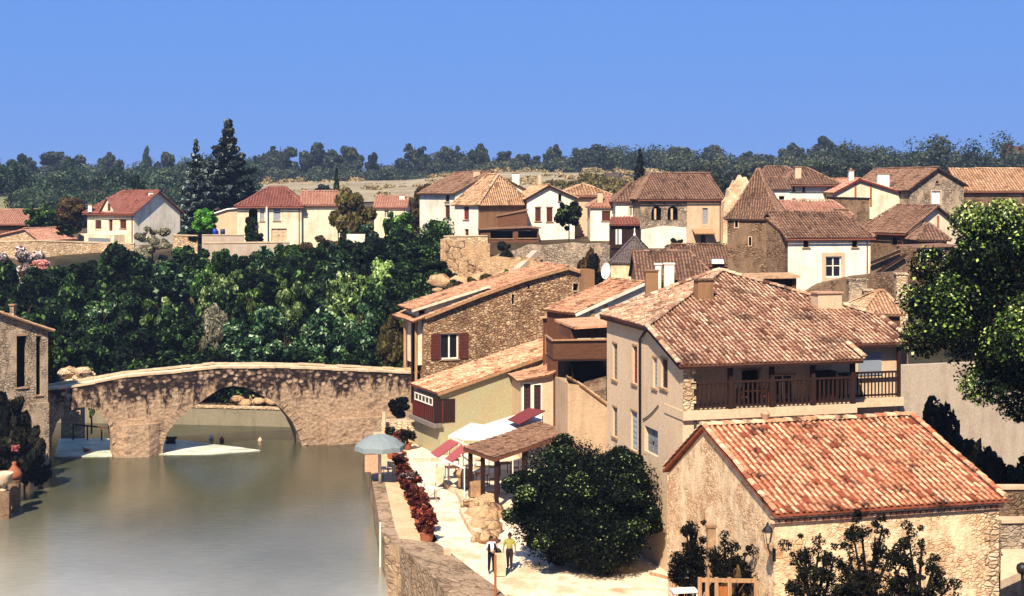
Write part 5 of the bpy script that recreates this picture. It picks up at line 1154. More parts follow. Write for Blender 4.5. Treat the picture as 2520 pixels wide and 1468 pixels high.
ridge_tiles(m, R3(.0, BS+.1, ZB1+.1), R3(.0, RS, ZR1+.08), .11, .42, 7)
m.build('roof', 'tile_orange', root)
m = MB()      # genoise: two rows of little tile arches under the eave
for row, (dd, zz) in enumerate(((-.2, ZE1-.17), (-.06, ZE1-.37))):
    k = int(LEN/.235)
    for i in range(k):
        a_ = (i+.5)*LEN/k; r_ = .1; vs = []
        for dq in (0, .3):
            for j in range(6): an = math.pi*j/5; vs.append(R3(a_+math.cos(an)*r_, dd+dq+.12, zz+math.sin(an)*r_))
        m.add(vs, [(j, j+1, j+7, j+6) for j in range(5)]+[tuple(range(6))[::-1]], .3+.5*random.Random(i+row*77).random())
    m.slab([R3(0, dd+.16, zz+.0), R3(LEN, dd+.16, zz+.0), R3(LEN, dd+.5, zz+.0), R3(0, dd+.5, zz+.0)], .03, .7)
m.build('cornice', 'tile_orange', root)
m = MB(); pF = Plane(q3(0, .2), E, -U); pL_ = Plane(q3(.12, 0), -U, -E); zc = ZE1-.4
wall(m, pF, [(.12, 1.5), (LEN-.1, 1.5), (LEN-.1, zc+.2), (.12, zc+.2)]); pR_ = Plane(q3(LEN-.1, 0), U, E)
wall(m, pR_, [(.2, 1.5), (BS, 1.5), (BS, ZB1-.15), (RS, ZR1-.14), (.2, ZE1-.1)]); pB_ = Plane(q3(LEN-.1, BS), -E, U); wall(m, pB_, [(0, 1.5), (LEN-.2, 1.5), (LEN-.2, ZB1-.15), (0, ZB1-.15)])
m.build('wall', 'warm_stone', root)
m = MB(); wall(m, pL_, [(-BS, 1.5), (-.2, 1.5), (-.2, ZE1-.1), (-RS, ZR1-.14), (-BS, ZB1-.15)]); m.build('gable_wall', 'warm_stone', root)
m = MB()      # corner quoins at the right
for i in range(16):
    z = 2+i*.42; w_ = .55 if i % 2 else .38; rect_box(m, pF, LEN-.1-w_, z, LEN-.08, z+.38, .003, .025+.01*(i % 3), .5+.03*(i % 5))
m.build('quoins', 'pale_stone', root)
m = MB(); p = R3(2.6, RS, ZR1+.12); m.lathe(p, [(.12, 0), (.16, .12), (.2, .22), (.1, .34)], 10); m.build('vent_pot', 'tile_old', root)
# wall lantern on the corner
c = P(1889, 1310, 47.4); root = thing('wall_lantern', 'black iron street lantern bracketed to the corner of the front building', 'lantern', c-V((0, 0, .7)))
m = MB(); m.lathe(c+V((0, 0, .02)), [(.19, 0), (.15, .1), (.05, .2), (.05, .24), (.015, .32)], 6); m.build('cap', 'iron', root)
m = MB(); m.lathe(c+V((0, 0, -.36)), [(.09, 0), (.16, .375)], 6); m.build('lamp_glass', 'stone_pale_plain', root)
m = MB(); cc = c+V((0, 0, -.36))
for i in range(6):
    a = math.pi*2*i/6; m.bar(cc+V((math.cos(a)*.095, math.sin(a)*.095, 0)), cc+V((math.cos(a)*.168, math.sin(a)*.168, .375)), .018)
m.build('cage', 'iron', root)
m = MB(); w_ = pL_.p(-.25, c.z-1.0, 0); m.tube([cc+V((0, 0, -.01)), cc+V((.02, .0, -.18)), V((cc.x+.12, cc.y+.2, cc.z-.4)), V((w_.x, w_.y, cc.z-.62))], .03, 6); m.box((w_.x, w_.y, cc.z-.62), (.1, .12, .45)); m.build('bracket', 'iron', root)

# ================================================================ LEFT EDGE BUILDING ON THE WATER
root, pl = prism('riverside_house', 'tall stone riverside building with tile roof and two narrow dark openings at left edge', 'house', (-120, 97.5), (118, 101.5), [(-120, 790), (-20, 766), (118, 813)], -1, 9, 'grey_stone', 'tile_tan', over=.35, fo=.45, spacing=.24,
    wins=[(('F', 41, 828, 66, 953), S(style='void')), (('F', 89, 828, 101, 972), S(style='void')), (('F', -6, 1000, 8, 1045), S(style='void'))], walls={'*': 'grey_stone'}, depth=.5)
pchim(root, 27, 37, 752, 800, 104, mat='grey_stone', d=.5)
pf = pl['F']; m = MB(); t0_, _ = pf.tz(70, 900); t1_, z1_ = pf.tz(117, 1010); rect_box(m, pf, t0_, -1, t1_, z1_+.6, .003, .35); m.build('buttress', 'grey_stone', root)
for (x, Y, vt, r_, lb, mat, h_) in ((35, 88, 1137, .42, 'brown stone bottle shaped urn on a river pier at left', 'terracotta', 1.1), (8, 86, 1163, .62, 'pale pink bowl shaped urn cut by the left edge', 'stone_pale_plain', 1.15)):
    top = P(x, vt, Y); zb_ = top.z-h_; root = thing('stone_pier', lb.split(' urn')[0].replace('bottle shaped', 'round').replace('bowl shaped', 'square')+' mooring pier in the river', 'pier', (top.x, top.y, -1.5))
    root['label'] = 'weathered mooring pier carrying the '+('bottle shaped' if mat == 'terracotta' else 'bowl shaped')+' urn'
    m = MB()
    if mat == 'terracotta': m.lathe((top.x, top.y, -1.5), [(.42, 0), (.36, zb_*.5), (.4, zb_+1.3), (.45, zb_+1.45), (.45, zb_+1.49)], 12)
    else: m.box((top.x, top.y, (zb_-1.5)/2), (.8, .8, zb_+1.49), .2)
    m.build('shaft', 'brown_stone', root)
    m = MB()
    if mat == 'terracotta': m.lathe((top.x, top.y, zb_), [(.25, 0), (.46, .12), (.5, .35), (.36, .6), (.18, .8), (.12, .95), (.16, 1.05), (.1, 1.1)], 16)
    else: m.lathe((top.x, top.y, zb_), [(.2, 0), (.24, .1), (.14, .2), (.2, .35), (.55, .6), (.5, .85), (.66, 1.1), (.6, 1.14), (.4, 1.0)], 16)
    tag(m.build('urn', mat, smooth=True), lb, 'urn', 'urns at the water edge')
p = P(38, 1104, 90); m = MB()
rngl = random.Random(3)
for i in range(26): m.rock(p+V((rngl.uniform(-.25, .2), rngl.uniform(-.2, .2), rngl.uniform(-.16, .16))), .07, i, .5, sub=1)
tag(m.build('red_flower', 'fabric_red'), 'bright red bloom above the bottle shaped urn', 'flower')
# little jetty and walls seen through the small arch
root = thing('river_hut', 'small pale walled platform seen through the small arch', 'hut', P(165, 1075, 113))
m = MB(); a, b = P(150, 1020, 114), P(198, 1020, 114); m.box(((a.x+b.x)/2, 114.6, 1.0), (b.x-a.x, 1.2, 3.0)); m.build('wall_body', 'pale_stone', root)
m = MB(); m.box(((a.x+b.x)/2, 114.5, 2.58), (b.x-a.x+.3, 1.5, .14)); m.build('slab', 'stone_cap', root)
m = MB(); a, b = P(180, 1045, 112.5), P(285, 1056, 112.5); m.bar(a, b, .12, .12)
for k in range(4): q = a.lerp(b, k/3.0); m.bar(q, V((q.x, q.y, -.5)), .1)
tag(m.build('jetty_rail', 'wood_brown'), 'wooden jetty rail on posts seen through the small arch', 'jetty')
m = MB(); p = P(420, 1078, 111); m.box((p.x, p.y, .5), (.9, .5, .12)); m.box((p.x, p.y, .25), (.8, .4, .4), 0, .5, 0, .6); m.bar((p.x+.3, p.y, .5), (p.x+.3, p.y, -.3), .14); tag(m.build('mooring_stage', 'wood_dark'), 'small dark wooden landing stage left inside the large arch', 'landing stage')
for u, v, mt, lb in ((520, 1079, 'paint_white', 'white float left of the other floats under the large arch'), (546, 1083, 'wood_orange', 'orange float beside the white one under the large arch'), (640, 1085, 'stone_pale_plain', 'pale float furthest right under the large arch')):
    p = G(u, v, .05); m = MB(); m.lathe((p.x, p.y, -.12), [(.05, 0), (.17, .1), (.19, .22), (.12, .34), (.05, .4), (.05, .46)], 10); tag(m.build('float', mt, smooth=True), lb, 'buoy', 'floats under the arch')
# duck on the weir
p = G(213, 1112, .07); m = MB(); m.rock(p+V((0, 0, .12)), .17, 3, .5, (1.6, .8, .7)); m.tube([p+V((-.2, 0, .15)), p+V((-.25, 0, .3)), p+V((-.3, 0, .36))], [.06, .045, .06], 8); m.bar(p+V((-.34, 0, .36)), p+V((-.42, 0, .35)), .03); m.bar(p+V((.22, 0, .16)), p+V((.36, 0, .22)), .07, .04); m.bar(p+V((-.02, .03, .06)), p+V((-.02, .03, -.04)), .02); m.bar(p+V((-.02, -.03, .06)), p+V((-.02, -.03, -.04)), .02)
tag(m.build('duck', 'terracotta', smooth=True), 'brown duck standing on the pale weir under the small arch', 'duck')
# rubble ruin at the left bridge head
m = MB(); rnd = random.Random(5)
for i in range(22): p = P(rnd.uniform(160, 232), rnd.uniform(912, 945), 110+rnd.random()); m.rock(p, rnd.uniform(.25, .6), i, .5, (1.2, 1, .8))
tag(m.build('rubble_heap', 'pale_stone'), 'tumbled pale rubble behind the left end of the bridge parapet', 'rubble', kind='stuff')

# ================================================================ RIVERSIDE TERRACE
# grey umbrella on a white pole
b = G(935, 1190, 2.0); Yp = b.y; top = P(935, 1068, Yp)
root = thing('parasol', 'large grey parasol on a white pole at the river edge', 'parasol', b)
m = MB(); m.tube([b, V((b.x, b.y, top.z-.1))], .09, 10); m.build('pole', 'paint_white', root, smooth=True)
m = MB(); vs = [tuple(top)]; R_ = 1.55; k = 8
for ring, (rr, dz) in enumerate(((.35, -.14), (.7, -.36), (1.0, -.72), (1.02, -1.0))):
    for i in range(k*2):
        a = math.pi*i/k+.2; sc_ = .95 if i % 2 else 1.0; vs.append((top.x+math.cos(a)*rr*R_*sc_, top.y+math.sin(a)*rr*R_*sc_, top.z+dz+(.05 if i % 2 else 0)))
fs = [(0, 1+i, 1+(i+1) % 16) for i in range(16)]
for q_ in range(3):
    for i in range(16): fs.append((1+q_*16+i, 1+(q_+1)*16+i, 1+(q_+1)*16+(i+1) % 16, 1+q_*16+(i+1) % 16))
m.add(vs, fs); m.build('canopy', 'fabric_grey', root)
m = MB()
for i in range(8):
    a = math.pi*2*i/8+.2; m.bar(top+V((0, 0, -.55)), top+V((math.cos(a)*R_*.65, math.sin(a)*R_*.65, -.38)), .025)
m.build('rib', 'paint_white', root)
m = MB(); a = G(938, 1392, 0); m.tube([(a.x-.02, a.y-.25, -1), (a.x-.02, a.y-.25, 2.1+.25)], .05, 8); tag(m.build('mooring_pole', 'paint_white'), 'slim white mooring pole standing in the water against the quay', 'pole')
p = G(915, 1172, 2.0); m = MB(); m.box((p.x-.15, p.y+1.6, 2.6), (.85, .7, 1.2)); m.box((p.x-.15, p.y+1.6, 3.24), (1.0, .85, .08)); tag(m.build('brick_pillar', 'brick_pale'), 'pale brick pillar under the grey parasol', 'pillar')
# row of red-leaved bushes in tubs
BU = [(985, 1160, .62, 92), (994, 1184, .6, 91), (1008, 1222, .78, 93), (1022, 1250, .7, 94), (1034, 1278, .72, 95), (1042, 1302, .68, 96), (1050, 1325, .6, 97), (965, 1120, .7, 98)]
LB_ = ['dark red bush nearest the grey parasol pole', 'low dark red bush second from the parasol', 'dark red bush with white blossom on top', 'rusty red bush beside the white table', 'rusty orange bush in the middle of the row', 'dark crimson bush next to last along the quay', 'last crimson bush at the near end of the quay row', 'red flowering bush under the grey parasol']
for (u, v, r_, sd_), lb in zip(BU, LB_):
    p = G(u, v+8, 2.0); root = thing('potted_bush', lb, 'bush', p, 'red bushes along the quay')
    m = MB(); m.lathe(p, [(.22, 0), (.3, .05), (.36, .4), (.4, .44), (.34, .46)], 12); m.build('tub', 'terracotta', root)
    cr = bpy.data.objects.new('foliage', crown_mesh('round', sd_, 'leaf_redbrown', 1500, .13)); C.objects.link(cr); cr.parent = root; cr.location = (0, 0, .42+r_*.75); cr.scale = (r_, r_, r_*.85)
    if 'blossom' in lb:
        cr = bpy.data.objects.new('blossom', crown_mesh('round', 3, 'leaf_blossom', 300, .12)); C.objects.link(cr); cr.parent = root; cr.location = (0, 0, .42+r_*1.3); cr.scale = (r_*.8, r_*.7, r_*.35)
p = G(1055, 1232, 2.0); table('garden_table', 'white table beside the red bushes on the bright path', p, .9, .7, .74, 'paint_white', .2, legm='wood_pale')
for i, (u, v, r_, lb) in enumerate(((1040, 1205, .4, 'white chair behind the white table on the path'), (976, 1178, 2.2, 'pale chair left of the red bushes under the parasol'), (955, 1172, -.6, 'pale chair next to the parasol pole'))):
    chair('garden_chair', lb, G(u, v, 2.0), r_, 'stone_pale_plain' if i else 'paint_white', 'pale chairs by the quay')
# awnings on a white frame
root = thing('awning_frame', 'white framed stall with two sloping red awnings beside the path', 'awning', G(1120, 1180, 2))
Ya = 84.5
m = MB()
for q_ in (((1057, 1116, 83), (1106, 1081, 85.5), (1129, 1090, 85), (1080, 1125, 82.5)), ((1096, 1128, 82.4), (1135, 1094, 84.8), (1158, 1103, 84.3), (1113, 1137, 82)), ):
    m.slab([P(*x) for x in q_], .05)
    m.build('awning', 'fabric_red', root); m = MB()
m = MB(); 
for a, b_ in (((1105, 1075, 85.7), (1160, 1101, 84.2)), ((1057, 1117, 83), (1143, 1153, 81.5)), ((1128, 1091, 85), (1129, 1125, 85)), ((1160, 1101, 84.2), (1160, 1188, 84.2)), ((1106, 1078, 85.7), (1106, 1150, 85.7)), ((1135, 1120, 82.8), (1160, 1140, 84.2))):
    m.bar(P(*a), P(*b_), .07)
m.bar(P(1160, 1165, 84.2), V((P(1160, 1165, 84.2).x, 84.2, 2)), .07); m.bar(P(1143, 1153, 81.5), V((P(1143, 1153, 81.5).x, 81.5, 2)), .06); m.bar(P(1057, 1117, 83), V((P(1057, 1117, 83).x, 83, 2)), .06); m.build('frame', 'paint_white', root)
# big white canvas and red canvas
root = thing('canvas_canopy', 'large white canvas canopy stretched below the green wall', 'canopy', G(1200, 1150, 2))
m = MB(); q_ = [P(1105, 1071, 85.8), P(1140, 1082, 84.6), P(1200, 1084, 84.8), P(1262, 1060, 88), P(1332, 1036, 91.5), P(1335, 1019, 93.5), P(1278, 1018, 93), P(1190, 1046, 89.6), P(1160, 1041, 89.6)]
m.slab(q_, .06, down=V((0, .02, -.07))); m.build('canvas', 'fabric_white', root)
m = MB()
for k_ in (0, 1, 3, 5, 7): m.bar(q_[k_]+V((0, 0, -.05)), V((q_[k_].x, q_[k_].y, 1.9)), .06)
m.build('support', 'paint_white', root)
m = MB(); m.slab([P(1249, 1046, 89.3)+V((0, 0, .35)), P(1280, 1057, 87.6)+V((0, 0, .35)), P(1342, 1024, 91)+V((0, 0, .35)), P(1300, 1017, 92)+V((0, 0, .35))], .06); tag(m.build('red_canopy', 'fabric_deep_red'), 'deep red canvas panel lying over the end of the white canopy', 'canvas')
# open shelter with brown roof
pl = Plane(PX(1218, 80), (.88, .475), (.475, -.88)); root = thing('open_shelter', 'open timber shelter with slanting brown roof beside the round dark bush', 'shelter', (pl.p(2, 2, -1.8)))
prof = [pl.tz(1218, 1124), pl.tz(1400, 1060)]; m = MB(); D_ = 3.6
c = [pl.p(prof[0][0]-.2, prof[0][1]+.0, .3), pl.p(prof[1][0], prof[1][1], .3), pl.p(prof[1][0], prof[1][1]+.0, -D_), pl.p(prof[0][0]-.2, prof[0][1]+.0, -D_)]
tiles(m, [c[3], c[0], c[1], c[2]], .21, .42, 9); m.build('roof', 'tile_brown', root)
m = MB(); m.bar(c[0]+V((0, 0, -.16)), c[1]+V((0, 0, -.16)), .06, .16); m.bar(c[0]+V((0, 0, -.16)), c[3]+V((0, 0, -.16)), .06, .16); m.build('fascia', 'wood_brown', root)
for t, d in ((.1, 0), (1.9, 0), (3.8, 0), (5.6, 0), (.1, -3.3), (.1, -1.7), (1.9, -3.3), (3.8, -3.3)):
    m = MB(); z_ = prof[0][1]+(prof[1][1]-prof[0][1])*t/(prof[1][0]); p = pl.p(t, (1.9+z_-.15)/2, d); m.box(p, (.2, .2, z_-.15-1.9), .5); m.build('post', 'wood_dark', root)
# tables and chairs under the shelter
k = 0
TL = ['under the red awning', 'near the front post of the shelter', 'deep inside the open shelter', 'under the middle of the white canopy']
for (u, v), tl_ in zip(((1112, 1178), (1182, 1196), (1240, 1168), (1150, 1150)), TL):
    p = G(u, v, 2.0); table('cafe_table', 'small dark cafe table '+tl_, p, .8, .8, .74, 'paint_white' if k == 3 else 'wood_brown', .3, group='cafe tables'); 
    for j, (dx, dy) in enumerate(((-.75, .1), (.75, -.1))):
        chair('cafe_chair', ('left' if j == 0 else 'right')+' cafe chair at the table '+tl_, (p.x+dx, p.y+dy, 2.0), 1.57*(1 if j == 0 else -1), 'wood_dark' if (k+j) % 2 else 'stone_mid', 'cafe chairs'); 
    k += 1
# menu board, stone blocks, kerb stones
p = G(1082, 1200, 2.0); root = thing('menu_board', 'pale blank upright board standing at the path beside the awnings', 'sign', p)
m = MB(); m.box(p+V((0, 0, .75)), (.55, .06, .95)); m.build('panel', 'stone_pale_plain', root); m = MB()
for i in (-1, 1): m.bar(p+V((i*.24, 0, 0)), p+V((i*.24, 0, 1.2)), .05)
m.build('leg', 'wood_brown', root)
p = G(1172, 1222, 2.0); m = MB(); m.box(p+V((0, 0, .45)), (.85, .6, .85), .25, .5, 0, .9); tag(m.build('stone_block', 'stone_mid'), 'cubic ochre stone block at the foot of the shelter', 'stone block', 'stone blocks by the terrace')
p = G(1140, 1200, 2.0); m = MB(); m.rock(p+V((0, 0, .85)), .55, 4, .5, (1.2, .7, .6)); m.box(p+V((0, 0, .3)), (.6, .5, .6)); tag(m.build('stone_block', 'stone_mid'), 'rounded ochre boulder on a plinth beside the awning frame', 'stone block', 'stone blocks by the terrace')
KS = [[(1096, 1192), (1112, 1206), (1128, 1214)], [(1130, 1216), (1142, 1236), (1156, 1256)], [(1140, 1262), (1152, 1286), (1168, 1312), (1184, 1325)]]
for seg_, lb in zip(KS, ('pale kerb stones at the far bend of the path', 'pale kerb stones at the middle of the path edge', 'long pale kerb slab leading down to the walkers')):
    m = MB(); pts = [G(u, v, 2.0) for u, v in seg_]
    for a, b_ in zip(pts[:-1], pts[1:]): m.bar(a+V((0, 0, .12)), b_+V((0, 0, .12))-(b_-a).normalized()*.04, .45, .3)
    tag(m.build('kerb_stone', 'stone_pale_plain'), lb, 'kerb', 'kerb stones of the path')
RK = [(1155, 1245, .5), (1180, 1240, .55), (1202, 1236, .6), (1172, 1268, .65), (1196, 1272, .7), (1180, 1296, .6), (1205, 1300, .65), (1200, 1324, .55), (1215, 1260, .6)]
m = MB()
for i, (u, v, r_) in enumerate(RK): m.rock(G(u, v, 2.2), r_, i+40, .5, (1, .9, .75), sub=3)
for i in range(40): m.rock(G(1150+70*random.Random(i).random(), 1235+95*random.Random(i+99).random(), 2.1), .22, i, .5, sub=1)
tag(m.build('rockery', 'cliff_stone', smooth=True), 'rockery of pale boulders between the path and the dark round bush', 'rocks', kind='stuff')
p = G(1172, 1352, 2); 
m = MB(); a = G(1100, 1364, 2.6); m.box(a+V((0, 0, .0)), (.35, .35, .5), .2); tag(m.build('kerb_block', 'stone_pale_plain'), 'small square stone block on the curved wall', 'stone block')
p = G(1233, 1416, 2.0); m = MB(); m.box(p+V((-.02, .0, .5)), (.42, .35, 1.0), .15); tag(m.build('stone_block', 'stone_pale_plain'), 'upright pale stone slab beside the two walkers', 'stone block', 'stone blocks by the terrace')
p = G(1219, 1500, 2.0); m = MB(); m.tube([p, p+V((0, 0, 2.35))], [.06, .05], 8); tag(m.build('wooden_post', 'wood_orange'), 'thin orange wooden post beside the two walkers', 'post')
# stone steps / low ledges by the bridge foot
m = MB(); p = P(985, 1050, 101); m.box((p.x, p.y, 2.4), (2.6, 1.6, 2.2)); tag(m.build('stone_ledge', 'pale_stone'), 'worn stone ledge at the foot of the bridge by the water', 'ledge')
m = MB(); p = P(945, 1075, 99.5); m.box((p.x, p.y, 2.9), (.22, .25, 2.9)); tag(m.build('stone_post', 'stone_cap'), 'slim pale stone post standing on the ledge by the bridge', 'post')
for i, (u, Y, r_) in enumerate(((962, 99, .5), (984, 98.4, .45), (1003, 98, .6))):
    p = P(u, 1075, Y); root = thing('flower_pot', ['leftmost flower pot on the ledge at the bridge foot', 'middle flower pot with red blooms on the ledge', 'rightmost dark bushy pot on the ledge below the balcony'][i], 'flower pot', (p.x, p.y, 2.0), 'flower pots by the bridge')
    m = MB(); m.lathe((p.x, p.y, 2.0), [(.2, 0), (.3, .4), (.34, .42), (.28, .46)], 10); m.build('pot', 'terracotta', root)
    cr = bpy.data.objects.new('foliage', crown_mesh('round', 2+i, 'leaf_redbrown' if i == 1 else 'leaf_hedge', 900, .14)); C.objects.link(cr); cr.parent = root; cr.location = (0, 0, .95); cr.scale = (r_, r_, r_)

# ================================================================ RIGHT EDGE
long_wall('rendered_wall', 'tall pale rendered wall behind the leafy tree at right', [PX(2214, 73.5), PX(2700, 78)], [ZV(900, 73.5), ZV(880, 78)], 1.5, .4, 'grey_render')
long_wall('stone_terrace_wall', 'dark brown stone terrace wall at the lower right edge', [PX(2440, 57.5), PX(2620, 58.5)], [ZV(1205, 57.5), ZV(1205, 58.5)], 1.5, .5, 'brown_stone', .1, rough=.03)
long_wall('grey_terrace_wall', 'lower grey stone wall at the right edge below the dark one', [PX(2462, 54), PX(2620, 54.5)], [ZV(1288, 54), ZV(1285, 54.5)], 1.5, .5, 'grey_stone', .12)
m = MB(); m.slab([P(2462, 1430, 50.5), P(2530, 1400, 51.5), P(2560, 1350, 53), P(2464, 1352, 53)], .3); tag(m.build('paved_slab', 'beige_render'), 'sloping beige paved slab at the lower right edge', 'slab')
# finial of a lamp at the right edge
p = P(2516, 1400, 46); root = thing('street_lamp', 'black ball topped lamp post cut by the right edge', 'street lamp', (p.x, p.y, 2))
m = MB(); m.tube([(p.x, p.y, 2), (p.x, p.y, p.z-.15)], .05, 8); m.build('post', 'iron', root); m = MB(); m.lathe((p.x, p.y, p.z-.2), [(.05, 0), (.17, .08), (.2, .2), (.17, .32), (.05, .4)], 12); m.build('globe', 'iron', root, smooth=True)
# stone pillar and garden things in front of the front building
p = P(1750, 1297, 50.2); m = MB(); m.box((p.x, p.y, (p.z+2)/2), (.3, .3, p.z-2)); m.box((p.x, p.y, p.z+.04), (.38, .38, .08)); m.box((p.x, p.y, ZV(1385, 50.2)), (.42, .42, .12)); tag(m.build('stone_pillar', 'stone_mid'), 'slender grey stone pillar among the climbing plants', 'pillar')
root = thing('timber_gate', 'pale timber gate with boarded panels at the bottom edge', 'gate', P(1758, 1600, 48.5))
m = MB()
for u in (1722, 1740, 1763, 1795, 1860): m.bar(P(u, 1422+(8 if u > 1800 else 0), 48.5), P(u, 1700, 48.5), .13)
m.bar(P(1722, 1428, 48.5), P(1862, 1430, 48.5), .12); m.build('frame', 'wood_pale', root)
m = MB(); m.slab([P(1766, 1440, 48.6), P(1793, 1440, 48.6), P(1793, 1690, 48.6), P(1766, 1690, 48.6)], .05, down=V((0, .05, 0))); m.build('door', 'wood_orange', root)
p = P(1684, 1452, 49); table('garden_table', 'small white table at the bottom edge left of the timber gate', (p.x, p.y, p.z-.74), .9, .6, .74, 'paint_white', .15)
p = P(1660, 1420, 52); m = MB(); m.tube([V((p.x, p.y, 2)), p], .09, 8); m.bar(V((p.x, p.y, p.z-.1)), V((p.x-.9, p.y+.3, p.z+.05)), .1); tag(m.build('fence_post', 'wood_pale'), 'weathered fence post and rail at the foot of the stone gable', 'fence')
# small white marks on the base of the front building
p = pF.tz(2275, 1468); m = MB(); rect_box(m, pF, p[0]-.1, 1.6, p[0]+.2, pF.tz(2275, 1425)[1], .004, .2); tag(m.build('stone_bollard', 'stone_cap'), 'short white stone bollard against the right end of the front building', 'bollard')
# ================================================================ WOODED BANK
def T(name, label, u, vt, Y, wpx, kind, mat, seed, low=.2, group=None, n=11000, size=.085, zg=None, cat='tree'):
    p = PX(u, Y); z0 = gz(p.x, Y) if zg is None else zg; z1 = ZV(vt, Y)
    return tree(name, label, p.x, Y, z0-.1, max(z1, z0+1), wpx/F*Y/2, kind, mat, seed, n, size, low, group, cat)
GD = 'dark trees of the wooded river bank'
def bank_label(u, vt):
    for k_, w_ in ((90, 'at the left edge'), (190, 'left of the cream gabled house'), (305, 'below the cream gabled house'), (425, 'below the blossoming cream tree'), (480, 'below the bright green tree'), (605, 'below the terrace walls'), (668, 'below the loggia'), (722, 'below the garage door'), (820, 'below the east wing'), (905, 'below the round brown tree'), (995, 'below the small pink roofed house'), (1200, 'next to the rock outcrop')):
        if u < k_: break
    r_ = 'in the top row' if vt < 668 else 'in the second row' if vt < 745 else 'in the third row' if vt < 815 else 'just above the bridge'
    return 'dark bank tree '+w_+', '+r_
SEEN = {}
i = 0
for (u, vt, Y, w, mt) in [(20, 655, 138, 130, 0), (60, 720, 130, 120, 0), (140, 660, 148, 120, 0), (230, 625, 152, 130, 0), (300, 612, 156, 120, 1), (400, 640, 152, 130, 2), (180, 700, 140, 130, 0), (270, 690, 142, 130, 0), (350, 700, 144, 120, 0), (620, 648, 150, 120, 0), (690, 622, 155, 110, 1),
        (870, 570, 158, 110, 0), (1010, 570, 150, 120, 0), (1050, 610, 146, 110, 0), (1000, 640, 142, 110, 0), (440, 760, 135, 120, 0), (590, 780, 132, 110, 2), (660, 760, 135, 110, 2), (760, 690, 146, 110, 0), (800, 760, 134, 120, 2), (880, 800, 126, 120, 2),
        (240, 800, 130, 140, 0), (160, 800, 125, 130, 0), (350, 830, 124, 130, 0), (520, 850, 120, 120, 0), (640, 850, 120, 130, 2), (750, 850, 119, 130, 0), (450, 850, 121, 120, 0), (860, 860, 119, 100, 0), (990, 690, 133, 100, 0), (560, 720, 140, 100, 0), (470, 600, 159, 90, 0), (545, 622, 157, 90, 1), (600, 616, 158, 90, 0), (655, 614, 158, 80, 2), (715, 606, 159, 90, 1), (770, 630, 154, 130, 0), (790, 590, 152, 150, 0), (905, 590, 150, 150, 0), (990, 560, 152, 150, 0), (830, 640, 146, 140, 2), (300, 600, 150, 150, 0), (120, 640, 150, 130, 0), (1060, 640, 140, 110, 0), (930, 700, 136, 110, 0), (100, 780, 122, 120, 0)]:
    i += 1; lb_ = bank_label(u, vt); SEEN[lb_] = SEEN.get(lb_, 0)+1
    if SEEN[lb_] > 1: lb_ = lb_.replace('dark bank tree', ('more rightward' if SEEN[lb_] == 2 else 'most rightward' if SEEN[lb_] == 3 else 'lowest and smallest')+' dark bank tree')
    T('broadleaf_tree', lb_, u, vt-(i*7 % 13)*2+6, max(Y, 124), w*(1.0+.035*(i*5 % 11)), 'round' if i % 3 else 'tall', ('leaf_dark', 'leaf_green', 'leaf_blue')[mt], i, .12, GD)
for (u, vt, Y, w, k, mt, lb) in [
    (505, 640, 147, 90, 'tall', 'leaf_green', 'mid green tree left of the yellow green one on the bank'), (560, 655, 145, 130, 'round', 'leaf_light', 'yellow green tree in the middle left of the wooded bank'),
    (725, 670, 141, 100, 'round', 'leaf_light', 'rounded pale green tree standing alone in the dark middle of the bank'), (850, 655, 142, 120, 'round', 'leaf_light', 'broad pale green crown left of its twin on the upper bank'), (930, 640, 143, 125, 'round', 'leaf_light', 'broad pale green crown nearest the retaining wall'),
    (530, 745, 132, 90, 'tall', 'leaf_grey', 'straw grey tree above the left slope of the bridge'), (965, 765, 119, 95, 'round', 'leaf_olive', 'olive green round tree beside the stone house'), (1010, 735, 122, 75, 'tall', 'leaf_light', 'slim light green tree against the stone house corner'),
    (400, 720, 138, 110, 'loose', 'leaf_light', 'loose pale leaved tree in the left part of the bank'), (250, 725, 136, 100, 'loose', 'leaf_blue', 'loose blue green tree over the left bridge head'), (700, 800, 124, 120, 'loose', 'leaf_blue', 'loose silvery tree low over the bridge crown'), (880, 740, 130, 110, 'loose', 'leaf_blue', 'silvery leaved tree below the twin pale crowns'),
    (620, 700, 142, 80, 'loose', 'leaf_green', 'small green tree between the yellow green and pale rounded trees'), (375, 548, 163, 105, 'loose', 'leaf_grey', 'blossoming cream flecked tree in front of the cream gable wall'), (800, 565, 160, 130, 'loose', 'leaf_brown', 'brown green bush tree below the hipped house east wing'),
    (868, 455, 165, 118, 'round', 'leaf_olive', 'large round brown green tree right of the hipped house'), (1042, 448, 176, 90, 'tall', 'leaf_brown', 'tall olive brown tree left of the tall cream house'), (985, 510, 168, 90, 'round', 'leaf_green', 'green tree in front of the small pink roofed house'),
    (905, 540, 162, 100, 'loose', 'leaf_blue', 'grey green bush at the foot of the round brown tree'), (960, 545, 157, 120, 'round', 'leaf_dark', 'dark tree under the small pink roofed house'), (730, 600, 160, 100, 'round', 'leaf_dark', 'dark bush at the end of the long terrace wall'), (1075, 540, 150, 80, 'tall', 'leaf_dark', 'dark narrow tree against the retaining wall corner')]:
    i += 1; T('hillside_tree', lb, u, vt, Y, w, k, mt, i, .15)
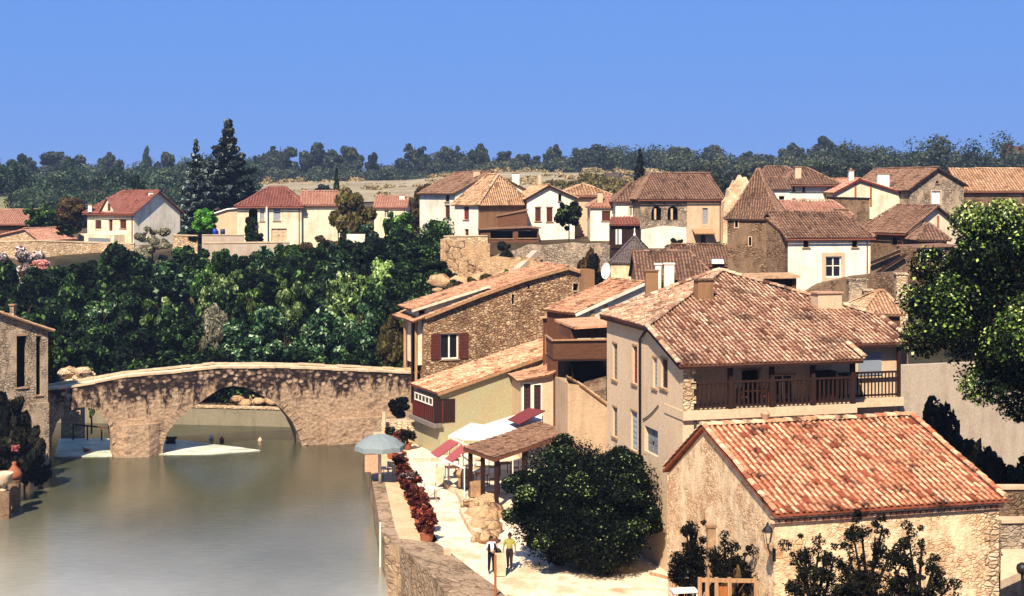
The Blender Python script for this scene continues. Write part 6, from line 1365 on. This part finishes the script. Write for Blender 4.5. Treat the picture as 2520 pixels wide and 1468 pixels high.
for (u, vt, Y, w, k, mt, lb) in [(100, 497, 186, 85, 'round', 'leaf_green', 'bushy green tree left of the cream gabled house'), (175, 485, 188, 95, 'tall', 'leaf_brown', 'taller brownish tree right behind the bushy green one'), (140, 545, 180, 110, 'round', 'leaf_dark', 'low dark tree under the two trees left of the cream house'),
    (500, 510, 172, 75, 'round', 'leaf_bright', 'bright fresh green tree right of the cream gabled house'), (480, 560, 170, 90, 'round', 'leaf_dark', 'dark shaded bush under the bright green tree'), (618, 524, 171, 34, 'round', 'leaf_dark', 'small clipped tree in front of the loggia'), (625, 562, 169, 50, 'round', 'leaf_dark', 'dark bush below the clipped tree at the loggia'),
    (335, 430, 290, 50, 'tall', 'leaf_dark', 'dark tree behind the cream house roof'), (800, 452, 300, 60, 'round', 'leaf_far', 'dark scrub tree on the pale field edge'), (1400, 490, 141, 76, 'round', 'leaf_hedge', 'dark round tree in front of the white gabled house'),
    (160, 862, 126, 60, 'loose', 'leaf_bright', 'bright green shrub beside the riverside building'), (225, 905, 112, 30, 'tall', 'leaf_light', 'small pointed shrub on the rubble behind the bridge'), (500, 868, 126, 70, 'round', 'leaf_green', 'low green shrub just behind the bridge parapet'), (980, 985, 108.5, 60, 'round', 'leaf_shade', 'dark ivy clump where the bridge meets the balcony')]:
    i += 1; T('garden_tree', lb, u, vt, Y, w, k, mt, i, -.6 if 'ivy' in lb else .2 if 'round tree in front' not in lb else .32, zg=(3.2 if 'ivy' in lb else (14.6 if 'white gabled' in lb else None)))
# blossom shrub
T('blossom_shrub', 'white flowering dark shrub at the left edge below the wall', 55, 590, 158, 130, 'loose', 'leaf_blossom', 61, .1)
p = P(103, 660, 150); m = MB(); rootb = thing('pink_shrub', 'round salmon pink flowering shrub on the left slope', 'shrub', p-V((0, 0, 2)))
cr = bpy.data.objects.new('crown', crown_mesh('round', 2, 'petal_pink', 3000, .16)); C.objects.link(cr); cr.parent = rootb; cr.location = (0, 0, 2); cr.scale = (1.25, 1.1, .95)
tk = bpy.data.objects.new('trunk', trunk_mesh(2)); C.objects.link(tk); tk.parent = rootb; tk.scale = (2.5, 2.5, 2.2)
# big cedar and its companion
T('cedar_tree', 'tall dark conifer with layered boughs towering over the left hillside', 562, 304, 205, 265, 'cedar', 'leaf_cedar', 4, -.02, n=26000, size=.055)
T('cedar_tree', 'shorter dark conifer left of the tall layered one', 482, 350, 207, 150, 'cedar', 'leaf_cedar', 2, -.02, n=20000, size=.05)
T('cedar_tree', 'dark conifer foot filling the gap right of the tall layered one', 615, 430, 209, 110, 'cedar', 'leaf_dark', 3, -.02, n=12000, size=.055)
T('fir_tree', 'dark narrow fir behind the arched window house', 1575, 372, 200, 62, 'fir', 'leaf_cedar', 7, .08, n=7000, size=.11)
T('fir_tree', 'small ragged fir on the pale field', 828, 418, 260, 34, 'fir', 'leaf_dark', 8, .08, n=4000, size=.13)
# right hillside shrubs
for (u, vt, Y, w, k, mt, lb, zg) in [(1665, 583, 141.5, 52, 'round', 'leaf_shade', 'dark round bush against the white patch of the arched window house', 13.2), (1240, 588, 138.2, 70, 'loose', 'leaf_shade', 'dark shrubs growing on the retaining wall ledge', 11.5),
    (1450, 600, 130, 70, 'round', 'leaf_brown', 'brown green ivy mass left of the utility pole', 9), (1465, 628, 124, 60, 'round', 'leaf_shade', 'dark ivy mass behind the satellite dish', 8), (1130, 690, 130, 90, 'round', 'leaf_brown', 'dry brown shrub on the rocks above the stone house', 8.2), (1100, 655, 134, 80, 'round', 'leaf_dark', 'dark green shrub at the foot of the high retaining wall', 9.5), (1180, 668, 132, 90, 'loose', 'leaf_olive', 'olive shrub behind the upper gallery roof', 8.6), (1250, 655, 131, 70, 'loose', 'leaf_green', 'small green shrub left of the slanting concrete slab', 9.4)]:
    i += 1; T('hillside_shrub', lb, u, vt, Y, w, k, mt, i, .02, zg=zg, cat='shrub')
# ================================================================ FAR WOODS
rng = np.random.default_rng(5)
def wood(name, label, spots, per, size, mat):
    VS, TS = [], []
    for (x, y, z, r, h) in spots:
        L = [((x, y, z+h*.55), (r, r, h*.5), 1.2, 0)]+[((x+rng.uniform(-.5, .5)*r, y+rng.uniform(-.5, .5)*r, z+h*rng.uniform(.5, .85)), (r*.5, r*.5, h*.25), .5, rng.uniform(-.15, .15)) for _ in range(4)]
        vs, t = leaf_cloud(rng, L, per, size, .3); VS.append(vs); TS.append(np.clip(t+rng.uniform(-.2, .2), 0, 1))
    me = mesh_np(name, np.concatenate(VS), None, np.concatenate(TS), mat); o = bpy.data.objects.new(name, me); C.objects.link(o)
    tag(o, label, 'woodland', kind='stuff'); return o
def spots(n, u0, u1, y0, y1, r0, r1, h0, h1, avoid=None):
    def hm(x, Y): return max(.35, 1+1.3*noise.noise(V((x/45, Y/60, 5)))) if Y > 340 else 1
    out = []
    while len(out) < n:
        Y = rng.uniform(y0, y1); u = rng.uniform(u0, u1)
        if avoid and avoid(u, Y): continue
        x = (u-UC)/F*Y; out.append((x, Y, gz(x, Y)-.8-(2.2 if u > 1650 and Y > 340 else 0), rng.uniform(r0, r1), rng.uniform(h0, h1)*hm(x, Y)))
    return out
wood('far_woodland', 'hazy dark woodland along the far ridge', spots(560, -250, 2750, 560, 720, 4, 8, 5, 9.5), 420, .5, 'leaf_far')
wood('slope_woodland', 'hazy green woodland on the left hill slope', spots(140, -250, 640, 350, 560, 3, 6.5, 3.5, 8), 600, .38, 'leaf_fargreen')
wood('dark_slope_woodland', 'dark bluish tree clumps on the left hill slope', spots(70, -250, 640, 380, 560, 3.5, 6, 4, 8), 600, .38, 'leaf_far')
wood('right_woodland', 'dark woodland behind the right hand roofs', spots(230, 1480, 2750, 380, 560, 4, 7, 5, 8.5, lambda u, Y: u < 1640 and Y < 470), 560, .4, 'leaf_far')
wood('orchard_scrub', 'dark green scrub filling the slope behind the right hand roofs', spots(150, 1620, 2700, 190, 380, 2.2, 4.5, 2.2, 4.5, lambda u, Y: Y < 230 and gz(PX(u, Y).x, Y) > 40), 520, .3, 'leaf_far')
wood('terrace_scrub', 'dark scrub on the slope hidden behind the leafy tree', spots(70, 2370, 2850, 84, 135, 1.3, 2.4, 1.6, 3), 700, .14, 'leaf_dark')
wood('scrub_band', 'dark scrub edging the pale field', spots(120, 640, 1500, 490, 560, 3, 6, 3, 6), 400, .42, 'leaf_far')
wood('dry_scrub', 'straw coloured scrub on the pale field', spots(200, 640, 1640, 310, 480, 1.2, 3, .8, 2.0), 160, .3, 'straw')
wood('nearer_scrub', 'green scrub on the slope behind the hillside houses', spots(130, 40, 480, 225, 330, 2, 4, 2.5, 5), 600, .28, 'leaf_fargreen')
wood('bank_undergrowth', 'dark undergrowth between the trees of the wooded bank', spots(400, -60, 1090, 124, 154, 1.6, 2.6, 2.2, 3.6, lambda u, Y: u > 985 and Y < 126), 420, .15, 'leaf_dark')
wood('brown_scrub', 'brown green scrub behind the hillside roofs', spots(90, 960, 1560, 210, 300, 2, 4, 2, 4), 600, .25, 'leaf_olive')
RT = [(60, 372, 70, 'round'), (150, 358, 105, 'round'), (270, 366, 60, 'round'), (360, 358, 26, 'tall'), (415, 368, 60, 'round'), (640, 372, 50, 'round'), (690, 345, 80, 'round'), (785, 341, 95, 'round'), (850, 360, 80, 'round'), (915, 370, 30, 'round'), (1020, 347, 70, 'round'), (1105, 345, 62, 'round'),
      (1178, 345, 56, 'round'), (1250, 372, 60, 'round'), (1300, 375, 60, 'round'), (1365, 350, 50, 'round'), (1420, 366, 40, 'tall'), (1475, 348, 105, 'round'), (1660, 362, 110, 'round'), (1755, 352, 50, 'round'), (1840, 368, 50, 'round'), (1885, 374, 45, 'round'), (1950, 345, 60, 'round'), (2025, 336, 80, 'round'), (2070, 350, 50, 'round'),
      (2135, 384, 60, 'round'), (2220, 388, 60, 'round'), (2300, 388, 50, 'round'), (2390, 380, 60, 'round')]
SPL = {1: 'broadest dark tree clump on the skyline at far left', 3: 'small upright tree on the left skyline', 7: 'tall domed tree group on the skyline right of the conifer', 9: 'thin sparse tree alone in a skyline gap', 11: 'tall narrow domed tree on the middle skyline', 12: 'sparse spreading tree right of the narrow domed one', 17: 'wide domed tree on the middle right skyline', 22: 'open crowned pine on the right skyline', 23: 'tallest open crowned tree on the right skyline'}
ORD = 'first second third fourth fifth sixth seventh eighth ninth tenth eleventh twelfth thirteenth fourteenth fifteenth sixteenth seventeenth eighteenth nineteenth twentieth'.split(); cnt = 0
for j, (u, vt, w, k) in enumerate(RT):
    lb_ = SPL.get(j)
    if not lb_: lb_ = ORD[cnt]+' from the left of the plain rounded trees along the skyline'; cnt += 1
    T('skyline_tree', lb_, u, vt, 560+20*(j % 4), w*1.25, k, 'leaf_far', j+3, -.15, None if j in SPL else 'dark trees along the skyline', n=6000, size=.075)
p = P(2495, 384, 520); root = thing('hilltop_ruin', 'dark square ruin on the skyline at the right edge', 'ruin', (p.x, p.y, p.z-6))
m = MB(); m.box((p.x, p.y, p.z-1), (8, 5, 9)); m.box((p.x-2.6, p.y, p.z+4.1), (2.6, 4, 1.2)); m.box((p.x+7.5, p.y, p.z-2.5), (7, 5, 6)); m.build('masonry', 'dark_render', root)
p = P(18, 495, 352); m = MB(); m.box((p.x, p.y, p.z-.4), (9, 4, 2.2)); m.box((p.x, p.y, p.z+.85), (9.6, 4.6, .3)); tag(m.build('distant_farmhouse', 'beige_render'), 'tiny beige farmhouse above the green meadow at left edge', 'farmhouse')

# ================================================================ NEAR GREENERY
# round dark bush tree by the path
p = G(1425, 1400, 2.0); root = thing('round_bush_tree', 'big dense dark round tree beside the path and the walkers', 'tree', (p.x, p.y, 1.9))
rng = np.random.default_rng(11); L = [((0, 0, 0), (.74, .74, .8), 5, -.2)]+[((.36*math.cos(k_), .36*math.sin(k_), dz_), (.6, .6, .58), 3.2, rng.uniform(-.2, -.08)) for k_, dz_ in ((0, .2), (1.1, -.25), (2.2, .3), (3.3, -.2), (4.3, .25), (5.3, -.3))]
for k in range(90):
    d = rng.normal(size=3); d /= np.linalg.norm(d); kk = rng.uniform(.66, .95); L.append((d*kk*np.array([1.04, 1, .97]), (.14, .14, .12), .3, rng.uniform(-.22, .22)))
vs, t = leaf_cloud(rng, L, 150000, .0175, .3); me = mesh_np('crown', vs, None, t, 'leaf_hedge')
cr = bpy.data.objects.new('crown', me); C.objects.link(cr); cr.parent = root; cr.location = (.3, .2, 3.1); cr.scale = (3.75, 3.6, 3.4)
tk = bpy.data.objects.new('trunk', trunk_mesh(1)); C.objects.link(tk); tk.parent = root; tk.scale = (5, 5, 4)
# big leafy tree at the right edge
Yt = 58; c = P(2490, 765, Yt); root = thing('leafy_tree', 'large leafy tree with sunlit yellow green leaves filling the right edge', 'tree', (c.x+.4, c.y, 2))
rng = np.random.default_rng(12); L = [((0, 0, 0), (2.3, 2.3, 2.5), 2.0, -.35)]
for k in range(84):
    d = rng.normal(size=3); d /= np.linalg.norm(d); kk = rng.uniform(.5, .92); L.append((d*kk*np.array([3.15, 3.1, 3.35])+np.array([.15 if d[2] > 0 else .9*(-d[2]), 0, -.35 if d[2] < -.4 and d[0] > 0 else 0]), (.72, .72, .6), .45, rng.uniform(-.2, .2)))
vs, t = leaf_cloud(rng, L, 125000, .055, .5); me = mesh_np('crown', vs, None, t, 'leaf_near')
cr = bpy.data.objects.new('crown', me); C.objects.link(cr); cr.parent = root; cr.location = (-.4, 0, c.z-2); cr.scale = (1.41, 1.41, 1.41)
m = MB(); b = V((c.x+.4, c.y, 2)); m.tube([b+V((1.9, .8, 0)), b+V((1.7, .6, 5)), b+V((.7, .3, 10)), b+V((-.3, 0, 15.5))], [.38, .3, .22, .08], 10)
rnd = random.Random(6)
for k in range(14):
    z = rnd.uniform(8.5, 13.5); a = rnd.uniform(0, 6.28); l = rnd.uniform(1.6, 3.2); m.tube([b+V((0, 0, z)), b+V((math.cos(a)*l*.5, math.sin(a)*l*.5, z+.5)), b+V((math.cos(a)*l, math.sin(a)*l, z+1.1))], [.09, .05, .02], 6)
m.build('trunk', 'bark', root)
# dark shrubs between the front building and the rendered wall
for (u, vt, Y, w, k, mt, lb) in [(2300, 985, 66, 230, 'round', 'leaf_shade', 'dark shrub hiding behind the right end of the front roof'), (2410, 1060, 63, 230, 'round', 'leaf_shade', 'dark shrub against the pale rendered wall'), (2510, 1095, 62, 200, 'round', 'leaf_hedge', 'dark shrub at the right edge below the leafy tree'), (2480, 1190, 59.5, 90, 'round', 'leaf_redbrown', 'reddish hedge on top of the terrace wall')]:
    i += 1; T('dark_shrub', lb, u, vt, Y, w, k, mt, i, .02, cat='shrub', zg=2.2, n=5000, size=.08)
# climbers and small gnarled trees in front of the front building
def gnarled(label, u, v0, v1, w, Y, seed, n=9):
    c = P(u, (v0+v1)/2, Y); zt, zb_ = ZV(v0, Y), 2.0; root = thing('gnarled_tree', label, 'tree', (c.x, Y, zb_)); rnd = random.Random(seed); rng_ = np.random.default_rng(seed)
    W_ = w/F*Y/2; H_ = zt-zb_; m = MB(); L = []
    base = V((c.x, Y, zb_)); fork = base+V((rnd.uniform(-.1, .1), 0, H_*.62)); m.tube([base, base.lerp(fork, .5)+V((.08, 0, 0)), fork], [.16, .13, .12], 8)
    for k in range(n):
        a = math.pi*(k+.5)/n; r_ = rnd.uniform(.75, 1.05); tip = V((c.x-math.cos(a)*W_*r_, Y+rnd.uniform(-.5, .5), fork.z+math.sin(a)*(zt-fork.z)*r_)); mid = fork.lerp(tip, .55)+V((rnd.uniform(-.12, .12), rnd.uniform(-.15, .15), rnd.uniform(-.25, .05)))
        m.tube([fork, mid, tip], [.08, .055, .03], 7)
        for k2 in range(11):
            q_ = fork.lerp(mid, rnd.uniform(.5, 1)) if k2 < 3 else mid.lerp(tip, rnd.uniform(0, 1.3)); s_ = rnd.uniform(.08, .27); q_ = q_+V((rnd.uniform(-.16, .16), rnd.uniform(-.1, .1), rnd.uniform(-.12, .2))); L.append(((q_.x-c.x+rnd.uniform(-.12, .12), q_.y-Y, q_.z-zb_+rnd.uniform(-.1, .1)), (s_, s_, s_*.9), s_, rnd.uniform(-.15, .15)))
    m.build('trunk', 'bark_dark', root)
    vs, t = leaf_cloud(rng_, L, 4000+700*n, .04, .2); cr = bpy.data.objects.new('crown', mesh_np('crown', vs, None, t, 'leaf_shade')); C.objects.link(cr); cr.parent = root
gnarled('gnarled dark tree at left in front of the long stone front', 2010, 1320, 1468, 170, 45.2, 3); gnarled('tallest gnarled dark tree in the middle of the stone front', 2140, 1288, 1468, 200, 45.6, 4, 12); gnarled('gnarled dark tree at right in front of the stone front', 2260, 1318, 1468, 190, 46, 5, 10)
gnarled('climbing dark vine left of the slender stone pillar', 1702, 1290, 1468, 95, 50.6, 6, 9); gnarled('climbing dark vine right of the slender stone pillar', 1800, 1320, 1468, 110, 49.6, 7, 9)
for (u, vt, Y, w, lb, mt) in ((1700, 1330, 50.8, 80, 'dense dark creeper against the stone gable', 'leaf_shade'), (1805, 1345, 49.3, 80, 'dense creeper right of the pillar on the stone gable', 'leaf_brown'), (1850, 1400, 47.6, 60, 'low dark creeper near the lantern corner', 'leaf_shade')):
    i += 1; T('creeper', lb, u, vt, Y, w, 'loose', mt, i, .02, cat='creeper', zg=2, n=3600, size=.09)
# dark ivy mass at the left water edge
for (u, vt, Y, w, vb, lb) in ((20, 950, 96, 110, 1180, 'upper dark ivy hanging over the left bank'), (60, 1030, 94, 110, 1260, 'dark ivy at the foot of the riverside building'), (-10, 1080, 90, 140, 1300, 'dark ivy behind the urns at the left edge'), (95, 1130, 95, 70, 1260, 'low dark ivy touching the water beside the riverside building')):
    i += 1; p = PX(u, Y); z1 = ZV(vt, Y); tree('ivy_mass', lb, p.x, Y, max(0, ZV(vb, Y)), z1, w/F*Y/2, 'round', 'leaf_shade', i, 4200, .12, .0, None, 'ivy')
# ================================================================ PEOPLE
def person(label, foot, h, face, pose, top_m, bot_m, hair=True, skirt=False, bag=None, under=None):
    root = thing('person', label, 'person', foot); k = h/1.7; fx = V((math.sin(face), -math.cos(face), 0)); rt = V((math.cos(face), math.sin(face), 0))
    def w(x, y, z): return rt*x*k+fx*y*k+V((0, 0, z*k))
    J = {}; Ed = []; R = []
    def add(n, x, y, z, r, par=None, ry=None):
        J[n] = len(R); R.append((w(x, y, z), (r*k, (ry or r)*k)))
        if par is not None: Ed.append((J[par], J[n]))
    add('pel', 0, 0, .95, .145, None, .1); add('waist', 0, 0, 1.08, .12, 'pel', .09); add('chest', 0, .01, 1.28, .15, 'waist', .1); add('neckb', 0, 0, 1.43, .07, 'chest'); add('neck', 0, .01, 1.49, .048, 'neckb')
    add('jaw', 0, .03, 1.545, .062, 'neck', .07); add('head', 0, .015, 1.62, .08, 'jaw', .092); add('crown', 0, .0, 1.68, .062, 'head', .07); add('nose', 0, .115, 1.6, .014, 'head')
    for s in (-1, 1):
        S_ = str(s); st = pose.get('step', .08)*s
        add('hip'+S_, .085*s, 0, .88, .095, 'pel'); add('knee'+S_, .095*s, st*.7+.02, .49, .058, 'hip'+S_); add('calf'+S_, .097*s, st*.9-.01, .33, .052, 'knee'+S_); add('ank'+S_, .1*s, st, .085, .036, 'calf'+S_); add('toe'+S_, .12*s, st+.15, .035, .032, 'ank'+S_)
        add('sh'+S_, .17*s, 0, 1.39, .06, 'chest'); ex, ey, ez = pose['elb'][s]; hx, hy, hz = pose['hand'][s]
        add('elb'+S_, ex, ey, ez, .04, 'sh'+S_); add('wr'+S_, hx, hy, hz, .027, 'elb'+S_); d = V((hx-ex, hy-ey, hz-ez)).normalized(); sd_ = d.cross(V((0, 1, 0)) if abs(d.y) < .8 else V((1, 0, 0))).normalized()
        add('palm'+S_, hx+d.x*.06, hy+d.y*.06, hz+d.z*.06, .03, 'wr'+S_)
        for f_ in range(4):
            o_ = (f_-1.5)*.02; ln = (.075, .085, .08, .06)[f_]; b_ = V((hx, hy, hz))+d*.085+sd_*o_; add('f%d%s' % (f_, S_), *b_, .0095, 'palm'+S_); e_ = b_+d*ln*.7+V((0, .02, 0)); add('g%d%s' % (f_, S_), *e_, .008, 'f%d%s' % (f_, S_))
        b_ = V((hx, hy, hz))+d*.05+sd_*.045*s+V((0, .02, 0)); add('th'+S_, *b_, .01, 'palm'+S_)
    me = bpy.data.meshes.new('body'); me.from_pydata([r[0] for r in R], Ed, []); o = bpy.data.objects.new('body', me); C.objects.link(o); o.parent = root
    o.modifiers.new('skin', 'SKIN'); sv = me.skin_vertices[0].data
    for q_, (pp, rr) in enumerate(R): sv[q_].radius = rr
    sv[0].use_root = True; sb = o.modifiers.new('sub', 'SUBSURF'); sb.levels = 1; sb.render_levels = 1
    me.materials.append(MATS['skin'])
    # clothing: skin-grown shells over the same joints
    def cloth(name, names, grow, mat):
        idx = [J[n_] for n_ in names]; mp = {a: b_ for b_, a in enumerate(idx)}; ed = [(mp[a], mp[b_]) for a, b_ in Ed if a in mp and b_ in mp]
        me2 = bpy.data.meshes.new(name); me2.from_pydata([R[a][0] for a in idx], ed, []); o2 = bpy.data.objects.new(name, me2); C.objects.link(o2); o2.parent = o
        o2.modifiers.new('skin', 'SKIN'); s2 = me2.skin_vertices[0].data
        for b_, a in enumerate(idx): s2[b_].radius = (R[a][1][0]+grow, R[a][1][1]+grow)
        s2[0].use_root = True; x = o2.modifiers.new('sub', 'SUBSURF'); x.levels = 1; x.render_levels = 1; me2.materials.append(MATS[mat])
    cloth('trousers', ['waist', 'pel', 'hip-1', 'hip1', 'knee-1', 'knee1', 'calf-1', 'calf1', 'ank-1', 'ank1'], .02, bot_m)
    cloth('shoes', ['ank-1', 'toe-1'], .012, 'bag_dark'); cloth('shoes', ['ank1', 'toe1'], .012, 'bag_dark')
    cloth('top', ['pel', 'waist', 'chest', 'neckb', 'sh-1', 'sh1', 'elb-1', 'elb1'], .022, top_m)
    me.update()
    hm = MB(); c_ = w(0, -.015, 1.645)+V(foot); hm.rock(c_, .102*k, 5, .5, (1, 1.05, 1.0)); hm.rock(w(0, -.05, 1.56)+V(foot), .085*k, 2, .5, (1, .8, 1.2)); hm.build('hair', 'hair_dark', root, smooth=True)
    fm = MB(); 
    for s in (-1, 1): fm.rock(w(.032*s, .098, 1.625)+V(foot), .011*k, 1, .5, sub=1)
    fm.build('eyes', 'hair_dark', root); fm = MB(); fm.box(w(0, .1, 1.555)+V(foot), (.045*k, .02, .01), face); fm.build('mouth', 'shutter_red', root)
    if under: um = MB(); um.box(w(0, .115, 1.26)+V(foot), (.13*k, .05*k, .34*k), face, .5, 0, .7); um.build('shirt_front', under, root)
    return root, w
f1 = G(1209, 1411, 2.0)
r1, w1 = person('person in dark trousers and dark waistcoat over a white shirt, hands clasped', f1, 1.72, .35, {'step': .05, 'elb': {-1: (-.27, .02, 1.14), 1: (.27, .02, 1.14)}, 'hand': {-1: (-.07, .2, 1.05), 1: (.09, .21, 1.07)}}, 'cloth_white', 'cloth_dark')
m = MB(); 
for s in (-1, 1):
    pts = [w1(.13*s, .09, 1.40), w1(.16*s, .115, 1.2), w1(.14*s, .12, .98)]
    m.tube([V(f1)+q_ for q_ in pts], [.05, .07, .06], 8)
m.tube([V(f1)+w1(0, -.08, 1.42), V(f1)+w1(0, -.1, 1.2), V(f1)+w1(0, -.1, .95)], [.13, .15, .14], 10); m.build('waistcoat', 'cloth_dark', r1, smooth=True)
m = MB(); q_ = V(f1)+w1(.33, .05, .95); m.rock(q_, .17, 7, .5, (.8, .5, 1.1)); m.tube([q_+V((0, 0, .1)), V(f1)+w1(.24, .0, 1.42)], .015, 5); tag(m.build('shoulder_bag', 'bag_dark', smooth=True), 'dark shoulder bag at the side of the walker in the waistcoat', 'bag')
f2 = G(1254, 1404, 2.0)
r2, w2 = person('person in mustard top and dark trousers by the round tree', f2, 1.74, -.2, {'step': .09, 'elb': {-1: (-.27, -.02, 1.13), 1: (.27, -.02, 1.13)}, 'hand': {-1: (-.28, .08, .9), 1: (.28, .08, .9)}}, 'cloth_mustard', 'cloth_jeans')
# ================================================================ HAZE
hz = bpy.data.materials.new('haze_air'); hz.use_nodes = True; t_ = hz.node_tree; t_.nodes.clear()
ho = t_.nodes.new('ShaderNodeOutputMaterial'); hv = t_.nodes.new('ShaderNodeVolumePrincipled')
hv.inputs['Color'].default_value = (.62, .76, 1, 1); hv.inputs['Density'].default_value = .00018; hv.inputs['Anisotropy'].default_value = .2
t_.links.new(hv.outputs[0], ho.inputs['Volume']); MATS['haze_air'] = hz
m = MB(); m.box((0, 2000, 28), (5200, 4300, 70)); o = m.build('haze', 'haze_air'); tag(o, kind='stuff'); o['label'] = 'thin bluish air haze over the valley'
